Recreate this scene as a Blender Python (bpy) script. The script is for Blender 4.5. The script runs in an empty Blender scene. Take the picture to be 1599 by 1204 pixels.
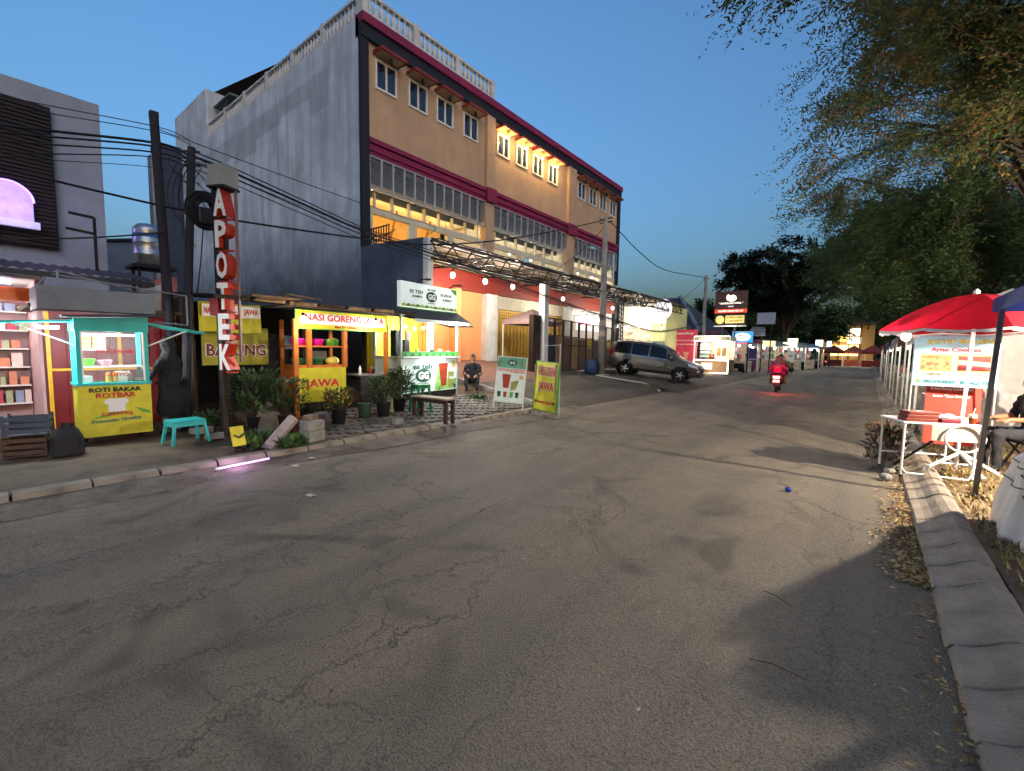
import bpy, bmesh, math, random
import numpy as np
from mathutils import Matrix, Vector

rnd = random.Random(11)
PI = math.pi
scene = bpy.context.scene
COL = scene.collection

# ------------------------------------------------------------------ camera
YAW, PITCH, ROLL, CAMH = math.radians(38.6), math.radians(4.8), math.radians(.98), 1.65
fwd = Vector((-math.sin(YAW)*math.cos(PITCH), math.cos(YAW)*math.cos(PITCH), -math.sin(PITCH)))
r0 = Vector((math.cos(YAW), math.sin(YAW), 0)); u0 = r0.cross(fwd)
rgt = math.cos(ROLL)*r0 + math.sin(ROLL)*u0; upv = -math.sin(ROLL)*r0 + math.cos(ROLL)*u0
cam_d = bpy.data.cameras.new('camera'); cam = bpy.data.objects.new('camera', cam_d); COL.objects.link(cam)
m = Matrix.Identity(4)
for i in range(3):
    m[i][0], m[i][1], m[i][2] = rgt[i], upv[i], -fwd[i]
m[0][3], m[1][3], m[2][3] = 0, 0, CAMH
cam.matrix_world = m
cam_d.sensor_fit = 'HORIZONTAL'; cam_d.sensor_width = 36; cam_d.lens = 36*690/1599
cam_d.clip_start = .05; cam_d.clip_end = 3000
scene.camera = cam

# ------------------------------------------------------------------ dusk sky
SUN_EL, SUN_AZ = math.radians(2), math.radians(120)      # the sun has just gone, behind and right of the camera
wd = bpy.data.worlds.new('World'); scene.world = wd; wd.use_nodes = True
wn = wd.node_tree.nodes; wl = wd.node_tree.links
bg = wn['Background']
sky = wn.new('ShaderNodeTexSky'); sky.sky_type = 'NISHITA'; sky.sun_disc = False
sky.sun_elevation = SUN_EL; sky.sun_rotation = SUN_AZ
sky.air_density = 1.0; sky.dust_density = 7.0; sky.ozone_density = 2.8
wl.new(sky.outputs[0], bg.inputs['Color'])
bg.inputs['Strength'].default_value = .15
sun_d = bpy.data.lights.new('sun', 'SUN'); sun_d.energy = .14; sun_d.angle = math.radians(60); sun_d.color = (1, .95, .9)
sun = bpy.data.objects.new('sun', sun_d); COL.objects.link(sun)
sv = Vector((math.sin(SUN_AZ)*math.cos(math.radians(35)), math.cos(SUN_AZ)*math.cos(math.radians(35)), math.sin(math.radians(35))))
sun.rotation_euler = sv.to_track_quat('Z', 'Y').to_euler()
vs = scene.view_settings
scene.display_settings.display_device = 'sRGB'
vs.view_transform = 'Standard'; vs.look = 'None'; vs.exposure = 2.6; vs.gamma = 1; vs.use_curve_mapping = False
cy = scene.cycles
cy.use_denoising = True
try: cy.denoiser = 'OPENIMAGEDENOISE'
except Exception: pass
cy.use_adaptive_sampling = True; cy.adaptive_threshold = .03; cy.adaptive_min_samples = 12
cy.max_bounces = 4; cy.diffuse_bounces = 2; cy.glossy_bounces = 2; cy.transmission_bounces = 3; cy.transparent_max_bounces = 8
cy.sample_clamp_indirect = 4; cy.sample_clamp_direct = 0
cy.caustics_reflective = False; cy.caustics_refractive = False

# ------------------------------------------------------------------ helpers: materials
def lin(c):
    if isinstance(c, str):
        c = c.lstrip('#'); c = [int(c[i:i+2], 16)/255 for i in (0, 2, 4)]
        return tuple(((x+.055)/1.055)**2.4 if x > .04045 else x/12.92 for x in c)
    return tuple(c)
MATS = {}
def mat(name, col, rough=.65, metal=0, var=.14, scale=5, bump=.1, bscale=60, streak=0, emit=None, estr=0, alpha=1, trans=0, spec=.4, sheen=0, dirt=None):
    if name in MATS: return MATS[name]
    c = lin(col)
    m = bpy.data.materials.new(name); m.use_nodes = True; MATS[name] = m
    nt = m.node_tree; n = nt.nodes; l = nt.links; b = n['Principled BSDF']
    b.inputs['Roughness'].default_value = rough; b.inputs['Metallic'].default_value = metal
    b.inputs['Specular IOR Level'].default_value = spec
    b.inputs['Base Color'].default_value = (*c, 1)
    tc = n.new('ShaderNodeTexCoord')
    if var > 0:
        nz = n.new('ShaderNodeTexNoise'); nz.inputs['Scale'].default_value = scale; nz.inputs['Detail'].default_value = 4; nz.inputs['Roughness'].default_value = .62
        l.new(tc.outputs['Object'], nz.inputs['Vector'])
        mr = n.new('ShaderNodeMapRange'); mr.inputs[1].default_value = .3; mr.inputs[2].default_value = .7
        mr.inputs[3].default_value = 1-var*1.4; mr.inputs[4].default_value = 1+var
        l.new(nz.outputs['Fac'], mr.inputs[0])
        mx = n.new('ShaderNodeMix'); mx.data_type = 'RGBA'; mx.blend_type = 'MULTIPLY'; mx.inputs['Factor'].default_value = 1
        mx.inputs[6].default_value = (*c, 1); l.new(mr.outputs[0], mx.inputs[7])
        out = mx.outputs[2]
        if streak:
            mp = n.new('ShaderNodeMapping'); mp.inputs['Scale'].default_value = (1.1, 1.1, .1); l.new(tc.outputs['Object'], mp.inputs[0])
            n2 = n.new('ShaderNodeTexNoise'); n2.inputs['Scale'].default_value = 2.4; n2.inputs['Detail'].default_value = 5; n2.inputs['Distortion'].default_value = .6; l.new(mp.outputs[0], n2.inputs['Vector'])
            r2 = n.new('ShaderNodeMapRange'); r2.inputs[1].default_value = .42; r2.inputs[2].default_value = .68; r2.inputs[3].default_value = 0; r2.inputs[4].default_value = streak
            l.new(n2.outputs['Fac'], r2.inputs[0])
            m2 = n.new('ShaderNodeMix'); m2.data_type = 'RGBA'; l.new(r2.outputs[0], m2.inputs['Factor']); l.new(out, m2.inputs[6])
            m2.inputs[7].default_value = (*(lin(dirt) if dirt else (c[0]*.4, c[1]*.4, c[2]*.4)), 1); out = m2.outputs[2]
        l.new(out, b.inputs['Base Color'])
        r3 = n.new('ShaderNodeMapRange'); r3.inputs[3].default_value = max(.05, rough-.12); r3.inputs[4].default_value = min(1, rough+.15)
        l.new(nz.outputs['Fac'], r3.inputs[0]); l.new(r3.outputs[0], b.inputs['Roughness'])
    if bump > 0:
        nb = n.new('ShaderNodeTexNoise'); nb.inputs['Scale'].default_value = bscale; nb.inputs['Detail'].default_value = 2
        l.new(tc.outputs['Object'], nb.inputs['Vector'])
        bp = n.new('ShaderNodeBump'); bp.inputs['Strength'].default_value = bump; bp.inputs['Distance'].default_value = .02
        l.new(nb.outputs['Fac'], bp.inputs['Height']); l.new(bp.outputs[0], b.inputs['Normal'])
    if emit is not None:
        b.inputs['Emission Color'].default_value = (*lin(emit), 1); b.inputs['Emission Strength'].default_value = estr*.085
    if trans: b.inputs['Transmission Weight'].default_value = trans; b.inputs['IOR'].default_value = 1.3
    if alpha < 1: b.inputs['Alpha'].default_value = alpha
    return m
def glow(name, col, s):
    return mat(name, (0.8, .8, .8), var=0, bump=0, emit=col, estr=s)

# ------------------------------------------------------------------ helpers: geometry
class MB:
    def __init__(s): s.v = []; s.f = []; s.m = []
    def add(s, vs_, fs, mi=0):
        o = len(s.v); s.v.extend([tuple(map(float, p)) for p in vs_])
        for f in fs: s.f.append([i+o for i in f]); s.m.append(mi)
        return s
    def box(s, x0, x1, y0, y1, z0, z1, mi=0):
        return s.add([(x0,y0,z0),(x1,y0,z0),(x1,y1,z0),(x0,y1,z0),(x0,y0,z1),(x1,y0,z1),(x1,y1,z1),(x0,y1,z1)],
                     [(3,2,1,0),(4,5,6,7),(0,1,5,4),(1,2,6,5),(2,3,7,6),(3,0,4,7)], mi)
    def bar(s, p, q, w, h=None, up=(0,0,1), mi=0):
        p = Vector(p); q = Vector(q); h = h or w; d = (q-p).normalized(); u = Vector(up)
        if abs(d.dot(u)) > .98: u = Vector((1,0,0))
        a = d.cross(u).normalized()*w/2; b = a.cross(d).normalized()*h/2
        pts = [p-a-b, p+a-b, p+a+b, p-a+b, q-a-b, q+a-b, q+a+b, q-a+b]
        return s.add(pts, [(0,1,2,3),(7,6,5,4),(0,4,5,1),(1,5,6,2),(2,6,7,3),(3,7,4,0)], mi)
    def tube(s, pts, r, n=8, caps=True, mi=0, flat=None):
        pts = [Vector(p) for p in pts]; N = len(pts); R_ = r if isinstance(r, (list, tuple)) else [r]*N
        prev = None; rings = []
        for i, p in enumerate(pts):
            d = (pts[min(i+1, N-1)]-pts[max(i-1, 0)])
            d = d.normalized() if d.length > 1e-9 else Vector((0,0,1))
            if prev is None:
                a = d.cross(Vector((0,0,1)) if abs(d.z) < .9 else Vector((1,0,0))).normalized()
            else:
                a = (prev-d*prev.dot(d)).normalized()
            prev = a; b = d.cross(a)
            rings.append([p+(a*math.cos(2*PI*k/n)+b*math.sin(2*PI*k/n))*R_[i] for k in range(n)])
        vs_ = [q for rg in rings for q in rg]; fs = []
        for i in range(N-1):
            for k in range(n):
                fs.append((i*n+k, i*n+(k+1)%n, (i+1)*n+(k+1)%n, (i+1)*n+k))
        if caps: fs.append(tuple(range(n-1,-1,-1))); fs.append(tuple((N-1)*n+k for k in range(n)))
        return s.add(vs_, fs, mi)
    def lathe(s, prof, n=16, c=(0,0,0), mi=0, caps=True, sx=1, sy=1):
        N = len(prof); vs_ = []; fs = []
        for r, z in prof:
            for k in range(n): vs_.append((c[0]+sx*r*math.cos(2*PI*k/n), c[1]+sy*r*math.sin(2*PI*k/n), c[2]+z))
        for i in range(N-1):
            for k in range(n): fs.append((i*n+k, i*n+(k+1)%n, (i+1)*n+(k+1)%n, (i+1)*n+k))
        if caps: fs.append(tuple(range(n-1,-1,-1))); fs.append(tuple((N-1)*n+k for k in range(n)))
        return s.add(vs_, fs, mi)
    def prism(s, poly, y0, y1, mi=0):          # polygon in x,z extruded along y
        n = len(poly)
        vs_ = [(x, y0, z) for x, z in poly]+[(x, y1, z) for x, z in poly]
        a = sum(poly[i][0]*poly[(i+1)%n][1]-poly[(i+1)%n][0]*poly[i][1] for i in range(n))
        fr = list(range(n)); bk = list(range(2*n-1, n-1, -1))
        if a < 0: fr.reverse(); bk.reverse()
        fs = [fr, bk]+[((i+1)%n, i, i+n, (i+1)%n+n) if a > 0 else (i, (i+1)%n, (i+1)%n+n, i+n) for i in range(n)]
        return s.add(vs_, fs, mi)
    def grid(s, fn, nu, nv, mi=0, wrap=False):
        vs_ = [fn(i/nu, j/nv) for j in range(nv+1) for i in range(nu+1)]
        fs = [(j*(nu+1)+i, j*(nu+1)+i+1, (j+1)*(nu+1)+i+1, (j+1)*(nu+1)+i) for j in range(nv) for i in range(nu)]
        return s.add(vs_, fs, mi)
    def ball(s, c, r, n=10, mi=0, sz=1):
        pr = [(r*math.sin(PI*i/n) if 0 < i < n else r*.02, -r*math.cos(PI*i/n)*sz) for i in range(n+1)]
        return s.lathe(pr, n+2, c, mi)
    def mesh(s, name, mats, smooth=False):
        me = bpy.data.meshes.new(name); me.from_pydata(s.v, [], s.f)
        for mm in (mats if isinstance(mats, (list, tuple)) else [mats]): me.materials.append(mm)
        if any(s.m): me.polygons.foreach_set('material_index', s.m)
        if smooth: me.polygons.foreach_set('use_smooth', [True]*len(me.polygons))
        me.update(); return me
    def build(s, name, mats, parent=None, smooth=False, bevel=0, loc=None, rot=None):
        return link(name, s.mesh(name, mats, smooth), parent, bevel, loc, rot)
def link(name, me, parent=None, bevel=0, loc=None, rot=None):
    o = bpy.data.objects.new(name, me); COL.objects.link(o)
    if parent is not None: o.parent = parent
    if loc is not None: o.location = loc
    if rot is not None: o.rotation_euler = rot
    if bevel:
        b = o.modifiers.new('bevel', 'BEVEL'); b.width = bevel; b.segments = 2; b.limit_method = 'ANGLE'; b.angle_limit = .7
    return o
def smooth_by_angle(o, ang=.6):
    me = o.data
    me.polygons.foreach_set('use_smooth', [True]*len(me.polygons))
    try: me.set_sharp_from_angle(angle=ang)
    except Exception: pass
def tag(o, label=None, cat=None, group=None, kind=None):
    if label: o['label'] = label
    if cat: o['category'] = cat
    if group: o['group'] = group
    if kind: o['kind'] = kind
    return o
def thing(name, label, cat, loc=(0,0,0), rz=0, group=None):
    o = bpy.data.objects.new(name, None); COL.objects.link(o); o.empty_display_size = .1
    o.location = loc; o.rotation_euler = (0, 0, rz)
    return tag(o, label, cat, group)
KIDS = {}
def copy_tree(o, parent=None, label=None, loc=None, rz=None):
    c = o.copy(); COL.objects.link(c)
    if parent is not None: c.parent = parent
    for ch in list(o.children): copy_tree(ch, c)
    if label: c['label'] = label
    if loc is not None: c.location = loc
    if rz is not None: c.rotation_euler = (0, 0, rz)
    return c
def box(name, x0, x1, y0, y1, z0, z1, m_, parent=None, bevel=0):
    return MB().box(x0, x1, y0, y1, z0, z1).build(name, m_, parent, bevel=bevel)
def tube(name, pts, r, m_, parent=None, n=8):
    return MB().tube(pts, r, n).build(name, m_, parent, smooth=True)
TXT = {}
def text_pts(s, bold):
    k = (s, bold)
    if k not in TXT:
        cu = bpy.data.curves.new('t', 'FONT'); cu.body = s; cu.size = 1; cu.offset = bold; cu.resolution_u = 2
        cu.align_x = 'CENTER'; cu.extrude = .5
        ob = bpy.data.objects.new('t', cu); me = ob.to_mesh()
        v = np.array([q.co[:] for q in me.vertices]); f = [tuple(p.vertices) for p in me.polygons]
        ob.to_mesh_clear(); bpy.data.objects.remove(ob); bpy.data.curves.remove(cu)
        TXT[k] = (v, f)
    return TXT[k]
def lettering(parent, s, x, z, y, h, w, m_, bold=.02, depth=.004, name='lettering', slant=0, tilt=0):
    """print on a sign face (x,z plane, front towards -y); x,z = centre, h = height of the line, w = its width"""
    v, f = text_pts(s, bold)
    v = v.copy(); mn = v.min(0); mx = v.max(0)
    v[:,0] = (v[:,0]-(mn[0]+mx[0])/2)*(w/(mx[0]-mn[0])); v[:,1] = (v[:,1]-(mn[1]+mx[1])/2)*(h/(mx[1]-mn[1]))
    if slant: v[:,0] += v[:,1]*slant
    if tilt:
        c_, s_ = math.cos(tilt), math.sin(tilt); v[:,0], v[:,1] = v[:,0]*c_-v[:,1]*s_, v[:,0]*s_+v[:,1]*c_
    mb = MB(); mb.v = [(a+x, y-(c+.5)*depth, b+z) for a, b, c in v]; mb.f = [list(q) for q in f]; mb.m = [0]*len(f)
    return mb.build(name, m_, parent)
def decal(parent, name, poly, y, m_, depth=.004):
    return MB().prism(poly, y-depth, y).build(name, m_, parent)
def ellipse(cx, cz, rx, rz_, n=24, a0=0, a1=2*PI):
    full = abs(a1-a0) > 6.28
    return [(cx+rx*math.cos(a0+(a1-a0)*i/(n if full else n-1)), cz+rz_*math.sin(a0+(a1-a0)*i/(n if full else n-1))) for i in range(n)]
def rect(x0, x1, z0, z1): return [(x0,z0),(x1,z0),(x1,z1),(x0,z1)]
def cells(mb, axis, y0, y1, a0, a1, z0, z1, holes, mi=0):
    """slab with rectangular openings; axis 'x': slab lies in the y,z plane between x=y0 and x=y1; axis 'y': in the x,z plane"""
    A = sorted({a0, a1, *[h for q in holes for h in q[:2] if a0 < h < a1]}); Z = sorted({z0, z1, *[h for q in holes for h in q[2:] if z0 < h < z1]})
    for j in range(len(Z)-1):
        run = None
        for i in range(len(A)-1):
            ca, cz = (A[i]+A[i+1])/2, (Z[j]+Z[j+1])/2
            solid = not any(q[0] < ca < q[1] and q[2] < cz < q[3] for q in holes)
            if solid: run = [A[i], A[i+1]] if run is None else [run[0], A[i+1]]
            if run and (not solid or i == len(A)-2):
                if axis == 'x': mb.box(y0, y1, run[0], run[1], Z[j], Z[j+1], mi)
                else: mb.box(run[0], run[1], y0, y1, Z[j], Z[j+1], mi)
                run = None
    return mb
LK = 1.0
def point_light(parent, loc, power, col=(1, .9, .75), r=.04, name='light'):
    d = bpy.data.lights.new(name, 'POINT'); d.energy = power*LK; d.color = col; d.shadow_soft_size = r
    o = bpy.data.objects.new(name, d); COL.objects.link(o); o.location = loc
    if parent is not None: o.parent = parent
    return o
WHITE, WARM, COOL = (1, .93, .82), (1, .62, .22), (.88, .94, 1)
GLW = glow('bulb white glow', '#fff6e6', 14); GLC = glow('tube cool glow', '#f1f6ff', 9); GLA = glow('bulb amber glow', '#ffb347', 12)
def bulb(parent, loc, power, col=WHITE, m_=None, r=.05, cord=0, name='bulb'):
    mb = MB().ball(loc, r, 8, sz=1.15); o = mb.build(name, m_ or GLW, parent, smooth=True)
    MB().lathe([(r*.5, r*1.0), (r*.5, r*1.9), (r*.2, r*2.1)], 8, loc).build('socket', mat('socket black', '#1a1a1a', .5), o)
    if cord: MB().tube([(loc[0], loc[1], loc[2]+r*2), (loc[0], loc[1], loc[2]+cord)], .006, 5).build('cord', mat('socket black', '#1a1a1a'), o)
    if power: point_light(parent, (loc[0], loc[1], loc[2]-r*1.6-.03), power, col)
    return o
def ground_z(X, Y):
    if X > -6.5: return 0.
    if Y < 9.95:
        s = min(max((Y-3)/3, 0), 1)*.085+.015
        return .1+s*(-6.5-max(X, -12))
    if Y < 17.6: return .05+.165*(-6.5-max(X, -13))
    return .24+.095*(-6.5-max(X, -13))
# ------------------------------------------------------------------ ground, road, kerbs
def asphalt(name, base, crack=1.0, warm=.3):
    m = bpy.data.materials.new(name); m.use_nodes = True; nt = m.node_tree; n = nt.nodes; l = nt.links; b = n['Principled BSDF']
    tc = n.new('ShaderNodeTexCoord')
    def noise(sc, det=6, rough=.6, vec=None, dist=0):
        q = n.new('ShaderNodeTexNoise'); q.inputs['Scale'].default_value = sc; q.inputs['Detail'].default_value = det; q.inputs['Roughness'].default_value = rough
        q.inputs['Distortion'].default_value = dist
        l.new(vec or tc.outputs['Object'], q.inputs['Vector']); return q
    def ramp(src, a, b_, c, d):
        q = n.new('ShaderNodeMapRange'); q.inputs[1].default_value = a; q.inputs[2].default_value = b_; q.inputs[3].default_value = c; q.inputs[4].default_value = d
        l.new(src, q.inputs[0]); return q.outputs[0]
    def mix(f, A, B, t='MIX'):
        q = n.new('ShaderNodeMix'); q.data_type = 'RGBA'; q.blend_type = t
        if isinstance(f, (int, float)): q.inputs['Factor'].default_value = f
        else: l.new(f, q.inputs['Factor'])
        for s_, k in ((A, 6), (B, 7)):
            if isinstance(s_, tuple): q.inputs[k].default_value = (*s_, 1)
            else: l.new(s_, q.inputs[k])
        return q.outputs[2]
    c = lin(base)
    big = noise(.35, 3, .6); mid = noise(2.2, 4, .65); fine = noise(90, 2, .6); grit = noise(230, 1, .5)
    col = mix(ramp(big.outputs['Fac'], .35, .68, 0, 1), tuple(x*.62 for x in c), tuple(x*v for x, v in zip(c, (1.12, 1.05, .95))))
    col = mix(ramp(mid.outputs['Fac'], .3, .75, 0, .75), col, tuple(x*v for x, v in zip(c, (1.35, 1.22, 1.05))))
    mp = n.new('ShaderNodeMapping'); mp.inputs['Scale'].default_value = (1.2, .07, 1); l.new(tc.outputs['Object'], mp.inputs[0])
    lane = noise(1.0, 3, .55, mp.outputs[0])
    col = mix(ramp(lane.outputs['Fac'], .38, .56, .9, 0), col, tuple(x*v for x, v in zip(c, (.62, .6, .58))))
    col = mix(ramp(fine.outputs['Fac'], .4, .72, 0, .5), col, tuple(x*1.9 for x in c))
    col = mix(ramp(fine.outputs['Fac'], .28, .45, .55, 0), col, tuple(x*.3 for x in c))
    # oil and damp stains
    st = noise(.8, 2, .7, None, 1.2)
    col = mix(ramp(st.outputs['Fac'], .56, .68, 0, .6), col, tuple(x*.4 for x in c))
    # cracks: warped cells, long in the driving direction, only where the surface has failed
    wrp = noise(2.4, 4, .7)
    va = n.new('ShaderNodeVectorMath'); va.operation = 'SCALE'; va.inputs['Scale'].default_value = .42; l.new(wrp.outputs['Color'], va.inputs[0])
    vb = n.new('ShaderNodeVectorMath'); vb.operation = 'ADD'; l.new(tc.outputs['Object'], vb.inputs[0]); l.new(va.outputs[0], vb.inputs[1])
    def cracks(sx, sy, w):
        mp2 = n.new('ShaderNodeMapping'); mp2.inputs['Scale'].default_value = (sx, sy, 1); mp2.inputs['Rotation'].default_value = (0, 0, .25); l.new(vb.outputs[0], mp2.inputs[0])
        vo = n.new('ShaderNodeTexVoronoi'); vo.feature = 'DISTANCE_TO_EDGE'; vo.inputs['Scale'].default_value = 1; l.new(mp2.outputs[0], vo.inputs['Vector'])
        return ramp(vo.outputs['Distance'], 0, w, 1, 0)
    c1 = cracks(1.0, .3, .013); c2 = cracks(4.6, 1.8, .03)
    msk = ramp(noise(.28, 2, .5).outputs['Fac'], .42, .55, 0, 1)
    msk2 = ramp(noise(.4, 2, .6, None, .4).outputs['Fac'], .5, .62, 0, .8)
    def mul(a, b_):
        q = n.new('ShaderNodeMath'); q.operation = 'MULTIPLY'
        for i, s_ in enumerate((a, b_)):
            if isinstance(s_, (int, float)): q.inputs[i].default_value = s_
            else: l.new(s_, q.inputs[i])
        return q.outputs[0]
    mxn = n.new('ShaderNodeMath'); mxn.operation = 'MAXIMUM'; l.new(mul(c1, msk), mxn.inputs[0]); l.new(mul(c2, msk2), mxn.inputs[1])
    crk = mul(mul(mxn.outputs[0], ramp(mid.outputs['Fac'], .35, .65, .25, 1)), crack*.85)
    col = mix(mul(crk, .8), col, tuple(x*.22 for x in c))
    l.new(col, b.inputs['Base Color'])
    b.inputs['Roughness'].default_value = .78; b.inputs['Specular IOR Level'].default_value = .35
    l.new(ramp(big.outputs['Fac'], .3, .7, .66, .9), b.inputs['Roughness'])
    h = n.new('ShaderNodeMath'); h.operation = 'MULTIPLY_ADD'; l.new(crk, h.inputs[0]); h.inputs[1].default_value = -1.6; l.new(ramp(fine.outputs['Fac'], .3, .7, 0, .55), h.inputs[2])
    h2 = n.new('ShaderNodeMath'); h2.operation = 'ADD'; l.new(h.outputs[0], h2.inputs[0]); l.new(ramp(mid.outputs['Fac'], .2, .8, 0, 1.2), h2.inputs[1])
    h3 = n.new('ShaderNodeMath'); h3.operation = 'ADD'; l.new(h2.outputs[0], h3.inputs[0]); l.new(ramp(grit.outputs['Fac'], .3, .7, 0, .25), h3.inputs[1])
    bp = n.new('ShaderNodeBump'); bp.inputs['Strength'].default_value = .8; bp.inputs['Distance'].default_value = .018
    l.new(h3.outputs[0], bp.inputs['Height']); l.new(bp.outputs[0], b.inputs['Normal'])
    return m
M_ROAD = asphalt('worn asphalt', '#7c7363')
M_LOT = asphalt('dark lot asphalt', '#595349', .35)
M_DIRT = mat('bare dirt', '#5d4d3c', .95, var=.35, scale=3, bump=.6, bscale=25)
M_CONC = mat('weathered concrete', '#8d887e', .85, var=.25, scale=4, bump=.3, bscale=35)
M_KERB = mat('kerb concrete', '#857a6a', .9, var=.35, scale=3, bump=.5, bscale=60)
M_PAVE = [mat('paver grey %d' % i, c_, .85, var=.2, scale=9, bump=.35, bscale=50) for i, c_ in enumerate(('#655e55', '#5b554d', '#6e675c', '#554f48'))]

g = MB().box(-500, 500, -300, 700, -1.2, -.03).build('ground', M_DIRT); tag(g, kind='structure')
def road_fn(u, v):
    y = -25+v*140; x0, x1 = -6.62, .52
    bend = 0 if y < 32 else min(1.8, (y-32)*.06)
    x = (x0+bend)+(x1-x0-bend)*u
    return (x, y, .015*math.sin(PI*u)+.004*math.sin(3.1*x+.7*y)+.003*math.sin(1.3*y-x))
rd = MB().grid(road_fn, 28, 280).build('road', M_ROAD, smooth=True); tag(rd, kind='structure')
far = MB().box(-60, 60, 113, 120, -.02, .006).build('cross_road', M_ROAD); tag(far, kind='structure')

# left pavement: sand bed, pavers on it, kerb stones along the gutter
pv = MB().grid(lambda u, v: (-6.62-5.4*(1-u), -6+15.95*v, ground_z(-6.62-5.4*(1-u), -6+15.95*v)-.028), 12, 30).build('pavement', M_DIRT); tag(pv, kind='structure')
pm = [MB().box(-.105, .105, -.05, .05, -.05, 0).mesh('paver', q) for q in M_PAVE]
spots = []
S_ = .212
for i in range(-14, 64):
    for j in range(-14, 64):
        # herringbone: pairs of pavers stepping diagonally
        bx, by = i*S_/2, j*S_/2
        k = (i-j) % 4
        if k == 0: spots.append((bx+S_/2, by+S_/4, 0))
        elif k == 2: spots.append((bx+S_/4, by+S_/2, PI/2))
pav = []
for x, y, r in spots:
    a = .35
    X = -8.9+(x*math.cos(a)-y*math.sin(a))+2.0; Y = 1.6+(x*math.sin(a)+y*math.cos(a))+1.2
    if not (-8.75 < X < -6.86 and 3.35 < Y < 9.8): continue
    if 3.35 < Y < 3.9 and X < -7.6: continue
    pav.append((X*X+Y*Y, X, Y, r+a))
pav.sort()
rest = MB()
for q, (d, X, Y, r) in enumerate(pav):
    zz = ground_z(X, Y)+rnd.uniform(-.006, .006)
    sl = math.atan(ground_z(X-.3, Y)-ground_z(X, Y))/.3 if False else math.atan((ground_z(X-.3, Y)-ground_z(X, Y))/.3)
    if q < 300:
        o = link('paver', pm[rnd.randrange(4)], pv); o.location = (X, Y, zz)
        o.rotation_euler = (Matrix.Rotation(sl+rnd.uniform(-.015, .015), 3, 'Y') @ Matrix.Rotation(r+rnd.uniform(-.03, .03), 3, 'Z')).to_euler()
    else:
        R3 = Matrix.Rotation(sl, 3, 'Y') @ Matrix.Rotation(r, 3, 'Z')
        hx, hy = .1, .047
        c8 = [Vector((X, Y, zz))+R3 @ Vector(p) for p in ((-hx,-hy,-.05),(hx,-hy,-.05),(hx,hy,-.05),(-hx,hy,-.05),(-hx,-hy,0),(hx,-hy,0),(hx,hy,0),(-hx,hy,0))]
        rest.add(c8, [(4,5,6,7),(0,1,5,4),(1,2,6,5),(2,3,7,6),(3,0,4,7)], rnd.randrange(4))
if rest.v: tag(rest.build('paver_field', M_PAVE, pv), kind='stuff')
kl = bpy.data.objects.new('kerb', None); COL.objects.link(kl); tag(kl, kind='structure')
ks = MB().add(*(lambda P_: ([(x, y, z) for y in (-.29, .29) for x, z in P_], [(0,1,2,3,4),(9,8,7,6,5)]+[(i, i+5, (i+1)%5+5, (i+1)%5) for i in range(5)]))([(-.1,-.1),(.1,-.1),(.1,.05),(.06,.105),(-.1,.11)])).mesh('kerb_stone', M_KERB)
for k in range(26):
    y = -5.5+k*.605
    if y > 9.7: break
    o = link('kerb_stone', ks, kl); o.location = (-6.68+rnd.uniform(-.012, .012), y, rnd.uniform(-.018, .008)); o.rotation_euler = (rnd.uniform(-.01,.01), rnd.uniform(-.03,.03), rnd.uniform(-.02,.02))
gut = MB().grid(lambda u, v: (-6.56+.62*u+.12*math.sin(9*v)+.07*math.sin(31*v+u), -6+17*v, .03*(1-u)**1.5+.012), 8, 120).build('gutter_strip', mat('gutter silt', '#6b5f50', .95, var=.4, scale=2.5, bump=.9, bscale=22), smooth=True); tag(gut, kind='structure')

# sloping forecourts in front of the shops
l1 = MB(); l1.grid(lambda u, v: (-13.2+6.9*u, 9.98+7.6*v, max(ground_z(-13.2+6.9*u, 12), .03 if u < 1 else -.02)), 14, 10)
l1.add([(-13.2,9.98,-.1),(-6.3,9.98,-.1),(-6.3,9.98,.0),(-13,9.98,1.12),(-13.2,9.98,1.12)], [(0,1,2,3,4)])
tag(l1.build('forecourt_near', M_LOT, smooth=False), kind='structure')
l2 = MB(); l2.grid(lambda u, v: (-13.2+6.7*u, 17.6+24*v, ground_z(-13.2+6.7*u, 20)), 14, 10)
l2.grid(lambda u, v: (-6.5+.95*u, 17.6+24*v, .24*(1-u)-.02*u), 4, 10)
l2.add([(-13.2,17.6,.2),(-6.5,17.6,-.1),(-6.5,17.6,.24),(-13.2,17.6,.87)], [(0,1,2,3)])
tag(l2.build('forecourt_far', M_LOT), kind='structure')
pav2 = MB().grid(lambda u, v: (-13.1+3.6*u, 10.2+4.2*v, ground_z(-13.1+3.6*u, 12)+.006), 8, 8)
def brickmat(name, c1, c2, mortar, sc, w=.5, h=.25):
    m = bpy.data.materials.new(name); m.use_nodes = True; n = m.node_tree.nodes; l = m.node_tree.links; b = n['Principled BSDF']
    tc = n.new('ShaderNodeTexCoord'); br = n.new('ShaderNodeTexBrick'); br.inputs['Scale'].default_value = sc
    br.inputs['Color1'].default_value = (*lin(c1),1); br.inputs['Color2'].default_value = (*lin(c2),1); br.inputs['Mortar'].default_value = (*lin(mortar),1)
    br.inputs['Mortar Size'].default_value = .02; br.inputs['Brick Width'].default_value = w; br.inputs['Row Height'].default_value = h
    l.new(tc.outputs['Object'], br.inputs['Vector']); l.new(br.outputs['Color'], b.inputs['Base Color']); b.inputs['Roughness'].default_value = .85
    bp = n.new('ShaderNodeBump'); bp.inputs['Strength'].default_value = .4; bp.inputs['Distance'].default_value = .01; bp.invert = True; l.new(br.outputs['Fac'], bp.inputs['Height']); l.new(bp.outputs[0], b.inputs['Normal'])
    return m
tag(pav2.build('brick_forecourt', brickmat('red brick paving', '#7d5a4c', '#6d4f44', '#4c4039', 2.4)), kind='structure')
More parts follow.
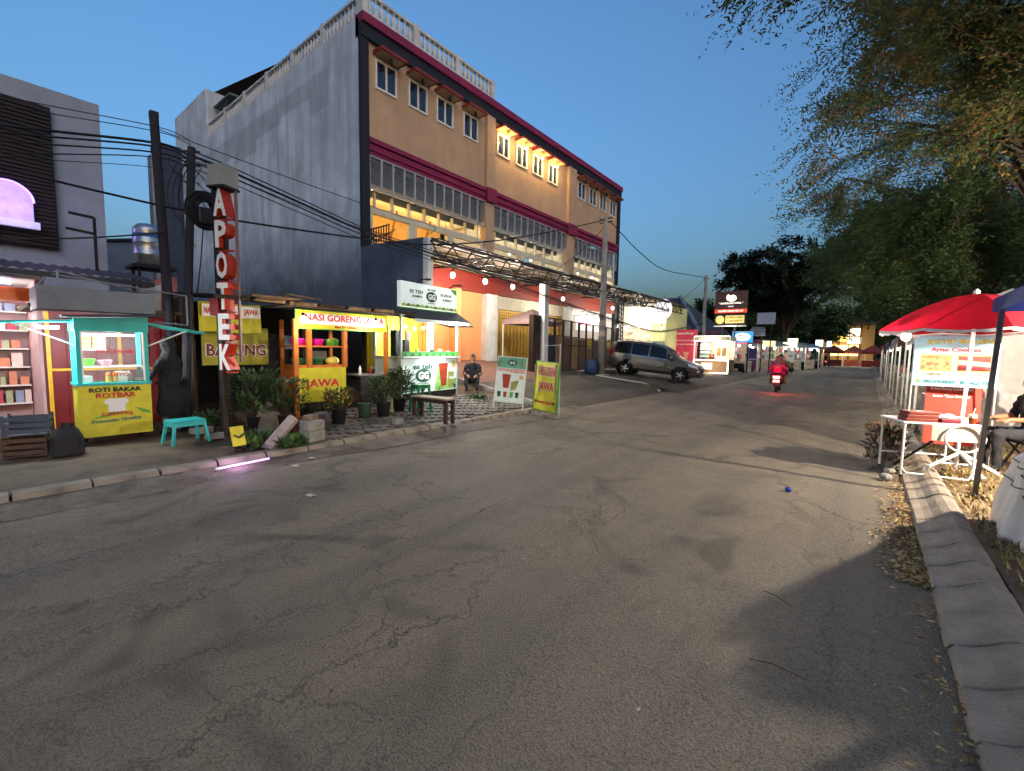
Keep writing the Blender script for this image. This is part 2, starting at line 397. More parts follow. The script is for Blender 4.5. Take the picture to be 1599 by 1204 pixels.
for (x0, x1, y, m_, hgt) in ((-12.9, -7.0, 9.93, M_CONC, .05), (-12.8, -6.4, 17.6, mat('pale kerb line', '#b9b5aa', .8), .035)):
    e = MB()
    for k in range(10):
        xa = x0+(x1-x0)*k/10; xb = x0+(x1-x0)*(k+1)/10-.015
        za, zb = [max(ground_z(q, 12 if y < 12 else 18), .02)+hgt for q in (xa, xb)]
        ya, yb = (y-.09, y+.09) if y < 12 else (y+.01, y+.11)
        e.add([(xa,ya,-.1),(xb,ya,-.1),(xb,yb,-.1),(xa,yb,-.1),(xa,ya,za),(xb,ya,zb),(xb,yb,zb),(xa,yb,za)], [(4,5,6,7),(0,1,5,4),(1,2,6,5),(2,3,7,6),(3,0,4,7)])
    tag(e.build('forecourt_kerb', m_), kind='structure')

# right side: rolled kerb blocks and the dry verge
kr = bpy.data.objects.new('rolled_kerb', None); COL.objects.link(kr); tag(kr, kind='structure')
prof = [(.46,-.05),(.462,.0),(.485,.04),(.55,.055),(.61,.085),(.67,.13),(.73,.155),(.79,.15),(.835,.12),(.84,-.05)]
def kblock(L):
    n = len(prof); mb = MB()
    ys = [-L/2, -L/2+.006, L/2-.006, L/2]; ins = [.007, 0, 0, .007]
    vs_ = [(x, yy, z-i_*(1 if z > 0 else 0)) for yy, i_ in zip(ys, ins) for x, z in prof]
    fs = [tuple(range(n)), tuple(range(4*n-1, 3*n-1, -1))]
    for a in range(3):
        for i in range(n-1): fs.append((a*n+i, a*n+n+i, a*n+n+i+1, a*n+i+1))
    return mb.add(vs_, fs).mesh('kerb_block', M_KERB)
kbs = []
for q_ in range(6):
    km = kblock(.393)
    for v_ in km.vertices: v_.co += Vector((rnd.uniform(-.001,.001), rnd.uniform(-.0015,.0015), rnd.uniform(-.0015,.001) if v_.co.z > .02 else 0))
    kbs.append(km)
y = -1.2
for k in range(46):
    o = link('kerb_block', kbs[rnd.randrange(6)], kr); o.location = (rnd.uniform(-.006, .006), y, rnd.uniform(-.005, .003)); o.rotation_euler = (rnd.uniform(-.008,.008), rnd.uniform(-.01,.01), rnd.uniform(-.008,.008)); y += .4
tag(MB().add([(x, yy, z) for yy in (17.1, 110) for x, z in prof], [(i, i+10, i+11, i+1) for i in range(9)]+[tuple(range(10))]).build('far_kerb', M_KERB), kind='structure')
M_VERGE = mat('dry verge soil', '#6f5b41', .95, var=.4, scale=2.2, bump=.9, bscale=18)
vg = MB().grid(lambda u, v: (.86+14*u, -6+116*v, .07+.04*math.sin(2.3*v*60+5*u)*u+.02*math.sin(14*u+90*v)), 24, 160).build('verge', M_VERGE, smooth=True); tag(vg, kind='structure')
# straw litter along the kerb, dry grass blades on the verge
def scatter_blades(name, n, fx, size, mats, label, cat, flat=False, seed=3):
    r = np.random.default_rng(seed); mb = MB()
    P = np.array([fx(r) for _ in range(n)])
    for x, y, z in P:
        a = r.uniform(0, 2*PI); L = size*r.uniform(.5, 1.4); w = L*r.uniform(.06, .16) if not flat else L*r.uniform(.08, .24)
        dx, dy = math.cos(a), math.sin(a); lift = r.uniform(.3, 1.0)*L if not flat else r.uniform(0, .25)*L
        k = (1-.55*lift/L) if not flat else 1
        p0 = (x-dy*w, y+dx*w, z); p1 = (x+dy*w, y-dx*w, z); p2 = (x+dx*L*k+dy*w*.2, y+dy*L*k, z+lift)
        if flat: mb.add([(x-dx*L*.5, y-dy*L*.5, z), p1, (x+dx*L*.5, y+dy*L*.5, z+lift*.5), (p0[0], p0[1], z+lift)], [(0,1,2,3)], int(r.integers(len(mats))))
        else: mb.add([p0, p1, p2], [(0,1,2)], int(r.integers(len(mats))))
    o = mb.build(name, mats); return tag(o, label, cat, kind='stuff')
M_STRAW = [mat('dry leaf %d' % i, c_, .9, var=.2, bump=0) for i, c_ in enumerate(('#a98a55', '#8c6a3a', '#c2a878', '#6a4c2c'))]
M_GRASS = [mat('grass %d' % i, c_, .8, var=.2, bump=0) for i, c_ in enumerate(('#5d7a33', '#48662a', '#86803f', '#a3945a'))]
def f_lit(r):
    yy = 4.2+abs(r.normal(0, 1.4)) if r.random() < .75 else r.uniform(2, 12)
    return (.47-abs(r.normal(0, .12)), yy, .012)
scatter_blades('leaf_litter', 4200, f_lit, .036, M_STRAW, 'dry leaf litter lying in the road gutter beside the rolled kerb', 'litter', True, 5)
scatter_blades('dry_grass', 9000, lambda r: (.9+abs(r.normal(0, 1.0)), r.uniform(2.5, 14), .085), .07, M_STRAW+M_GRASS[2:], 'short dry grass on the verge behind the rolled kerb', 'grass', False, 6)
scatter_blades('fallen_leaves', 900, lambda r: (r.uniform(.9, 3.5), r.uniform(2.5, 12), .1), .04, M_STRAW, 'fallen dry leaves strewn over the verge', 'leaves', True, 8)
M_PAPER = mat('litter paper', '#cfcabf', .8, bump=0)
scatter_blades('road_grit', 260, lambda r: (r.uniform(-6.2, .35), r.uniform(1.6, 12), .022), .03, M_STRAW+[M_PAPER, M_CONC], 'scattered leaf bits and grit on the asphalt', 'litter', True, 9)
for x, y, s_, a, lb in ((-6.15, 3.1, .1, .3, 'white paper scrap on the road beside the grass tuft'), (-5.9, 2.75, .09, 1.2, 'torn white paper on the asphalt near the pink light tube'), (-4.6, 2.3, .1, .5, 'crumpled white paper alone on the left lane')):
    mb = MB().grid(lambda u, v: ((u-.5)*s_, (v-.5)*s_*.6, .02+.018*math.sin(7*u+5*v)*u), 4, 3); tag(mb.build('paper_scrap', M_PAPER, loc=(x, y, .01), rot=(0, 0, a)), lb, 'paper')
for x, y, L, a, lb in ((-.25, 2.55, .26, .1, 'thin dry twig lying on the near asphalt'), (-.35, 3.3, .22, -.5, 'short dry twig lying further up the near asphalt')):
    tag(MB().tube([(-L/2,0,.02),(-L*.1,.012,.03),(L/2,-.01,.02)], [.003,.004,.002], 5).build('twig', M_STRAW[3], loc=(x, y, .008), rot=(0, 0, a)), lb, 'twig')
tag(MB().ball((0,0,.04), .035, 6).build('blue_bottlecap', mat('blue plastic', '#1c3f9a', .4), loc=(-.62, 6.05, .0)), 'small blue plastic wrapper on the asphalt', 'bottlecap')  # blue bottle cap lying on the road, modelled as a small ball

# ------------------------------------------------------------------ the long three-bay shop building
D = -13.0; Y0, Y1 = 8.34, 27.0; TOP = 11.85
M_OCHRE = mat('ochre render', '#b3977a', .85, var=.1, scale=1.2, bump=.1, bscale=40, streak=.16, dirt='#8f7553')
M_MAG = mat('maroon paint', '#7d1d46', .7, var=.12, scale=2, bump=.1)
M_NAVY = mat('dark navy paint', '#1a1c29', .7, var=.15, bump=.1)
M_WHITEP = mat('white paint', '#c9c9c6', .7, var=.12, scale=3, bump=.1, streak=.25, dirt='#7f7d78')
M_CREAM = mat('cream paint', '#cfc6ac', .75, var=.1, scale=2, bump=.08, streak=.2)
M_RED = mat('orange red fascia', '#7d1f0f', .6, var=.08, bump=.03)
M_ORANGE = mat('peach wall', '#df9660', .8, var=.08, scale=1.5, bump=.06)
M_GLASS = mat('dark window glass', '#232a36', .08, var=0, bump=0, spec=.8)
M_FRAME = mat('white frame', '#d6d6d2', .5, var=.06, bump=0)
M_STEEL = mat('black steel', '#241f1d', .55, metal=.2, var=.25, bump=.1)
def wallmat():
    m = mat('cement side wall', '#c6ced6', .9, var=.18, scale=.8, bump=.25, bscale=14, streak=.5, dirt='#868d94')
    nt = m.node_tree; n = nt.nodes; l = nt.links; b = n['Principled BSDF']
    src = b.inputs['Base Color'].links[0].from_socket
    tc = n.new('ShaderNodeTexCoord'); sp = n.new('ShaderNodeSeparateXYZ'); l.new(tc.outputs['Object'], sp.inputs[0])
    # darker blue-grey towards the bottom of the wall with a ragged edge, and a darker patched strip under the parapet
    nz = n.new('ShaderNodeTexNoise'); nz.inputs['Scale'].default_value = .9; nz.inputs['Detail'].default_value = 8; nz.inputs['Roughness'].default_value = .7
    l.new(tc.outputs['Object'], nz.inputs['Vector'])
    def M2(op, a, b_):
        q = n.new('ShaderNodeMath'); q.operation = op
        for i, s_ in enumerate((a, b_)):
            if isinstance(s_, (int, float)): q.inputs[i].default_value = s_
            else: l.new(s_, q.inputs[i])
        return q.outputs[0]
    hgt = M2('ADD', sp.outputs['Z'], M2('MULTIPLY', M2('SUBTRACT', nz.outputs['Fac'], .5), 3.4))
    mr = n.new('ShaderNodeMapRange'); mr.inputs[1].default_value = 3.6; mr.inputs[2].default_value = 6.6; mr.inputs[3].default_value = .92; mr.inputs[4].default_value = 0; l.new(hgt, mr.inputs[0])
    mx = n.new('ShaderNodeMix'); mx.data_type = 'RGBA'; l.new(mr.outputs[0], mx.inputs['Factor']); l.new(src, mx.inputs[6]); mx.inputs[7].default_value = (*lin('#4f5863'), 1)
    nq = n.new('ShaderNodeTexNoise'); nq.inputs['Scale'].default_value = .35; nq.inputs['Detail'].default_value = 1; l.new(tc.outputs['Object'], nq.inputs['Vector'])
    # patch: z between 9.7 and 11.2 stepped along x
    stp = n.new('ShaderNodeMath'); stp.operation = 'SNAP'; l.new(sp.outputs['X'], stp.inputs[0]); stp.inputs[1].default_value = 2.3
    wn_ = n.new('ShaderNodeTexWhiteNoise'); wn_.noise_dimensions = '1D'; l.new(stp.outputs[0], wn_.inputs['W'])
    edge = M2('ADD', 9.7, M2('MULTIPLY', wn_.outputs['Value'], 1.1))
    up = n.new('ShaderNodeMapRange'); l.new(M2('SUBTRACT', sp.outputs['Z'], edge), up.inputs[0]); up.inputs[1].default_value = 0; up.inputs[2].default_value = .06
    dn = n.new('ShaderNodeMapRange'); l.new(sp.outputs['Z'], dn.inputs[0]); dn.inputs[1].default_value = 11.0; dn.inputs[2].default_value = 11.15; dn.inputs[3].default_value = 1; dn.inputs[4].default_value = 0
    wx = n.new('ShaderNodeMapRange'); l.new(sp.outputs['X'], wx.inputs[0]); wx.inputs[1].default_value = -14.9; wx.inputs[2].default_value = -14.8; wx.inputs[3].default_value = 1; wx.inputs[4].default_value = 0
    pf = M2('MULTIPLY', M2('MULTIPLY', up.outputs[0], dn.outputs[0]), M2('MULTIPLY', wx.outputs[0], .4))
    my = n.new('ShaderNodeMix'); my.data_type = 'RGBA'; l.new(pf, my.inputs['Factor']); l.new(mx.outputs[2], my.inputs[6]); my.inputs[7].default_value = (*lin('#84868c'), 1)
    l.new(my.outputs[2], b.inputs['Base Color'])
    return m
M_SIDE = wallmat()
B = thing('shop_building', 'long ochre three-storey shop building with maroon bands and roof balustrade', 'building', (0,0,0))
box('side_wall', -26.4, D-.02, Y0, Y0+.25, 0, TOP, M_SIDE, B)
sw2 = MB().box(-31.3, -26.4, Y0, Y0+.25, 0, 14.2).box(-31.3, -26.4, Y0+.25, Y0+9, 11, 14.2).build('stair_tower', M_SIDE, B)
rfm = MB().add([(-27.2,Y0+.4,14.35),(-27.2,Y0+9,14.35),(-19.5,Y0+9,15.6),(-19.5,Y0+3.2,15.6)], [(0,1,2,3)]).build('tower_roof', mat('rusty roof sheet', '#4b3128', .8), B)
MB().box(-26.3, -24.2, Y0+.3, Y0+6, 13.35, 13.45).bar((-26.35,Y0+.4,12.0),(-24.6,Y0+.4,13.4),.06).build('terrace_canopy', mat('green corrugated', '#59645f', .7), B)
box('back_block', -31, D-.4, Y0+.3, Y1-.2, 8.5, TOP-.1, M_CREAM, B)
# facade with window openings and the open gallery band
BAYS = [(8.62, 14.18), (14.7, 20.67), (21.4, 26.7)]
WIN = []
for (a, b_), ys in zip(BAYS, ((8.9,10.23,11.51,12.9), (14.95,16.28,17.55,18.85), (21.75,23.04,24.28,25.6))):
    for y in ys: WIN.append((y, y+.84, 9.98, 10.9))
fm = MB(); cells(fm, 'x', D-.22, D, Y0+.26, Y1, 8.33, 11.28, WIN); fm.build('facade_wall', M_OCHRE, B)
for a, b_ in ((Y0, 8.62), (26.7, Y1)):
    o = box('corner_pier', D-.05, D+.1, a, b_, 4.8 if a < 9 else 1.0, 11.28, M_NAVY, B)
box('roof_fascia', D-.2, D+.22, Y0, Y1, 11.68, 11.95, M_MAG, B)
box('fascia_soffit', D-.2, D+.14, Y0, Y1, 11.28, 11.68, M_NAVY, B)
for a, b_ in ((14.18, 14.7), (20.67, 21.4)):
    MB().box(D-.2, D+.16, a, b_, 8.36, 11.275).box(D-.2, D+.13, a, b_, 4.75, 7.75).build('pilaster', M_OCHRE, B)
bd = MB().box(D-.22, D+.06, Y0+.27, Y1-.3, 7.8, 8.33).box(D+.06, D+.12, Y0+.27, Y1-.3, 7.95, 8.12).box(D+.06, D+.16, Y0+.27, Y1-.3, 8.18, 8.33)
for a, b_ in ((14.14, 14.74), (20.63, 21.44)): bd.box(D+.165, D+.26, a, b_, 7.78, 8.34)
bd.build('maroon_band', M_MAG, B)
# windows: frame, two dark panes, a small hood with a lantern under it
wframe = MB()
for z in (0, .86): wframe.box(-.03, .05, 0, .84, z, z+.06)
for y in (0, .39, .78): wframe.box(-.03, .05, y, y+.06, .06, .86)
wfm = wframe.mesh('window', M_FRAME)
pane = MB().box(-.02, .0, .06, .39, .06, .86).mesh('pane', M_GLASS); pane2 = MB().box(-.02, .0, .45, .78, .06, .86).mesh('pane', M_GLASS)
hood = MB().box(-.05, .46, -.05, .9, 1.02, 1.07).mesh('hood', M_OCHRE); hoode = MB().box(.44, .5, -.08, .93, 1.0, 1.1).box(-.05,.44,-.08,-.052,1.0,1.1).box(-.05,.44,.902,.93,1.0,1.1).mesh('hood_edge', mat('red edge', '#7a2a2b', .6))
lant = MB().lathe([(.03,.98),(.05,.95),(.06,.84),(.045,.8)], 8, (.3,.42,0)).mesh('lantern', M_NAVY)
for k, (a, b_, z0, z1) in enumerate(WIN):
    w = link('window', wfm, B); w.location = (D, a, z0)
    link('pane', pane, w); link('pane', pane2, w)
    h_ = link('hood', hood, B); h_.location = (D, a, z0); link('hood_edge', hoode, h_)
    if 4 <= k < 8:
        bulb(B, (D+.3, a+.42, z0+.8), 13, WARM, GLA, .06, name='lantern_bulb')
    else:
        link('lantern', lant, h_)
# louvre panels hung in the upper opening
def louvre(w, h):
    mb = MB().box(-.02,.03,0,.03,0,h).box(-.02,.03,w-.03,w,0,h).box(-.02,.03,.03,w-.03,0,.03).box(-.02,.03,.03,w-.03,h-.03,h)
    n = 15
    for i in range(n):
        z = .05+(h-.1)*i/(n-1); mb.add([(-.015,.03,z+.02),(.02,.03,z-.015),(.02,w-.03,z-.015),(-.015,w-.03,z+.02)], [(0,1,2,3)])
    return mb.mesh('louvre_panel', mat('grey louvre', '#a9aeb2', .5, metal=.3, var=.05, bump=0))
for a, b_ in BAYS:
    n = 12 if b_ < 21 else 11; w = (b_-a)/n; lm = louvre(w-.004, 1.08)
    for i in range(n):
        o = link('louvre_panel', lm, B); o.location = (D+.06, a+i*w, 6.72)
    box('louvre_backing', D-.6, D-.55, a, b_, 6.7, 7.8, mat('dim backing', '#6a717b', .8), B)
# open gallery behind: floor slab, cream beams, lit back wall
for q, (a, b_) in enumerate(BAYS):
    wc = mat('gallery wall warm', '#c9a468', .8, var=.15, scale=1.5) if q == 0 else M_CREAM
    gl = box('gallery_wall', D-2.9, D-2.8, a-.1, b_+.1, 4.6, 7.8, wc, B)
    MB().box(D-2.8, D-.25, a-.1, b_+.1, 4.75, 4.85).box(D-2.8, D-.25, a-.1, b_+.1, 6.95, 7.05).build('gallery_slab', M_CREAM, B)
    bm_ = MB().box(D-.2, D-.02, a, b_, 6.02, 6.22).box(D-.2, D-.02, a, b_, 4.85, 5.1)
    for i in range(8): yy = a+.3+(b_-a-.6)*i/7; bm_.box(D-.18, D-.06, yy-.03, yy+.03, 6.22, 6.72)
    for i in range(4): yy = a+(b_-a)*i/3; bm_.box(D-.19, D-.03, max(a, yy-.18), min(b_, yy+.18), 5.1, 6.02)
    bm_.build('gallery_frame', M_CREAM, B)
    for i in range(3):
        yy = a+.9+i*1.8
        bulb(B, (D-1.2, yy, 6.5 if q == 0 else 6.35), 12 if q == 0 else 7, WARM if q == 0 else WHITE, GLA if q == 0 else GLW, .06, cord=.4)
    if q == 0:
        for i in range(3): MB().bar((D-.9, a+.6+i*1.6, 5.15), (D-.9, a+1.7+i*1.6, 5.95), .05).bar((D-1.9,a+.3+i*1.7,5.1),(D-1.7,a+.7+i*1.7,6.9),.08).build('stored_timber', mat('timber', '#7b5128', .8), B)
    # air-conditioner boxes on the ledge
    for i in range(1 if q == 0 else 3):
        yy = b_-1.0-i*1.5; ac = MB().box(D+.1, D+.42, yy, yy+.75, 5.2, 5.7).build('air_conditioner', M_FRAME, B, bevel=.02)
        MB().lathe([(.2,0),(.2,.02),(.05,.03)], 14).build('fan_grille', M_STEEL, ac, loc=(D+.42, yy+.3, 5.45), rot=(0, PI/2, 0))
box('gallery_end', D-2.9, D-.25, 26.72, 26.9, 4.6, 8.3, M_CREAM, B); box('gallery_end', D-2.9, D-.25, Y0+.26, Y0+.3, 4.6, 8.3, M_CREAM, B)
# balustrade
balu = MB().lathe([(.07,0),(.07,.05),(.05,.08),(.088,.2),(.07,.3),(.035,.42),(.042,.5),(.07,.53),(.07,.56)], 8).mesh('baluster', M_WHITEP, True)
def rail(p, q, nseg, parent, npb):
    p = Vector(p); q = Vector(q)
    MB().bar(p+Vector((0,0,.6)), q+Vector((0,0,.6)), .17, .08).bar(p+Vector((0,0,.0)), q+Vector((0,0,.0)), .16, .1).build('rail', M_WHITEP, parent)
    for s_ in range(nseg+1):
        c_ = p+(q-p)*s_/nseg; MB().box(c_.x-.1, c_.x+.1, c_.y-.1, c_.y+.1, c_.z-.05, c_.z+.68).build('rail_post', M_WHITEP, parent)
    for s_ in range(nseg):
        for k in range(npb):
            c_ = p+(q-p)*((s_+(k+.9)/(npb+.8))/nseg); o = link('baluster', balu, parent); o.location = (c_.x, c_.y, c_.z+.02)
rail((D+.1, Y0+.1, 12.0), (D+.1, 14.45, 12.0), 3, B, 8)
rail((D-.05, Y0+.11, 11.9), (-26.3, Y0+.11, 11.9), 6, B, 9)
box('terrace_slab', -26.4, D, Y0+.25, Y1-.1, 11.7, TOP-.02, M_CONC, B)
# ground floor
GF = 1.05
fz = MB().box(D-.1, D+.12, Y0+.3, 26.6, 3.98, 4.72); fz.build('red_fascia', M_RED, B)
box('peach_wall', D-.3, D-.12, Y0+.25, 14.25, .6, 3.98, M_ORANGE, B)
box('peach_return', D-.1, D+.35, 12.35, 12.55, .6, 3.97, M_ORANGE, B)
for a, b_ in ((14.25, 14.95), (20.7, 21.35)): box('ground_pier', D-.25, D+.2, a, b_, .6, 3.96, M_WHITEP, B)
box('shutter_lintel', D-.2, D-.02, 14.95, 20.7, 3.4, 3.97, M_CREAM, B)
M_GOLD = mat('gold folding shutter', '#b28a2e', .45, metal=.35, var=.12, scale=3, bump=.05)
sh = MB()
n = 44
for i in range(n):
    y = 15.0+i*.13; sh.box(D-.12, D-.05+(.02 if i % 2 else 0), y, y+.12, GF-.05, 2.95)
sh.box(D-.14, D-.1, 14.95, 20.7, 2.95, 3.4)
for i in range(38):
    for j in range(3): sh.box(D-.1, D-.07, 15.0+i*.15, 15.1+i*.15, 3.0+j*.13, 3.08+j*.13)
sh.build('folding_shutter', M_GOLD, B)
bulb(B, (D+.5, 11.2, 3.7), 30, (1,.66,.28), GLA, .06, name='alcove_lamp')
# lit shop in the third bay
MB().box(D-4, D-3.9, 21.35, 26.7, .8, 4.7).box(D-3.9, D-.1, 21.3, 21.34, .8, 4.7).box(D-3.9, D-.1, 26.62, 26.7, .8, 4.7).box(D-3.9, D-.12, 21.34, 26.62, 3.99, 4.05).build('shop_interior', mat('bright white wall', '#dcd8d2', .7, var=.05), B)
box('shop_floor', D-3.9, D, 21.35, 26.6, .8, .9, M_CONC, B)
M_PINK = mat('pink print', '#d0447e', .6, var=0, bump=0)
sg = box('shop_sign', D+.12, D+.2, 21.7, 24.6, 2.75, 3.5, mat('lit white sign', '#eeeae4', .5, var=0, bump=0, emit='#fff2ee', estr=.9), B)
for i in range(4): bulb(B, (D+.45, 21.9+.85*i, 3.62), 4, WHITE, GLW, .07, name='sign_lamp')
for i in range(2): bulb(B, (D-1.5, 22.6+2.6*i, 3.6), 12, WHITE, GLW, .1, name='shop_lamp')
sgt = bpy.data.objects.new('sign_print', None); COL.objects.link(sgt); sgt.parent = B; sgt.location = (D+.2, 23.15, 3.1); sgt.rotation_euler = (0, 0, PI/2)
lettering(sgt, 'GEN-ABADI', -.4, .1, -.004, .3, 1.7, M_PINK, .03); lettering(sgt, 'H.P', 1.0, .1, -.004, .2, .4, M_NAVY, .02)
# wing wall closing the forecourt
W = thing('wing_wall', 'blue-grey rendered wall running from the building corner to the canopy', 'wall', (0,0,0))
MB().prism([(-13.0, 0), (-9.95, 0), (-9.95, 4.72), (-12.4, 4.84), (-13.0, 4.84)], Y0-.01, Y0+.2).build('wall_body', mat('blue grey render', '#4d5667', .9, var=.25, scale=1.1, bump=.25, bscale=15, streak=.4, dirt='#3a404d'), W)
box('wall_end', -9.949, -9.75, Y0+.0, Y0+.2, 0, 4.7, M_WHITEP, W)
gr = MB()
for i in range(12): gr.box(-12.98+i*.13, -12.95+i*.13, Y0-.005, Y0+.02, 4.85, 5.35)
gr.box(-13, -11.5, Y0-.005, Y0+.02, 5.05, 5.08).box(-13, -11.5, Y0-.005, Y0+.02, 5.3, 5.33).build('grille', M_STEEL, W)

# steel canopy
CN = thing('steel_canopy', 'black steel truss canopy with pale roof sheets along the shop fronts', 'canopy', (0,0,0))
CX0, CX1, CY0, CY1 = D+.25, -9.75, 8.45, 30.4
zc = lambda x: 4.62+.06*(CX1-x)
def truss(p, q, h, n, nm):
    p = Vector(p); q = Vector(q); mb = MB(); dn = Vector((0,0,-h))
    mb.bar(p, q, .06); mb.bar(p+dn, q+dn, .06)
    for i in range(n):
        a = p+(q-p)*i/n; b_ = p+(q-p)*(i+1)/n; mid = (a+b_)/2
        mb.bar(a, mid+dn, .03); mb.bar(mid+dn, b_, .03)
    return mb.build(nm, M_STEEL, CN)
truss((CX1, CY0, zc(CX1)), (CX1, CY1, zc(CX1)), .48, 26, 'front_truss')
truss((-11.4, CY0, zc(-11.4)), (-11.4, CY1, zc(-11.4)), .26, 26, 'inner_truss')
for k in range(9):
    y = CY0+(CY1-CY0)*k/8; truss((CX0, y, zc(CX0)-.02), (CX1, y, zc(CX1)-.02), .2, 4, 'cross_truss')
M_SHEET = mat('pale roof sheet', '#65594a', .7, var=.12, scale=1.5, bump=.05)
for k in range(13):
    y0_, y1_ = CY0+(CY1-CY0)*k/13+.01, CY0+(CY1-CY0)*(k+1)/13-.01
    mb = MB(); mb.grid(lambda u, v: (CX0-.1+(CX1+.15-CX0+.1)*v, y0_+(y1_-y0_)*u, zc(CX0-.1+(CX1+.15-CX0+.1)*v)+.05+.018*math.cos(u*2*PI*9)), 54, 1)
    mb.build('roof_sheet', M_SHEET, CN)
for k in range(5): MB().bar((CX0+.1+k*.8, CY0, zc(CX0+k*.8)+.02), (CX0+.1+k*.8, CY1, zc(CX0+k*.8)+.02), .035).build('purlin', M_STEEL, CN)
box('edge_flashing', CX1+.03, CX1+.06, CY0, CY1, zc(CX1)-.02, zc(CX1)+.09, mat('grey flashing', '#5c5a58', .5, metal=.4), CN)
box('column', -10.62, -10.34, 15.0, 15.3, .6, 4.3, M_WHITEP, CN)
lc = MB()
for dx in (-.12, .12):
    for dy in (-.12, .12): lc.bar((-10.6+dx, 22.6+dy, .55), (-10.6+dx, 22.6+dy, 4.4), .05)
for i in range(16):
    z = .6+i*.24; lc.bar((-10.72, 22.48, z), (-10.48, 22.48, z+.24), .025).bar((-10.48, 22.48, z), (-10.48, 22.72, z+.24), .025).bar((-10.48,22.48,z+.24),(-10.72,22.48,z+.24),.02)
lc.build('lattice_column', M_STEEL, CN)
for x, y, p in ((-10.9, 10.4, 46), (-10.9, 12.0, 46), (-10.9, 13.6, 46), (-11.5, 18.2, 36), (-11.5, 23.5, 30), (-11.5, 27.0, 30)):
    bulb(CN, (x, y, 4.05), p*.85, WHITE, GLW, .085, cord=.5, name='canopy_bulb')

# folding gate
G = thing('folding_gate', 'dark brown folding steel gate with timber panels across the forecourt', 'gate', (-10.5, 15.3, 0), 0)
gz = ground_z(-10.5, 16)-.02
M_GATE = mat('gate brown', '#35261f', .6, var=.2, bump=.1); M_GP = [mat('gate timber %d' % i, c_, .75, var=.2, scale=3, bump=.15) for i, c_ in enumerate(('#6e5a45', '#7d674b', '#5d4b3b', '#8d7450'))]
M_DK = mat('charcoal sheet', '#272a2e', .6, var=.15)
for k in range(10):
    y = .05+k*.68; z0 = gz-.02-.0*k; zt = 2.98-.02*k
    fr = MB()
    for yy in (y, y+.63): fr.box(-.025, .025, yy, yy+.045, z0, zt)
    for z in (z0+.02, (z0+zt)/2, zt-.75, zt-.05): fr.box(-.02, .02, y+.045, y+.63, z, z+.045)
    p_ = fr.build('gate_leaf', M_GATE, G)
    box('gate_panel', -.012, .012, y+.05, y+.625, z0+.07, zt-.76, M_DK if k < 1 else M_GP[k % 4], p_)
    gp = MB()
    for i in range(7): gp.tube([(0, y+.1+i*.08, zt-.7), (0, y+.1+i*.08, zt-.05)], .009, 5)
    gp.build('gate_bars', M_GATE, p_)
    if k in (5, 8): box('gate_notice', .014, .02, y+.12, y+.52, 1.72, 2.2, mat('yellow notice', '#c9a93a', .6), p_)
GS = thing('gate_stack', 'folded brown gate leaves stacked upright at the gate end', 'gate', (-10.5, 14.45, 0), 0)
for k in range(4):
    fr = MB().box(-.03-.06*k, .0-.06*k, .0, .85, gz-.05, 3.02); fr.build('gate_leaf', M_GATE, GS)
gp = MB()
for i in range(8): gp.box(.002, .02, .06+i*.1, .08+i*.1, 2.35, 2.95)
gp.box(.002, .02, .03, .83, 2.3, 2.34)
for i in range(2): gp.box(.002, .02, .03 if i == 0 else .79, .07 if i == 0 else .83, 1.5, 2.3)
tag(gp.build('gate_bars', M_STEEL, GS), kind='stuff')
box('side_leaf', -.3, .02, .86, .93, gz-.05, 3.0, M_DK, GS)
# pinkish gazebo in front of the shutter
TG = thing('market_gazebo', 'faded pink pop-up gazebo standing before the gold shutter', 'gazebo', (-11.6, 16.0, ground_z(-11.6, 15.5)), 0)
tz = 1.95
mb = MB().add([(-.8,-1.2,tz),(.8,-1.2,tz),(.8,1.0,tz),(-.8,1.0,tz),(0,-.1,tz+.55),(-.8,-1.2,tz-.16),(.8,-1.2,tz-.16),(.8,1.0,tz-.16),(-.8,1.0,tz-.16)], [(0,1,4),(1,2,4),(2,3,4),(3,0,4),(0,5,6,1),(1,6,7,2),(2,7,8,3),(3,8,5,0)])
mb.build('gazebo_roof', mat('faded pink cloth', '#8d7674', .85, var=.1), TG)
for dx in (-.78, .78):
    for dy in (-1.18, .98): MB().bar((dx, dy, -.1 if dx > 0 else .1), (dx, dy, tz), .035).build('gazebo_leg', M_FRAME, TG)
# ------------------------------------------------------------------ left side: house, shops, carts, poles
M_TURQ = mat('turquoise paint', '#2fb3ad', .45, var=.1, scale=4, bump=.04)
M_YEL = mat('yellow print', '#cfc430', .55, var=.14, scale=5, bump=.05)
M_YEL2 = mat('yellow banner', '#c4ba24', .6, var=.14, scale=4, bump=.25, bscale=7)
M_GRN = mat('leaf green print', '#5fa03c', .55, var=.1, bump=.02)
M_REDP = mat('red print', '#c4222c', .55, var=.03, bump=0); M_BLKP = mat('black print', '#1c1c1e', .6, var=0, bump=0); M_WHT = mat('white print', '#e8e6e0', .55, var=.03, bump=0)
M_TEAL = mat('teal print', '#2a6f74', .6, var=0, bump=0)
M_CLEAR = mat('clear glass', '#f3f7f7', .02, var=0, bump=0, alpha=.12, spec=.6)
M_WOODO = mat('orange timber', '#b8651f', .6, var=.2, scale=6, bump=.12)
M_WOOD = mat('old timber', '#8f7352', .8, var=.3, scale=5, bump=.3)
M_DKW = mat('dark timber', '#3d2d22', .8, var=.25, bump=.2)
M_CORR = mat('dark roof sheet', '#34363b', .7, var=.25, scale=3, bump=.1)
M_DRED = mat('dark red metal', '#6d1316', .5, var=.2, scale=3, bump=.08)
M_YFR = mat('yellow frame', '#d49a1c', .5, var=.1)
M_POLE = mat('black pole', '#25242a', .75, var=.2, bump=.15); M_CPOLE = mat('concrete pole', '#8b8882', .85, var=.2, scale=3, bump=.25)
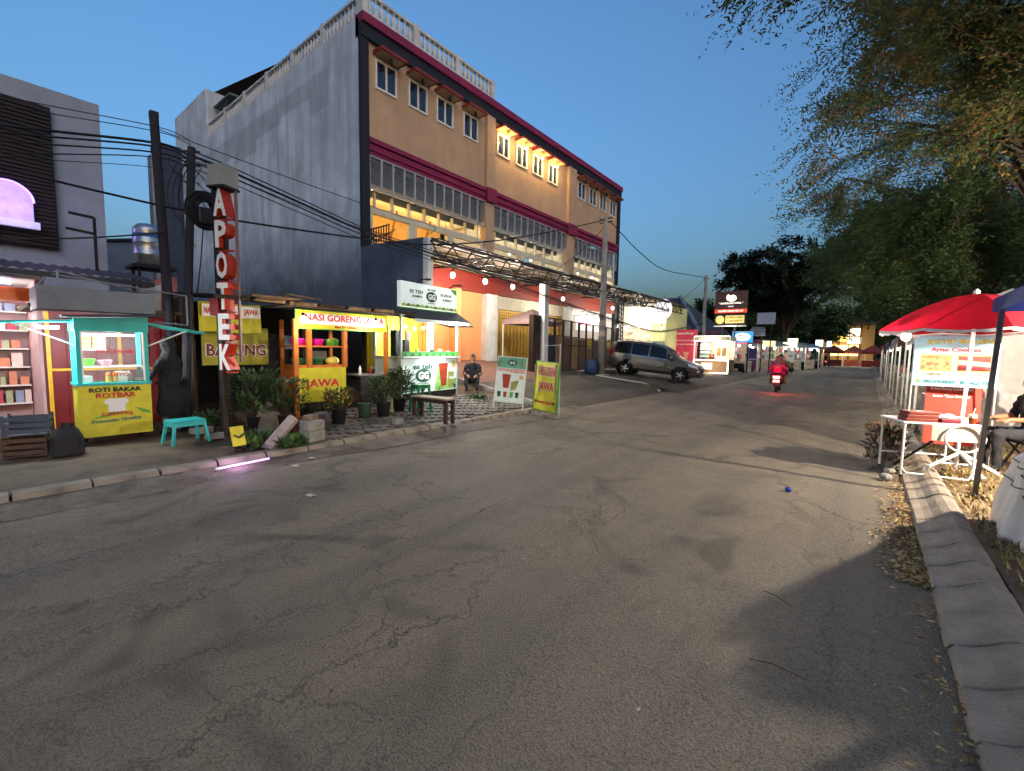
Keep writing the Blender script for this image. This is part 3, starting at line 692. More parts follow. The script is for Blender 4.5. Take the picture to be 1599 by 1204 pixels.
M_CABLE = mat('black cable', '#121216', .6, var=0, bump=0)
R90 = PI/2
# white house at the edge of the view
H_ = thing('white_house', 'pale grey rendered house with a dark slatted screen on its front', 'house', (-14, 0, 0), R90)
MB().box(-9, 2.3, 0, 7, 0, 7.0).build('wall_body', mat('pale blue render', '#8f97a3', .85, var=.14, scale=.9, bump=.15, bscale=20, streak=.3, dirt='#7b8290'), H_)
scr = box('screen_board', -4, 1.5, -.1, -.02, 3.62, 6.58, mat('brown board', '#161012', .7), H_)
sl = MB()
for i in range(36): sl.box(-3.98, 1.48, -.13, -.1, 3.66+i*.08, 3.705+i*.08)
tag(sl.build('screen_slats', mat('brown slat', '#211718', .65, var=.2), H_), kind='stuff')
# glowing purple arch sign hung on the screen
NS = thing('arched_light_sign', 'glowing lilac arch-shaped light sign on the dark slatted screen', 'sign', (-13.8, .78, 4.0), R90)
arch = ellipse(0, .48, .36, .36, 16, 0, PI)+[(-.36, .05), (.36, .05)]
MB().prism(arch, -.06, 0).build('sign_face', mat('lilac face', '#b9a6dd', .5, var=.35, scale=3, emit='#b9a4ff', estr=1.0), NS)
MB().tube([(x*1.04, -.07, z*1.02) for x, z in ellipse(0, .48, .36, .36, 18, 0, PI)], .018, 6).build('light_rim', glow('violet glow', '#8a4dff', 9), NS)
MB().box(-.42, .44, -.1, 0, -.04, .1).build('sign_foot', mat('pale foot', '#c8c6e0', .5, emit='#cfc8ff', estr=.8), NS)
point_light(NS, (0, -.5, .4), 2.5, (.62, .4, 1), .15)
# the row of low shops: roof, fascia and the pink shop under it
SR = thing('corner_shop', 'open pink shop with crowded shelves under a dark corrugated awning', 'shop', (-11.2, 0, 0), R90)
rf = MB(); rf.grid(lambda u, v: (-4+6.35*u, -.75+1.9*v, 2.78+.32*v+.02*math.cos(u*2*PI*40)), 160, 1)
rf.build('awning_sheet', M_CORR, SR); box('awning_edge', -4, 2.35, -.77, -.74, 2.68, 2.76, M_CORR, SR)
MB().box(-4, .95, 1.6, 1.7, .1, 2.9).box(.86, .96, -.3, 1.6, .1, 2.75).build('shop_wall', mat('pale pink wall', '#d9b3b5', .7, var=.12, scale=3), SR)
box('shop_ceiling', -4, .9, -.5, 1.6, 2.66, 2.7, M_WHITEP, SR)
box('orange_fascia', -4, 2.2, -.12, -.06, 2.3, 2.52, mat('orange board', '#d2622c', .6), SR)
box('orange_panel', 1.05, 2.2, .1, .2, 1.9, 2.6, mat('orange board', '#d2622c', .6), SR)
pc = [mat('goods %d' % i, c_, .5, bump=0) for i, c_ in enumerate(('#c44a63', '#e6d3c9', '#8d9bb5', '#3a3e4d', '#d98d6d', '#a9b08a'))]
for j in range(6):
    sh = box('shelf', -2.6, .84, 1.15, 1.55, .45+j*.34, .475+j*.34, M_WHT, SR)
    gm = MB(); r_ = random.Random(j)
    x = -.9
    while x < .75:
        w = r_.uniform(.05, .14); gm.box(x, x+w, 1.2, 1.3, .476+j*.34, .476+j*.34+r_.uniform(.1, .26), r_.randrange(6)); x += w+r_.uniform(.005, .05)
    tag(gm.build('packed_goods', pc, SR), kind='stuff')
for k in range(3):
    t_ = MB().box(-.9+.55*k, -.5+.55*k, -.18, -.12, 2.56, 2.61).build('tube_light', glow('violet tube', '#cfc4ff', 10), SR)
point_light(SR, (-.6, .1, 2.3), 8, (.92, .86, 1), .2); point_light(SR, (.3, .4, 2.2), 4.5, (1, .9, .85), .2)
# shuttered red kiosk behind the toast cart
RK = thing('red_kiosk', 'dark red metal kiosk with yellow corner frame behind the toast cart', 'kiosk', (-10.3, 0, ground_z(-10.3, 2)), R90)
MB().box(.9, 2.6, 0, 1.6, 0, 1.98).build('kiosk_body', M_DRED, RK)
for i in range(9): box('kiosk_panel', .94+i*.18, 1.1+i*.18, -.025, -.002, .06, 1.86, M_DRED, RK)
for x in (.88, 1.75, 2.56): box('kiosk_frame', x, x+.05, -.05, -.026, 0, 2.0, M_YFR, RK)
box('kiosk_rail', .93, 2.56, -.045, -.026, 1.0, 1.04, M_YFR, RK)
box('kiosk_roof', .7, 2.75, -.35, 1.7, 2.0, 2.06, M_DKW, RK)
# pink stepped wall with a white sheet, and the grey box gutter
PW = thing('pink_gable', 'pink gable wall with pale sheet leaning beside the poles', 'wall', (-10.9, 2.2, 0), R90)
MB().prism([(0, 0), (.62, 0), (.62, 2.95), (.4, 2.95), (0, 2.62)], 0, .12).build('gable_wall', mat('pink render', '#a5676a', .8, var=.2), PW)
MB().prism([(.0, 2.1), (.33, 2.1), (.35, 2.78), (0, 2.62)], -.03, -.004).build('pale_sheet', mat('pale sheet', '#c7cad0', .5), PW)
GB = thing('box_awning', 'grey sheet-metal box awning with thin pipe rail above the toast cart', 'awning', (-9.5, 1.4, 0), R90)
M_GM = mat('grey sheet metal', '#6d737b', .55, metal=.3, var=.15, bump=.06)
for nm, a in (('front_sheet', (-.66, .62, -.42, -.4, 2.1, 2.42)), ('side_sheet', (-.68, -.661, -.42, .5, 2.1, 2.42)), ('side_sheet', (.621, .64, -.42, .5, 2.1, 2.42)), ('bottom_sheet', (-.66, .62, -.399, .5, 2.1, 2.115))): box(nm, *a, M_GM, GB)
for p, q in (((-.66,-.41,2.42),(-.5,.5,2.62)), ((-.45,-.41,2.42),(-.45,-.3,2.66)), ((-.45,-.3,2.66),(.62,.4,2.5)), ((-.5,-.3,2.6),(1.1,-.3,2.45)), ((1.1,-.3,2.45),(1.1,-.3,1.95)), ((.64,-.3,1.98),(1.1,-.3,1.95))): MB().tube([p, q], .014, 6).build('pipe_rail', mat('grey pipe', '#83888e', .5, metal=.4), GB)
# toast cart
gz = ground_z(-8.9, 1.5)
RC = thing('toast_cart', 'turquoise and yellow toast cart with lit glass case and ROTI BAKAR panel', 'food cart', (-8.85, 1.46, gz), R90)
W2, DP = .41, .5
MB().box(-W2, W2, -.0, DP, .12, .86).build('cart_body', M_YEL, RC, bevel=.01)
pn = box('front_panel', -W2-.01, W2+.01, -.02, -.003, .1, .86, M_YEL, RC)
decal(RC, 'green_swoosh', [(-.3,.36),(-.05,.46),(.12,.44),(-.06,.4)], -.021, M_GRN); decal(RC, 'green_swoosh', [(.2,.52),(.39,.44),(.4,.4),(.3,.42)], -.021, M_GRN)
lettering(RC, 'ROTI BAKAR', 0, .795, -.024, .066, .6, M_BLKP, .035); lettering(RC, 'ROTBAR', 0, .71, -.024, .075, .46, M_REDP, .03)
bread = [(-.1,.46),(.1,.46),(.1,.575)]+[(x, z) for x, z in ellipse(.08, .61, .06, .05, 8, -.7, 1.9)]+[(0,.655)]+[(x, z) for x, z in ellipse(-.08, .61, .06, .05, 8, 1.25, 3.84)]+[(-.1,.575)]
decal(RC, 'bread_print', bread, -.021, M_WHT)
lettering(RC, 'CANTIQ', 0, .425, -.026, .06, .36, M_REDP, .035); lettering(RC, 'Premium Quality', 0, .33, -.026, .065, .58, M_TEAL, .02, tilt=.05)
box('counter', -W2-.02, W2+.02, -.03, DP+.02, .86, .9, M_TURQ, RC)
for x in (-W2, W2-.05):
    for y in (-.02, DP-.05): box('post', x, x+.05, y, y+.05, .9, 1.7, M_TURQ, RC)
MB().prism([(-W2-.01, 1.66), (W2+.01, 1.66), (W2+.01, 1.9), (-W2-.01, 1.84)], -.03, -.0).build('header', M_TURQ, RC)
box('side_header', -W2-.01, -W2+.01, .001, DP, 1.66, 1.84, M_TURQ, RC); box('side_header', W2-.01, W2+.01, .001, DP, 1.66, 1.88, M_TURQ, RC)
MB().prism([(-W2-.14, 1.84), (W2+.16, 1.915), (W2+.16, 1.945), (-W2-.14, 1.87)], -.2, DP+.1).build('roof', M_CORR, RC)
for x0, x1 in ((-W2+.05, W2-.05),): box('glass_front', x0, x1, -.012, -.006, .92, 1.66, M_CLEAR, RC)
for x in (-W2+.05, W2-.07): box('glass_edge', x, x+.02, -.02, -.013, .92, 1.66, M_WHT, RC)
for s_, L, z1 in ((-1, .95, 1.75), (1, .78, 1.7)):
    MB().add([(s_*W2, .0, 1.82), (s_*W2, DP, 1.82), (s_*(W2+L), DP, z1), (s_*(W2+L), 0, z1), (s_*W2, .0, 1.79), (s_*W2, DP, 1.79), (s_*(W2+L), DP, z1-.03), (s_*(W2+L), 0, z1-.03)], [(0,1,2,3),(4,5,6,7),(0,3,7,4),(3,2,6,7),(2,1,5,6)]).build('side_flap', M_TURQ, RC)
    MB().tube([(s_*W2, .02, 1.45), (s_*(W2+L*.7), .02, z1+.02)], .012, 6).build('flap_strut', M_FRAME, RC)
box('shelf', -W2+.05, W2-.05, .12, DP-.04, 1.12, 1.14, M_FRAME, RC); box('shelf', -W2+.05, -.05, .2, DP-.04, 1.38, 1.4, M_FRAME, RC)
lf = mat('bread loaf', '#c9923f', .7, var=.3, scale=20, bump=.2)
for j in range(3):
    for i in range(2): box('bread_pack', -.35+.16*i, -.21+.16*i, .25, .4, 1.402+j*.075, 1.47+j*.075, lf, RC, bevel=.015)
MB().lathe([(.06,0),(.085,.11)], 14, (-.26,.2,1.142)).build('green_tub', mat('green tub', '#5fc62c', .4), RC); MB().lathe([(.07,0),(.1,.09)], 14, (-.08,.2,1.142)).build('pink_tub', mat('pink tub', '#d8a0ab', .4), RC)
for x, w, h, c_ in ((-.3,.14,.1,'#d9d5cb'), (.12,.16,.16,'#e6dfcf'), (.3,.1,.05,'#b59a86')): box('tin', x-w/2, x+w/2, .12, .3, .902, .902+h, mat('tin '+c_, c_, .4), RC, bevel=.01)
for x, c_ in ((-.06,'#d9b23c'), (.02,'#d89a2e'), (.2,'#6a5648')): MB().lathe([(.035,0),(.035,.12),(.02,.15)], 10, (x,.1,.902)).build('jam_jar', mat('jam '+c_, c_, .3), RC)
lettering(RC, 'ROTI BAKAR', .02, 1.37, -.013, .06, .42, M_REDP, .03, name='glass_lettering'); lettering(RC, 'CANTIQ', .02, 1.02, -.013, .06, .28, M_REDP, .03, name='glass_lettering')
for x in (-W2+.04, W2-.1):
    wh = MB().tube([(x-.02,.25,.12),(x+.06,.25,.12)], .12, 18).build('wheel', mat('tyre rubber', '#1b1b1b', .8), RC)
tl = MB().box(-.78, -.55, .1, .14, 1.68, 1.72).build('tube_light', GLC, RC); point_light(RC, (-.66, .05, 1.6), 20, COOL, .08)
MB().box(-.3, .3, .2, .24, 1.6, 1.63).build('tube_light', GLC, RC); point_light(RC, (0, .2, 1.52), 9, COOL, .08)
MB().tube([(.0,.6,.15),(.08,.62,.4),(.02,.6,.5)], .1, 8).build('blue_bag', mat('blue bag', '#3c78b8', .5), RC)
# turquoise plastic stool
def stool(name, label, x, y, w, h, m_, rz=0):
    t = thing(name, label, 'stool', (x, y, ground_z(x, y)), rz)
    box('seat', -w/2, w/2, -w*.4, w*.4, h-.03, h, m_, t, bevel=.012)
    MB().box(-w/2+.01, w/2-.01, -w*.4, -w*.4+.012, h-.09, h-.031).box(-w/2+.01, w/2-.01, w*.4-.012, w*.4, h-.09, h-.031).box(-w/2, -w/2+.012, -w*.38, w*.38, h-.09, h-.031).box(w/2-.012, w/2, -w*.38, w*.38, h-.09, h-.031).build('apron', m_, t)
    for sx in (-1, 1):
        for sy in (-1, 1): MB().bar((sx*(w/2-.03), sy*(w*.4-.03), h-.03), (sx*(w/2+.02), sy*(w*.4+.01), 0), .045, .035).build('leg', m_, t)
    return t
stool('plastic_stool', 'turquoise plastic stool beside the toast cart', -8.1, 2.12, .44, .36, M_TURQ, R90+.1)
stool('plastic_stool', 'green plastic stool half hidden behind the wooden bench', -7.62, 6.32, .34, .62, mat('green plastic', '#1f7a4c', .4, var=.05, bump=.02), R90)
# low shack with banners
SK = thing('food_shack', 'dark lean-to shack with rough timber posts and rusty sheet roof', 'shack', (0, 0, 0))
mb = MB(); mb.grid(lambda u, v: (-12.2+4.1*v, 2.55+4.15*u, 2.72-.3*v+.016*math.cos(u*2*PI*30)), 120, 1); mb.build('roof_sheet', M_CORR, SK)
for k in range(7): box('roof_batten', -8.2, -8.12, 2.6+k*.58, 3.1+k*.58, 2.37+.01*(k % 2), 2.43+.01*(k % 2), M_WOOD if k % 3 else M_DKW, SK)
box('back_wall', -12.15, -12.05, 2.6, 8.3, 0, 2.6, mat('soot boards', '#2c2a2d', .85, var=.3, scale=2), SK)
box('side_boards', -12, -9.4, 2.62, 2.66, 0, 2.5, M_DKW, SK)
for x, y in ((-8.3, 2.75), (-10.2, 2.75), (-10.2, 5.0), (-10.2, 6.6)): MB().bar((x, y, ground_z(x, y)-.05), (x, y, 2.42), .08).build('post', M_DKW, SK)
for k in range(3): box('yellow_sheet', -10.62, -10.6, 6.8+k*.5, 7.28+k*.5, .95, 2.35, mat('yellow corrugated', '#c9b41c', .5, var=.12), SK)
rib = MB()
for k in range(15): rib.box(-10.599, -10.575, 6.83+k*.1, 6.86+k*.1, .97, 2.33)
tag(rib.build('sheet_ribs', mat('yellow corrugated', '#c9b41c'), SK), kind='stuff')
box('notice', -10.3, -10.28, 4.62, 4.92, 1.55, 1.85, mat('blue notice', '#7288a8', .6), SK)
pk = MB()
for p, q in (((-8.6,3.9,2.45),(-8.6,3.92,2.62)), ((-8.6,3.9,2.6),(-8.6,4.6,2.55)), ((-8.6,2.7,2.55),(-8.6,3.2,2.6))): pk.bar(p, q, .03)
pk.build('roof_scrap', M_WOOD, SK)
box('roof_plank', -8.4, -8.0, 3.1, 3.9, 2.44, 2.48, M_WOOD, SK)
def wavy(name, x0, x1, z0, z1, amp, m_, parent, y=0, n=24):
    def fn(u, v):
        return (x0+(x1-x0)*u, y+amp*math.sin(u*11+v*2)*(.4+.6*(1-v)), z0+(z1-z0)*v+.3*amp*math.sin(u*7))
    return MB().grid(fn, n, 6).build(name, m_, parent, smooth=True)
BN = thing('hanging_banner', 'crumpled yellow NASI GORENG JAWA banner hanging behind the pharmacy sign', 'banner', (-9.4, 3.25, 0), R90)
wavy('banner_cloth', -.52, .52, 1.86, 2.4, .03, M_YEL2, BN)
decal(BN, 'white_strip', rect(-.48, .5, 2.14, 2.36), -.04, M_WHT)
lettering(BN, 'NASI GORENG', -.2, 2.25, -.046, .12, .5, M_REDP, .03); lettering(BN, 'JAWA', .33, 2.24, -.046, .14, .26, M_REDP, .03)
BL = thing('food_board', 'yellow board with big dark red letters in the back of the shack', 'sign', (-10.0, 3.55, 0), R90)
box('board', -.62, .6, 0, .03, 1.22, 1.98, mat('dull yellow board', '#a9a02c', .6, var=.12), BL)
lettering(BL, 'BALUNG', 0, 1.52, -.002, .26, 1.12, M_WHT, .06, .003, 'outline'); lettering(BL, 'BALUNG', 0, 1.52, -.007, .24, 1.08, mat('dark red print', '#7a1f2c', .6, bump=0), .02)
decal(BL, 'bowl_print', ellipse(-.1, 1.84, .2, .1, 16, PI, 2*PI), -.002, M_BLKP)
# fried rice cart
NC = thing('fried_rice_cart', 'orange timber fried rice cart with yellow NASI GORENG JAWA banner and two bulbs', 'food cart', (-8.3, 4.95, ground_z(-8.3, 5)), R90)
zb = -ground_z(-8.3, 5)
box('cart_body', -.98, .02, .05, .65, .3, 1.0, M_WOODO, NC, bevel=.01)
box('front_board', -.96, .0, .02, .049, .32, .98, M_YEL2, NC); lettering(NC, 'JAWA', -.5, .66, .018, .2, .7, M_REDP, .03)
for x in (-1.0, -.74, .0, 1.0): box('post', x-.04, x+.04, .02, .1, .0 if x > .9 or x < -.9 else .98, 1.9, M_WOODO, NC)
for x in (-1.0, .0): box('rear_post', x-.03, x+.03, .58, .64, 0, 1.9, M_WOODO, NC)
for z in (1.38, 1.0): box('shelf', -1.0, .03, .06, .62, z, z+.03, M_WOODO, NC)
box('roof_board', -1.25, 1.15, -.15, .8, 2.12, 2.15, M_DKW, NC)
box('banner', -1.0, .98, -.02, .0, 1.74, 2.07, M_YEL2, NC); box('banner_edge', -1.02, 1.0, .001, .012, 1.72, 2.09, M_GRN, NC)
decal(NC, 'white_strip', rect(-.9, .92, 1.82, 2.02), -.021, M_WHT, .002)
lettering(NC, 'NASI GORENG JAWA', .02, 1.93, -.026, .17, 1.74, M_REDP, .02); lettering(NC, 'Mas Di - Seblak', .0, 1.785, -.026, .05, .5, M_REDP, .02)
for x in (-1.02, .5): bulb(NC, (x, -.3, 1.88), 5, WHITE, GLW, .06, cord=.2)
def basin(parent, x, y, z, w, d_, h, m_, nm='basin'):
    MB().lathe([(.8,0),(1.0,h),(1.06,h+.01),(.98,h+.005),(.78,.01)], 18, (x, y, z), sx=w/2, sy=d_/2).build(nm, m_, parent, smooth=True)
MPK = mat('pink plastic', '#d81f9c', .4, bump=0); MGR = mat('green plastic', '#1f9a5a', .4, bump=0)
for x, y, z, m_ in ((-.86,.25,1.41,MPK), (-.5,.25,1.41,MPK), (-.18,.25,1.41,mat('lime basket', '#5fae3a', .5)), (-.82,.3,1.03,MGR), (-.48,.3,1.03,MGR)): basin(NC, x, y, z, .3, .28, .12, m_)
cr = MB(); r_ = random.Random(4)
for k in range(14): cr.ball((-.2+r_.uniform(-.1,.1), .25+r_.uniform(-.08,.08), 1.5+r_.uniform(0,.06)), .045, 5, sz=.5)
tag(cr.build('crackers', mat('crackers', '#c89a4e', .7), NC), kind='stuff')
MB().ball((-.14,.3,1.1), .14, 8, sz=.7).build('noodle_bag', mat('yellow bag', '#d8c25a', .5), NC)
box('carton', -.6, -.2, .4, .6, 1.12, 1.3, mat('grey carton', '#7c7a75', .7), NC)
for x in (-.85, -.15): MB().tube([(x, .3, .22), (x, .38, .22)], .22, 20).build('wheel', mat('tyre rubber', '#1b1b1b'), NC)
# dining table with cloth and stools at the open end of the shack
DT = thing('dining_table', 'low dark table with grey cloth in the open end of the shack', 'table', (-8.6, 5.65, ground_z(-8.6, 5.6)), R90)
wavy('tablecloth', -.36, .36, .3, .72, .02, mat('dark floral cloth', '#4a4a45', .8, var=.5, scale=9), DT, -.26)
box('table_top', -.38, .38, -.28, .3, .72, .745, mat('grey table top', '#77726a', .6), DT)
for x in (-.34, .34):
    for y in (-.24, .26): MB().bar((x, y, 0), (x, y, .72), .03).build('leg', M_STEEL, DT)
for x, m_ in ((-.2, M_WHT), (.05, mat('sauce red', '#8a2018', .4)), (.14, mat('soy brown', '#2d1a12', .3))): MB().lathe([(.03,0),(.03,.12),(.012,.16),(.012,.19)], 10, (x, 0, .745)).build('sauce_bottle', m_, DT)
# helper: leafy potted plant
def leaf_mesh(n, rad, h, size, seed, droop=.4):
    r = np.random.default_rng(seed); mb = MB()
    for k in range(n):
        a = r.uniform(0, 2*PI); el = r.uniform(.1, 1.4); L = size*r.uniform(.6, 1.3)
        rr = rad*r.uniform(.1, 1)**.6; zz = h*r.uniform(.1, 1)
        p = Vector((rr*math.cos(a), rr*math.sin(a), zz)); d = Vector((math.cos(a)*math.cos(el), math.sin(a)*math.cos(el), math.sin(el)-droop*r.random())).normalized()
        sd = d.cross(Vector((0,0,1))).normalized()*L*.22
        if sd.length < 1e-4: sd = Vector((L*.2, 0, 0))
        nn = sd.cross(d).normalized()*L*.1
        mb.add([p, p+d*L*.5+sd, p+d*L, p+d*L*.5-sd, p+d*L*.5-nn], [(0,1,4),(1,2,4),(2,3,4),(3,0,4)], int(r.integers(4)))
    return mb
M_LEAF = [mat('leaf %d' % i, c_, .55, var=.15, bump=0) for i, c_ in enumerate(('#2b4124', '#395128', '#233820', '#4b5f30'))]
M_LEAFY = M_LEAF[:2]+[mat('yellow leaf', '#94913a', .6, bump=0), mat('rust leaf', '#7d4f2c', .6, bump=0)]
def potted(label, x, y, n, rad, h, size, pot, mats, seed, ph=.28, pr=.15):
    t = thing('potted_plant', label, 'plant', (x, y, ground_z(x, y)), seed)
    MB().lathe([(pr*.75,0),(pr,ph),(pr*1.08,ph+.01),(pr*.9,ph)], 14).build('pot', pot, t, smooth=True)
    st = MB()
    for k in range(5): a = k*1.3+seed; st.tube([(0,0,ph*.8),(.3*rad*math.cos(a),.3*rad*math.sin(a),ph+h*.4),(.7*rad*math.cos(a),.7*rad*math.sin(a),ph+h*.85)], [.014,.01,.004], 5)
    st.build('stems', M_DKW, t)
    o = leaf_mesh(n, rad, h, size, seed).build('foliage', mats, t, loc=(0, 0, ph))
P1, P2, P3 = mat('clay pot', '#7f4a33', .8), mat('black pot', '#232325', .6), mat('cement pot', '#8a857c', .9)
for a in (('dark leafy bush in a black pot right of the pharmacy sign post', -8.15, 3.15, 520, .36, .75, .13, P2, M_LEAF, 1), ('tall green bush in a black pot before the shack corner post', -7.9, 3.55, 480, .36, .6, .1, P2, M_LEAF, 2),
          ('rusty-leaved bush in a black pot before the cart wheel', -7.75, 4.45, 360, .26, .35, .1, P2, M_LEAFY, 4),
          ('dark green bush in a black pot beside the dining table', -7.75, 5.45, 520, .34, .5, .09, P2, M_LEAF, 5), ('grey-green bush in a black pot next to the drinks stall panel', -7.95, 6.0, 420, .27, .6, .12, P2, M_LEAF, 6)):
    potted(*a)
# weeds, blocks, slab and leaning post near the pharmacy sign
for x, y, n, rd_, h, s_, lb in ((-7.15, 2.72, 190, .2, .12, .17, 'tuft of bright green grass behind the small yellow sign'), (-6.78, 3.1, 160, .16, .1, .15, 'leafy green weed growing at the kerb end'), (-8.3, 8.9, 120, .22, .05, .1, 'flat patch of weeds at the foot of the drinks stall'), (-9.0, 2.75, 260, .3, .25, .13, 'dark weeds on the rubble behind the turquoise stool')):
    tag(leaf_mesh(n, rd_, h, s_, int(n)).build('weed_tuft', M_GRASS[:2]+M_LEAF[:2] if 'dark' not in lb else M_LEAF, loc=(x, y, ground_z(x, y)-.02)), lb, 'weed')
def block(name, label, x, y, z, sx, sy, sz, m_, rz=0, cat='block', rot=None):
    return tag(MB().box(-sx/2, sx/2, -sy/2, sy/2, 0, sz).build(name, m_, None, bevel=.012, loc=(x, y, z), rot=rot or (0, 0, rz)), label, cat)
gz = ground_z(-6.95, 3.5)
block('concrete_block', 'lowest concrete block of the stack at the pavement edge', -6.95, 3.52, gz-.01, .26, .3, .17, M_CONC, .15)
block('concrete_block', 'middle concrete block of the stack at the pavement edge', -6.96, 3.53, gz+.162, .25, .29, .16, M_CONC, .1)
block('concrete_block', 'small brick lying on top of the concrete block stack', -7.0, 3.52, gz+.324, .14, .22, .08, mat('old brick', '#7d6a58', .9, var=.3), .4)
block('concrete_block', 'lone concrete block standing on the pavers before the dining table', -7.05, 5.28, ground_z(-7.05, 5.28), .12, .2, .1, M_CONC, .2)
block('concrete_slab', 'flat concrete slab lying between the weeds and the block stack', -6.98, 3.05, ground_z(-7, 3), .26, .6, .06, M_CONC, .25, 'slab')
block('concrete_post', 'fallen pale concrete post leaning against the grass tuft', -6.88, 2.82, ground_z(-7, 3)+.02, .14, .1, .55, mat('pale concrete', '#a39a8c', .9, var=.2), 0, 'post', (-.45, .55, .4))
block('stone', 'pale stone block lying on the dirt behind the stool', -8.7, 2.5, ground_z(-8.7, 2.5), .2, .3, .1, M_CONC, .3, 'stone'); block('stone', 'rough stone lying on the dirt before the pharmacy post', -8.1, 2.5, ground_z(-8.1, 2.5), .16, .26, .09, M_CONC, -.3, 'stone')
rb = MB(); r_ = random.Random(8)
for k in range(70): rb.box(*(lambda x, y, s: (x, x+s, y, y+s, .08, .1+s*.8))(r_.uniform(-9.9, -8.6), r_.uniform(2.6, 3.4), r_.uniform(.04, .16)))
tag(rb.build('rubble', M_DIRT), 'heap of dark rubble on the dirt beneath the shack edge', 'rubble', kind='stuff')
# small yellow A-sign with wing emblem
SA = thing('small_sign', 'small yellow sign on metal legs with a dark wing emblem at the kerb', 'sign', (-6.92, 2.44, .1), R90+.15)
o = MB().add([(-.09,-.02,.1),(.09,-.02,.1),(.11,.1,.36),(-.07,.1,.36),(-.09,-.0,.1),(.09,-.0,.1),(.11,.12,.36),(-.07,.12,.36)], [(0,1,2,3),(7,6,5,4),(0,4,5,1),(1,5,6,2),(2,6,7,3),(3,7,4,0)]).build('sign_plate', M_YEL, SA)
MB().add([(-.06,.03,.24),(0.01,.03,.2),(.08,.03,.24),(.01,.042,.225),(-.065,.05,.27),(.09,.05,.27)], [(0,1,3),(1,2,3),(0,3,4),(3,2,5)]).build('wing_emblem', M_BLKP, SA, loc=(0, -.02, .0))
for x in (-.07, .07): MB().tube([(x, 0, .12), (x*1.1, -.05, 0)], .008, 5).build('leg', M_STEEL, SA)
MB().box(-.08, .1, .0, .01, .075, .095).build('crossbar', M_STEEL, SA)
# neon strip on the gutter
PT = thing('light_tube', 'pink and violet light tube lying along the kerb', 'lamp', (-6.42, 2.3, .05), .12)
MB().tube([(0,-.3,0),(0,.35,0)], .014, 8).build('tube_body', glow('pink tube', '#d98cff', 4), PT); point_light(PT, (.05, -.1, .12), 1.2, (.75, .45, 1), .1)
MB().tube([(0,-.34,0),(0,-.3,0)], .017, 8).build('end_cap', M_FRAME, PT)
# pharmacy sign
AP = thing('pharmacy_sign', 'tall vertical APOTEK sign with white letters and red sides on a dark post', 'sign', (-8.2, 2.8, .1), math.radians(27))
MB().bar((-.12, .02, 0), (-.12, .02, 4.1), .06, .22).build('post', M_STEEL, AP); MB().bar((.12, .1, 1.25), (.12, .1, 4.1), .035, .035).build('post', mat('pinkish post', '#8c6a64', .5), AP)
MB().box(-.16, .14, -.15, .15, 4.03, 4.35).build('lamp_box', mat('dusty lamp box', '#9a988f', .5, var=.12), AP, bevel=.008)
MB().box(-.17, .15, -.16, .16, 4.0, 4.03).build('box_rim', M_STEEL, AP)
M_LR = mat('red letter side', '#c23418', .45, var=.05, bump=0)
for k, ch in enumerate('APOTEK'):
    zc_ = 3.78-k*.49
    L = lettering(AP, ch, .0, zc_, .1, .42, .2 if ch != 'A' else .23, M_LR, .03, .2, 'letter'); lettering(AP, ch, .0, zc_, -.102, .425, .205 if ch != 'A' else .235, M_WHT, .03, .006, 'letter_face')
    box('bracket', -.15, .14, -.02, .02, zc_-.262, zc_-.235, M_LR, AP)
box('red_box', -.26, -.1, -.1, .1, 2.0, 2.28, mat('red box', '#8d1c22', .5), AP)
# water tank on its stand
WT = thing('water_tank', 'stainless steel water tank on a stand behind the leaning pole', 'tank', (-12.0, 2.66, 0))
MB().lathe([(.02,4.12),(.2,4.1),(.27,4.02),(.285,3.98),(.28,3.94),(.28,3.75),(.29,3.73),(.28,3.7),(.28,3.5),(.29,3.48),(.28,3.46),(.28,3.28),(.25,3.24)], 28).build('tank_body', mat('stainless steel', '#a3a9b0', .3, metal=.85, var=.15, scale=3, bump=.05), WT, smooth=True)
MB().add([(0,0,0)], []).v
MB().lathe([(.284,3.82),(.284,3.9)], 28, caps=False).build('blue_band', mat('blue label', '#2a5e9a', .5), WT)
for dx in (-.25, .25):
    for dy in (-.25, .25): MB().bar((dx, dy, 0), (dx, dy, 3.2), .05).build('stand_leg', M_STEEL, WT)
MB().box(-.36, .36, -.36, .36, 3.18, 3.24).build('stand_top', M_STEEL, WT)
for p, q in (((.3,-.9,3.0),(.3,-.9,4.0)), ((.3,-.9,4.0),(.3,-1.25,4.02)), ((.3,-.9,3.7),(.3,-1.3,3.73))): MB().bar(p, q, .045).build('rail', M_STEEL, WT)
# narrow dark party wall and small gable behind
DW = thing('party_wall', 'tall narrow dark party wall behind the utility poles', 'wall', (0,0,0))
MB().box(-15.5, -15, 3.55, 4.12, 0, 6.95).build('wall_body', mat('dark blue render', '#3a4152', .85, var=.2), DW); MB().box(-15.4, -15.05, 3.45, 3.549, 0, 6.6).build('pale_edge', mat('pale blue render', '#a5aab5'), DW)
SG = thing('small_house', 'small grey gabled house seen beyond the water tank', 'house', (-20, 3.2, 0), R90)
MB().prism([(-.6,0),(1.3,0),(1.3,5.2),(-.1,4.9),(-.6,4.4)], 0, 5).build('wall_body', mat('pale blue render', '#a5aab5'), SG)
MB().prism([(-.7,4.38),(-.1,4.92),(1.3,5.24),(1.3,5.32),(-.1,5.0),(-.75,4.45)], -.1, 5.2).build('roof', M_CORR, SG)
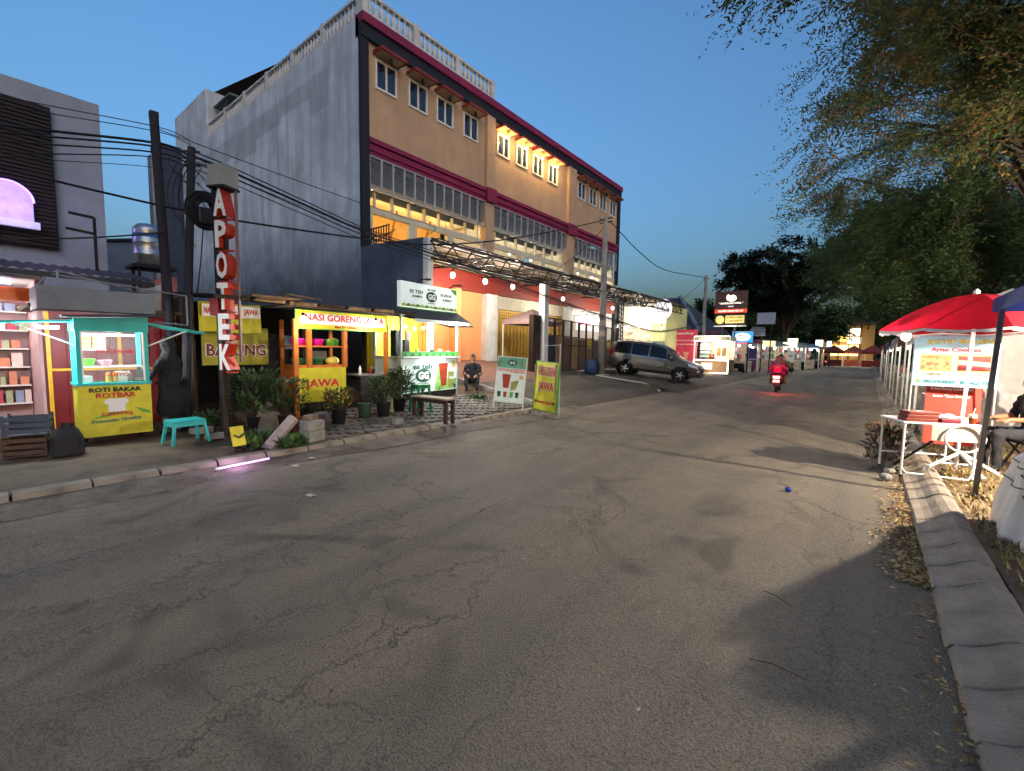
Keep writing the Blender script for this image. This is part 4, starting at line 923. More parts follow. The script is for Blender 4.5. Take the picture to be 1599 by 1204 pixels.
# wooden poles with cable bundle
U1 = thing('utility_pole', 'leaning dark pole with clustered cables nearer the white house', 'pole', (-10.0, 2.5, 0))
MB().tube([(0,0,0),(-.0,-.14,5.6)], [.085,.07], 10).build('pole_shaft', M_POLE, U1); MB().box(-.06,.06,-.2,-.08,5.55,5.66).build('pole_cap', M_POLE, U1)
U2 = thing('utility_pole', 'slim black pole carrying tangled cables and a cable coil', 'pole', (-9.3, 2.42, 0))
MB().tube([(0,0,0),(0,.28,5.0)], [.075,.06], 10).build('pole_shaft', M_POLE, U2)
for z in (4.7, 4.82, 4.93): MB().bar((-.1, .17, z), (.1, .37, z), .03).build('bracket', M_STEEL, U2)
co = MB()
for k in range(22):
    r_ = rnd.uniform(.15, .27); c0 = Vector((.06+rnd.uniform(-.03,.03), .42+rnd.uniform(-.05,.05), 3.98+rnd.uniform(-.05,.05)))
    co.tube([c0+Vector((rnd.uniform(-.02,.02), r_*math.cos(a*2*PI/16), r_*1.15*math.sin(a*2*PI/16))) for a in range(17)], .02, 5, False)
tag(co.build('cable_coil', M_CABLE, U2), kind='stuff')
MB().box(.0, .13, .3, .6, 3.72, 4.02).build('splice_box', mat('black plastic', '#141416', .5), U2, bevel=.04)
co = MB()
for k in range(12):
    a0 = Vector((rnd.uniform(-.05,.08), .3+rnd.uniform(-.3,.2), 4.7+rnd.uniform(-.25,.3))); a1 = Vector((rnd.uniform(-.05,.08), .4+rnd.uniform(-.35,.4), 3.9+rnd.uniform(-.7,.5))); md = (a0+a1)/2+Vector((0, rnd.choice((-1,1))*rnd.uniform(.15,.4), rnd.uniform(-.3,.1)))
    co.tube([a0*(1-t)**2+md*2*t*(1-t)+a1*t*t for t in [i/8 for i in range(9)]], .007, 4, False)
tag(co.build('loose_cables', M_CABLE, U2), kind='stuff')

# clutter on the pavement between the carts
def bucket(label, x, y, r, h, m_):
    t = thing('bucket', label, 'bucket', (x, y, ground_z(x, y))); MB().lathe([(r*.78,0),(r,h),(r*1.07,h+.01),(r*.95,h),(r*.74,.02)], 18).build('bucket_body', m_, t, smooth=True)
    MB().tube([(r*math.cos(a), .3*r, h+r*.5*math.sin(a)) for a in np.linspace(0, PI, 9)], .006, 5).build('handle', M_STEEL, t)
bucket('grey bucket in front of the fried rice cart board', -7.68, 4.1, .15, .26, mat('grey plastic', '#5c5f63', .5, bump=.05)); bucket('dull green bucket beside the dining table leg', -7.9, 5.1, .14, .28, mat('dull green plastic', '#3c5a44', .5, bump=.05))
def crate(label, x, y, z, rz, c_):
    t = thing('plastic_crate', label, 'crate', (x, y, z), rz); m_ = mat('crate '+c_, c_, .55, var=.15)
    box('crate_floor', -.2, .2, -.14, .14, 0, .015, m_, t)
    for k in range(3):
        z0 = .03+k*.08
        box('side_slat', -.2, .2, -.15, -.14, z0, z0+.05, m_, t); box('side_slat', -.2, .2, .14, .15, z0, z0+.05, m_, t); box('end_slat', -.21, -.2, -.14, .14, z0, z0+.05, m_, t); box('end_slat', .2, .21, -.14, .14, z0, z0+.05, m_, t)
    for sx in (-.2, .2):
        for sy in (-.14, .14): box('corner_post', sx-.014, sx+.014, sy-.014, sy+.014, .0, .27, m_, t)
crate('dark red plastic crate standing beside the block stack', -7.5, 3.75, ground_z(-7.5, 3.75), .3, '#5a2420'); crate('brown plastic crate before the pink shop', -8.6, .52, ground_z(-8.6, .5), 1.2, '#4f3a30'); crate('blue-grey plastic crate stacked on the brown one', -8.62, .53, ground_z(-8.6, .5)+.275, 1.3, '#434b5a')
def sack(label, x, y, w, h, c_, seed):
    t = thing('sack', label, 'sack', (x, y, ground_z(x, y)), seed)
    MB().grid(lambda u, v: ((w*(1-.45*v**3)*(1+.08*math.sin(5*u*2*PI+seed)+.05*math.sin(9*v+3*u)))*math.cos(u*2*PI), (.75*w*(1-.45*v**3)*(1+.06*math.sin(4*u*2*PI)))*math.sin(u*2*PI), h*v), 28, 12).build('sack_body', mat('sack '+c_, c_, .9, var=.25, scale=6, bump=.4, bscale=20), t, smooth=True)
    MB().tube([(0,0,h*.9),(.03,.02,h*1.12)], [.05,.07], 8).build('sack_neck', mat('sack '+c_, c_), t)
sack('bulging grey sack leaning by the pharmacy sign post', -8.05, 3.3, .2, .45, '#6d675c', 1); sack('dark rubbish sack on the pavement before the pink shop', -8.35, .85, .18, .36, '#2b2a2e', 2); sack('pale flour sack beside the drinks stall corner', -8.05, 5.75, .17, .4, '#98917f', 3)
# ------------------------------------------------------------------ drinks stall, boards, bench
gz = ground_z(-8.78, 7.6)
DS = thing('drinks_stall', 'white and green iced tea stall with GG signs and lit counter', 'food stall', (-8.78, 7.62, gz), R90+math.radians(6))
M_GD = mat('dark green print', '#1f4f3c', .6, var=0, bump=0); M_GL = mat('pale mint print', '#cfe0d6', .5, var=.06, bump=.02); M_GB = mat('bright green', '#3f9a3c', .5, var=.1, bump=.02); M_TEA = mat('tea print', '#9c3a22', .5, var=.2, bump=0); M_MATCHA = mat('olive print', '#8f8f4a', .5, var=.2, bump=0)
M_PALE = mat('pale steel', '#b9bdb6', .45, metal=.3, var=.1)
for x in (-1.03, 1.03):
    for y in (0, .9): box('post', x-.025, x+.025, y-.025, y+.025, 0, 2.2, M_PALE, DS)
box('front_panel', -1.0, 1.0, -.03, -.01, .18, 1.02, M_GL, DS); box('panel_base', -1.0, 1.0, .0, .86, .02, .3, M_STEEL, DS)
box('side_panel', 1.0, 1.02, .03, .87, .18, 1.02, M_GL, DS); box('side_panel', -1.02, -1.0, .03, .87, .18, 1.02, M_GL, DS)
box('counter', -1.06, 1.06, -.12, .95, 1.04, 1.08, M_PALE, DS); box('leaf_strip', -1.02, 1.02, -.05, -.02, 1.085, 1.2, M_GB, DS)
for k in range(16): decal(DS, 'leaf_print', [(-1.0+k*.125,1.09),(-.9+k*.125,1.1),(-.94+k*.125,1.19)], -.051, M_GRN if k % 2 else M_GD)
# print on the lower panel
lettering(DS, 'es teh', -.33, .83, -.032, .14, .68, M_GD, .03); decal(DS, 'logo_ring', ellipse(-.3, .6, .28, .17), -.031, M_GD); lettering(DS, 'GG', -.3, .6, -.036, .2, .38, M_WHT, .05)
lettering(DS, 'INDONESIA', -.3, .4, -.032, .03, .4, M_GD, .02); lettering(DS, 'Dalam', -.8, .63, -.032, .06, .26, M_GD, .01); lettering(DS, 'ya', -.8, .53, -.032, .05, .1, M_GD, .01); lettering(DS, 'Sayangku', -.78, .43, -.032, .06, .36, M_GD, .01, slant=.2)
decal(DS, 'phone_strip', rect(-.95, -.25, .22, .3), -.031, M_GD); lettering(DS, '081 2345', -.6, .26, -.036, .04, .5, M_WHT, .01)
decal(DS, 'green_wash', [(.1,.2),(.95,.22),(.98,.5),(.7,.42),(.5,.6),(.3,.95),(.22,.7)], -.031, mat('light green print', '#8fbf63', .5, var=.25, scale=6, bump=0), .003)
decal(DS, 'tea_cup', [(.36,.3),(.56,.3),(.62,.9),(.26,.9)], -.035, M_TEA); decal(DS, 'cup_lid', [(.25,.9),(.63,.9),(.6,.94),(.28,.94)], -.035, M_WHT); decal(DS, 'matcha_cup', [(.64,.26),(.8,.24),(.88,.66),(.64,.68)], -.034, M_MATCHA); lettering(DS, 'GG', .76, .5, -.039, .08, .14, M_WHT, .03)
decal(DS, 'badge', ellipse(.86, .87, .08, .1, 14), -.032, mat('gold print', '#c6a04a', .5, bump=0))
decal(DS, 'leaf_print', [(.2,.2),(.34,.34),(.3,.2)], -.036, M_GB); decal(DS, 'leaf_print', [(.9,.2),(.82,.36),(.97,.3)], -.036, M_GD)
# upper sign box
for k in range(12): box('back_sheet', -.98+k*.165, -.835+k*.165, .93, .95-.012*(k % 2), 1.08, 2.1, mat('yellow corrugated', '#c9b41c') if k < 9 else M_WOODO, DS)
SBX = box('sign_box', -1.03, 1.03, .0, .12, 2.28, 2.88, mat('lit mint sign', '#dfe9e4', .5, var=.05, bump=0, emit='#e6f4ec', estr=.9), DS)
lettering(DS, 'es teh', .02, 2.77, -.004, .06, .3, M_GD, .02); decal(DS, 'logo_ring', ellipse(.02, 2.59, .2, .13), -.002, M_GD); lettering(DS, 'GG', .02, 2.59, -.008, .15, .28, M_WHT, .05); lettering(DS, 'INDONESIA', .02, 2.43, -.004, .025, .28, M_GD, .02)
for x, a in ((-.52, 'ES TEH'), (.58, 'ES JERUK')): lettering(DS, a, x, 2.67, -.004, .085, .44, M_GD, .025, slant=.15); lettering(DS, 'JUMBO', x+.03, 2.55, -.004, .075, .36, M_GD, .025, slant=.25)
for k in range(13): decal(DS, 'scallop', ellipse(-.94+k*.157, 2.3, .078, .07, 8, 0, PI), -.003, M_GRN if k % 2 else mat('lime print', '#b9cf57', .5, bump=0))
decal(DS, 'leaf_print', [(.75,2.86),(1.0,2.87),(1.0,2.72),(.9,2.76)], -.003, M_GRN)
for x in (-.45, .75): MB().tube([(x, .06, 2.88), (x, -.1, 2.97), (x, -.28, 2.95)], .018, 6).build('lamp_arm', M_STEEL, DS); MB().box(x-.05, x+.05, -.38, -.26, 2.93, 2.97).build('flood_lamp', M_STEEL, DS)
box('awning_board', -1.05, 1.05, -.0, .02, 2.05, 2.27, M_GB, DS)
MB().add([(-1.25,-.45,1.98),(1.1,-.45,1.98),(1.1,.0,2.24),(-1.25,.0,2.24),(-1.25,-.45,1.96),(1.1,-.45,1.96),(1.1,.0,2.22),(-1.25,.0,2.22)], [(0,1,2,3),(7,6,5,4),(0,4,5,1),(1,5,6,2),(3,2,6,7),(0,3,7,4)]).build('front_flap', M_CORR, DS)
MB().add([(1.04,-.05,2.02),(1.04,.85,2.02),(1.75,.85,1.93),(1.75,-.05,1.93),(1.04,-.05,2.0),(1.04,.85,2.0),(1.75,.85,1.91),(1.75,-.05,1.91)], [(0,1,2,3),(7,6,5,4),(0,4,7,3),(3,7,6,2)]).build('side_flap', mat('bamboo flap', '#5d5138', .8), DS)
box('valance', -1.02, 1.02, -.46, -.44, 1.9, 1.98, M_GL, DS)
for k in range(4): bulb(DS, (-.55+.32*k, .35, 1.82-.03*(k % 2)), 4, WHITE, GLW, .04, cord=.25)
MB().box(.12, .78, -.38, -.34, 1.9, 1.94).build('tube_light', GLC, DS); point_light(DS, (.45, -.5, 1.82), 30, COOL, .1)
MB().box(-.45, .42, -.1, -.06, 1.0, 1.035).build('tube_light', GLC, DS); point_light(DS, (0, -.5, .98), 3.5, COOL, .12)
MB().box(-.92, -.75, .3, .5, 1.08, 1.72).build('dispenser', mat('dark dispenser', '#232b22', .4), DS, bevel=.02); MB().box(-.7, -.48, .25, .45, 1.08, 1.5).build('cup_sealer', mat('black machine', '#1f2020', .4), DS, bevel=.03); MB().box(-.66, -.5, .2, .24, 1.5, 1.7).build('menu_card', mat('menu card', '#b98d7c', .6), DS)
for x, c_, h in ((-.3,'#9fbf7a',.18), (-.1,'#d8dcd2',.12), (.08,'#cfc9b8',.1), (.25,'#2f3a33',.16), (.4,'#e0dfd8',.1), (.9,'#b9c7b3',.14)): MB().lathe([(.05,0),(.06,h)], 12, (x, .2, 1.08)).build('cup_stack', mat('cups '+c_, c_, .4, bump=0), DS)
MB().lathe([(.08,0),(.085,.02),(.085,.14),(.05,.18),(.02,.2)], 16, (.68,.3,1.08)).build('drink_jar', mat('green jar lid', '#5fa85c', .35, bump=0), DS, smooth=True)
# bench
BE = thing('wooden_bench', 'narrow wooden bench with pale worn top standing on brick feet', 'bench', (-6.98, 6.12, ground_z(-6.98, 6.1)), math.radians(3))
box('seat', -.52, .52, -.14, .14, .44, .475, mat('worn plank', '#a08f76', .8, var=.25, scale=4, bump=.2), BE, bevel=.006)
box('apron', -.5, .5, -.12, -.095, .36, .439, M_DKW, BE); box('apron', -.5, .5, .095, .12, .36, .439, M_DKW, BE)
for x in (-.46, .46):
    for y in (-.1, .1): box('leg', x-.03, x+.03, y-.03, y+.03, -.02 if x < 0 else -.06, .43, M_DKW, BE)
    box('stretcher', x-.015, x+.015, -.07, .07, .14, .19, M_DKW, BE)
for x, y, lb in ((-6.58, 6.0, 'brick under the near front leg of the bench'), (-6.55, 6.26, 'brick under the near rear leg of the bench')): block('brick', lb, x, y, .05, .22, .11, .06, M_CONC, .4, 'brick')
# A-frame menu board
AF = thing('menu_board', 'white A-frame drinks board with tea cups and green GG header', 'sign', (-6.86, 8.5, ground_z(-6.86, 8.5)), math.radians(33))
def lean(parent, w, h, z0, tiltb, mats):
    pass
AFp = bpy.data.objects.new('board_face', None); COL.objects.link(AFp); AFp.parent = AF; AFp.rotation_euler = (-.17, .07, 0); AFp.location = (-.03, -.12, .02); AFp.scale = (1.06, 1, 1.04)
box('board', -.34, .34, 0, .02, .16, 1.24, mat('mint white board', '#cfdcd3', .5, var=.08, bump=.02), AFp)
for x in (-.35, .33): box('frame_bar', x, x+.025, -.006, .026, 0, 1.25, M_FRAME, AFp)
box('frame_bar', -.325, .33, -.006, .026, 1.235, 1.26, M_FRAME, AFp)
decal(AFp, 'header', rect(-.32, .33, .98, 1.23), -.001, mat('mint green print', '#6fae85', .5, var=.2, bump=0)); decal(AFp, 'logo_ring', ellipse(0, 1.11, .11, .07), -.005, M_GD); lettering(AFp, 'GG', 0, 1.11, -.01, .07, .14, M_WHT, .04)
M_CORAL = mat('coral print', '#cf7658', .5, bump=0)
decal(AFp, 'title_strip', rect(-.3, -.06, .9, .96), -.001, M_CORAL); decal(AFp, 'title_strip', rect(-.03, .31, .88, .96), -.001, M_CORAL); lettering(AFp, 'PAKET', -.18, .93, -.006, .04, .2, M_WHT, .02); lettering(AFp, 'HEMAT MERIAH', .14, .92, -.006, .04, .3, M_WHT, .02)
decal(AFp, 'tea_cup', [(-.16,.5),(-.03,.5),(.0,.83),(-.2,.83)], -.001, M_TEA); decal(AFp, 'matcha_cup', [(.02,.44),(.14,.48),(.2,.7),(.02,.66)], -.001, M_MATCHA); decal(AFp, 'badge', ellipse(.25, .77, .05, .05, 12), -.001, mat('gold print', '#c6a04a'))
for x, m_ in ((-.24, M_GD), (-.1, M_TEA), (.05, M_GRN), (.18, M_GD)): decal(AFp, 'small_cup', [(x-.03,.28),(x+.03,.28),(x+.045,.41),(x-.045,.41)], -.001, m_)
for x in (-.3, .3): MB().bar((x, .24, 0), (x, .04, 1.2), .03, .02).build('rear_leg', M_WOOD, AF)
# yellow menu board on bricks
JB = thing('rice_board', 'yellow green-edged NASI GORENG JAWA board propped on bricks', 'sign', (-6.08, 8.86, .03), math.radians(-10))
JP = bpy.data.objects.new('board_face', None); COL.objects.link(JP); JP.parent = JB; JP.rotation_euler = (-.05, .05, 0)
box('board', -.37, .37, 0, .02, .12, 1.3, M_YEL, JP); 
for a in ((-.4,-.37,.1,1.32), (.37,.4,.1,1.32), (-.37,.37,.1,.12), (-.37,.37,1.3,1.32)): box('edge', a[0], a[1], -.01, .03, a[2], a[3], mat('green edge', '#3f8a2a', .5), JP)
lettering(JP, 'NASI GORENG', 0, 1.08, -.001, .26, .66, M_WHT, .05, .003, 'outline'); lettering(JP, 'NASI GORENG', 0, 1.08, -.006, .23, .63, M_REDP, .01)
lettering(JP, 'JAWA', 0, .68, -.001, .3, .56, M_WHT, .05, .003, 'outline'); lettering(JP, 'JAWA', 0, .68, -.006, .27, .53, M_REDP, .02)
lettering(JP, '*MAWUT* SEBLAK', 0, .32, -.002, .07, .5, M_REDP, .02)
for x in (-.3, .3): decal(JP, 'plate_print', ellipse(x, .32, .04, .045, 12), -.001, mat('brown print', '#7a4a2a', .6))
for x in (-.35, .35): MB().bar((x, .03, 0), (x, .05, 1.25), .03).build('rear_bar', M_WOOD, JB)
MB().tube([(.42, .1, 0), (.42, .1, 1.75)], .014, 6).build('side_pipe', M_PALE, JB); MB().tube([(-.1, .1, 1.3), (-.1, .1, 1.7)], .012, 6).build('side_pipe', M_PALE, JB); MB().tube([(-.1, .1, 1.7), (.42, .1, 1.72)], .008, 6).build('cross_pipe', M_PALE, JB)
for x, y, lb in ((-6.42, 8.98, 'pale brick under the back corner of the yellow board'), (-6.2, 8.8, 'brick under the middle of the yellow board'), (-5.7, 8.68, 'brick under the road-side foot of the yellow board')): block('brick', lb, x, y, .018, .2, .1, .07, M_CONC, .2, 'brick')
# blue barrel, concrete pole
BA = thing('plastic_barrel', 'blue plastic barrel standing beside the concrete pole', 'barrel', (-9.55, 17.62, ground_z(-9.55, 17.6)))
MB().lathe([(.2,0),(.27,.06),(.29,.3),(.29,.45),(.26,.62),(.23,.68),(.2,.69)], 20).build('barrel_body', mat('navy plastic', '#1d3558', .4, bump=.02), BA, smooth=True); MB().lathe([(.22,.69),(.22,.72),(.02,.73)], 18).build('barrel_lid', mat('black plastic', '#141416'), BA)
CP = thing('concrete_pole', 'tall tapered concrete utility pole in front of the folding gate', 'pole', (-9.3, 18.05, ground_z(-9.3, 18.05)))
MB().tube([(0,0,-.1),(0,0,6.95)], [.17,.1], 14).build('pole_shaft', M_CPOLE, CP, smooth=True)
for z in (6.7, 6.85): MB().box(-.3, .3, -.03, .03, z, z+.04).build('cross_arm', M_STEEL, CP)
for z, c_ in ((2.2, '#9a958c'), (1.75, '#b3aa9b')): MB().lathe([(.155,0),(.152,.25)], 14, (0,0,z), caps=False).build('poster', mat('poster '+c_, c_, .7), CP)
MB().box(-.3, .3, -.3, .3, -.12, .06).build('pole_footing', M_CONC, CP)
CP2 = thing('concrete_pole', 'slender concrete pole behind the dark grill signboard', 'pole', (-9.0, 32.6, .2))
MB().tube([(0,0,-.1),(0,0,6.7)], [.16,.1], 12).build('pole_shaft', M_CPOLE, CP2, smooth=True); MB().box(-.2, .2, -.03, .03, 6.45, 6.5).build('cross_arm', M_STEEL, CP2)
CP3 = None
# ------------------------------------------------------------------ people
def capsule(mb, p, q, r0, r1, mi):
    p = Vector(p); q = Vector(q); d = q-p; L = d.length
    if L < 1e-4: d = Vector((0,0,1)); L = 1e-4
    d.normalize(); pts, rs = [], []
    for a in (1.45, 1.0, .5): pts.append(p-d*r0*math.sin(a)); rs.append(r0*math.cos(a))
    pts += [p, q]; rs += [r0, r1]
    for a in (.5, 1.0, 1.45): pts.append(q+d*r1*math.sin(a)); rs.append(r1*math.cos(a))
    mb.tube(pts, rs, 10, True, mi)
def hand(mb, wrist, d, palm_n, mi, segs, curl=.5, s=1.0):
    """palm and five fingers; d = pointing direction, palm_n = palm normal"""
    w = Vector(wrist); d = Vector(d).normalized(); n_ = Vector(palm_n); n_ = (n_-d*n_.dot(d)).normalized(); sd = d.cross(n_)
    for k in (-1, -.33, .33, 1): 
        a = w+sd*.028*k*s; b = w+d*.085*s+sd*.03*k*s; segs.append((a, b, .013*s, .012*s, mi))
        L = (.06, .07, .075, .062)[int((k+1)*1.5)]*s
        c = b+(d*math.cos(curl*.6)+n_*math.sin(curl*.6))*L*.55; e = c+(d*math.cos(curl*1.6)+n_*math.sin(curl*1.6))*L*.5
        segs.append((b, c, .0095*s, .009*s, mi)); segs.append((c, e, .009*s, .0075*s, mi))
    t0 = w+d*.02*s+sd*.03*s; t1 = t0+(d*.5+sd*.7+n_*.3).normalized()*.045*s; t2 = t1+(d*.8+sd*.2+n_*.4).normalized()*.035*s
    segs.append((t0, t1, .013*s, .011*s, mi)); segs.append((t1, t2, .011*s, .009*s, mi))
def person(name, label, loc, rz, segs, mats, extra=None, vox=.016, cat='person'):
    t = thing(name, label, cat, loc, rz)
    mb = MB()
    for p, q, a, b, mi in segs: capsule(mb, p, q, a, b, mi)
    me = mb.mesh('body', mats)
    tmp = bpy.data.objects.new('tmp', me); COL.objects.link(tmp)
    rm = tmp.modifiers.new('r', 'REMESH'); rm.mode = 'VOXEL'; rm.voxel_size = vox
    sm = tmp.modifiers.new('s', 'SMOOTH'); sm.factor = .5; sm.iterations = 3
    dg = bpy.context.evaluated_depsgraph_get(); out = bpy.data.meshes.new_from_object(tmp.evaluated_get(dg), depsgraph=dg)
    bpy.data.objects.remove(tmp)
    nv = len(out.vertices); co = np.empty(nv*3); out.vertices.foreach_get('co', co); co = co.reshape(-1, 3); no = np.empty(nv*3); out.vertices.foreach_get('normal', no); no = no.reshape(-1, 3)
    bv = np.full(nv, 1e9); bm = np.zeros(nv, int)
    for p, q, a, b, mi in segs:
        p = np.array(p); q = np.array(q); d = q-p; tt = np.clip(((co-p) @ d)/max(d @ d, 1e-9), 0, 1); ds = np.linalg.norm(co-(p+tt[:,None]*d), axis=1)-(a+(b-a)*tt); k = ds < bv; bv[k] = ds[k]; bm[k] = mi
    cloth = np.array([('cloth' in x.name or 'shirt' in x.name or 'trousers' in x.name or 'denim' in x.name or 'veil' in x.name) for x in mats])[bm]
    fold = .5*np.sin(co[:,2]*46+5*np.sin(co[:,0]*21)+3*np.sin(co[:,1]*17))+.5*np.sin(co[:,0]*58+co[:,2]*19+4*np.sin(co[:,1]*23))
    co = co+no*(fold*.009*cloth)[:,None]; out.vertices.foreach_set('co', co.ravel()); out.update()
    out.materials.clear()
    for q in mats: out.materials.append(q)
    n = len(out.polygons); c = np.empty(n*3); out.polygons.foreach_get('center', c); c = c.reshape(-1, 3)
    best = np.full(n, 1e9); idx = np.zeros(n, int)
    for p, q, a, b, mi in segs:
        p = np.array(p); q = np.array(q); d = q-p; tt = np.clip(((c-p) @ d)/max(d @ d, 1e-9), 0, 1)
        dist = np.linalg.norm(c-(p+tt[:,None]*d), axis=1)-(a+(b-a)*tt)
        k = dist < best; best[k] = dist[k]; idx[k] = mi
    out.polygons.foreach_set('material_index', idx); out.polygons.foreach_set('use_smooth', [True]*n)
    link('body', out, t)
    if extra: extra(t)
    return t
SKIN = mat('brown skin', '#9a6a4c', .55, var=.06, scale=14, bump=.03); BLACKC = mat('black cloth', '#17171a', .9, var=.15, scale=12, bump=.15, bscale=40); DENIM = mat('grey denim', '#4a4d55', .9, var=.2, bump=.1); HAIR = mat('black hair', '#0f0d0d', .5, bump=.2, bscale=120)
MAGC = mat('magenta cloth', '#a0185a', .85, var=.12, bump=.1); MAUVE = mat('mauve veil', '#8a5463', .85, var=.1, bump=.1); TAN = mat('tan shirt', '#8d7458', .85, var=.1); KHAKI = mat('khaki trousers', '#8c7a60', .85, var=.12); SHOE = mat('dark shoe', '#201c1b', .6)
def face(t, c, f, s=1.0, hair=True, cap=None):
    """eyes, brows, nose, mouth, ears around head centre c facing f"""
    c = Vector(c); f = Vector(f).normalized(); sd = f.cross(Vector((0,0,1))).normalized(); up = sd.cross(f)
    e = MB()
    for k in (-1, 1): e.ball(c+f*.088*s+sd*.032*k*s+up*.008*s, .011*s, 6)
    e.build('eyes', mat('eye', '#1a1412', .3, bump=0), t)
    MB().tube([c+f*.09*s+up*.015*s, c+f*.108*s-up*.02*s, c+f*.092*s-up*.028*s], [.008*s, .014*s, .01*s], 6).build('nose', SKIN, t)
    MB().tube([c+f*.088*s-up*.052*s-sd*.022*s, c+f*.096*s-up*.054*s, c+f*.088*s-up*.052*s+sd*.022*s], [.004*s, .006*s, .004*s], 5).build('mouth', mat('lips', '#7a4238', .5, bump=0), t)
    if hair:
        mb = MB()
        def fn(u, v):
            a = u*2*PI; el = PI/2*(1-v*.98); r = .104*s
            d = sd*math.cos(a)*math.cos(el)*.9+f*math.sin(a)*math.cos(el)*1.03+up*math.sin(el)*1.1
            if f.dot(d) > .55 and el < .5: d *= .9
            return c+d*r+up*.02*s
        mb.grid(fn, 18, 8); mb.build('hair', cap or HAIR, t, smooth=True)
        for k in (-1, 1): MB().ball(c+sd*.092*k*s-up*.005*s, .022*s, 6, sz=1.3).build('ear', SKIN, t)
# woman in black beside the toast cart, facing the griddle (local -y is her front)
S0 = [((0,0,1.44),(0,-.01,1.5),.1,.105,0), ((0,.02,1.36),(0,.05,1.1),.1,.13,0), ((0,.02,1.24),(0,.0,.95),.14,.15,0), ((-.13,.02,1.2),(.13,.02,1.2),.075,.075,0), ((0,0,.95),(0,0,.5),.15,.17,0), ((0,.0,.6),(0,.0,.42),.17,.2,0),
      ((-.16,.02,1.18),(-.24,-.08,.95),.06,.05,0), ((-.24,-.08,.95),(-.14,-.3,.88),.05,.038,0), ((.16,.02,1.18),(.24,-.1,.96),.06,.05,0), ((.24,-.1,.96),(.12,-.32,.9),.05,.038,0),
      ((-.09,0,.5),(-.09,.02,.08),.085,.06,2), ((.09,0,.5),(.09,.02,.08),.085,.06,2), ((-.09,.03,.05),(-.09,-.1,.03),.04,.035,3), ((.09,.03,.05),(.09,-.1,.03),.04,.035,3), ((0,-.075,1.45),(0,-.08,1.5),.052,.055,1)]
hand(None, (-.14,-.3,.88), (.3,-.9,-.3), (.3,0,-1), 1, S0); hand(None, (.12,-.32,.9), (-.3,-.9,-.3), (-.3,0,-1), 1, S0)
person('person', 'person in black veil and long jacket cooking beside the toast cart', (-8.98, 2.16, ground_z(-9, 2.1)), math.radians(-62), S0, [BLACKC, SKIN, DENIM, SHOE], lambda t: face(t, (0,-.045,1.47), (0,-1,-.15), .95, False))
# man sitting low on the forecourt kerb
S1 = [((0,.02,.92),(0,.0,1.0),.085,.092,1), ((0,.03,.8),(0,.02,.88),.05,.05,1), ((0,.06,.7),(0,.1,.32),.14,.14,0), ((-.15,.05,.72),(.15,.05,.72),.07,.07,0), ((-.1,.06,.5),(.1,.06,.5),.1,.1,0),
      ((-.19,.04,.7),(-.25,-.1,.48),.058,.048,0), ((-.25,-.1,.48),(-.14,-.34,.46),.045,.034,1), ((.19,.04,.7),(.25,-.1,.48),.058,.048,0), ((.25,-.1,.48),(.14,-.34,.46),.045,.034,1),
      ((-.09,.08,.25),(-.17,-.32,.44),.095,.07,2), ((-.17,-.32,.44),(-.15,-.34,.06),.065,.045,2), ((.09,.08,.25),(.17,-.32,.44),.095,.07,2), ((.17,-.32,.44),(.15,-.34,.06),.065,.045,2), ((-.15,-.32,.04),(-.16,-.48,.03),.042,.036,3), ((.15,-.32,.04),(.16,-.48,.03),.042,.036,3)]
hand(None, (-.14,-.34,.46), (.4,-.8,-.3), (.3,0,-1), 1, S1); hand(None, (.14,-.34,.46), (-.4,-.8,-.3), (-.3,0,-1), 1, S1)
person('person', 'person in dark clothes sitting low on the kerb beside the drinks stall', (-9.2, 9.62, ground_z(-9.2, 9.6)+.02), math.radians(40), S1, [BLACKC, SKIN, mat('dark trousers', '#262629', .9), SHOE], lambda t: face(t, (0,.0,.965), (0,-1,-.1), .92))
# ------------------------------------------------------------------ parked people carrier
M_CARP = mat('grey brown metallic', '#57534e', .32, metal=.55, var=.04, scale=2, bump=0, spec=.6); M_CGL = mat('tinted car glass', '#0d1016', .08, var=0, bump=0, spec=.45); M_TRIM = mat('black trim', '#131313', .6, var=.1); M_TYRE = mat('tyre rubber', '#1b1b1b', .85); M_RIM = mat('alloy rim', '#a9abae', .3, metal=.8, var=.05, bump=0); M_CHR = mat('chrome', '#c9cbce', .15, metal=1, var=0, bump=0); M_LAMP = mat('clear lamp', '#c9d0d6', .1, var=.1, bump=0, spec=.9)
CAR = thing('parked_car', 'grey people carrier parked nose to the road in front of the gate', 'car', (0, 0, 0))
ST = [(-2.3,.70,.52,.78,.95),(-2.27,.80,.42,1.0,1.35),(-2.22,.84,.36,1.06,1.60),(-2.0,.865,.3,1.07,1.72),(-1.5,.87,.28,1.06,1.765),(-.8,.875,.27,1.05,1.775),(-.1,.875,.27,1.03,1.76),(.35,.875,.27,1.01,1.70),(.75,.87,.27,.99,1.52),(1.15,.865,.27,.98,1.2),(1.4,.86,.27,.97,1.04),(1.75,.85,.28,.93,.985),(2.05,.82,.3,.86,.92),(2.2,.76,.34,.76,.82),(2.28,.66,.4,.62,.68)]
SX = np.array([s[0] for s in ST]); SA = np.array(ST)
def stn(x): return [float(np.interp(x, SX, SA[:, k])) for k in range(1, 5)]
def ring(x):
    w, zb, zbelt, zr = stn(x); cab = max(0, min(1, (zr-zbelt)/.5))
    tumble = .8 if cab > .05 else .9
    half = [(.0, zb), (w*.8, zb), (w*.97, zb+.08), (w*1.0, zb+.3), (w*1.0, (zb+zbelt)/2+.12), (w*.975, zbelt), (w*(.975-(.975-.87)*cab), zbelt+(zr-zbelt)*.5), (w*(.975-(.975-.75)*cab)*(.97 if cab < .2 else 1), zbelt+(zr-zbelt)*.9), (w*.5, zr-.005), (0, zr)]
    return half
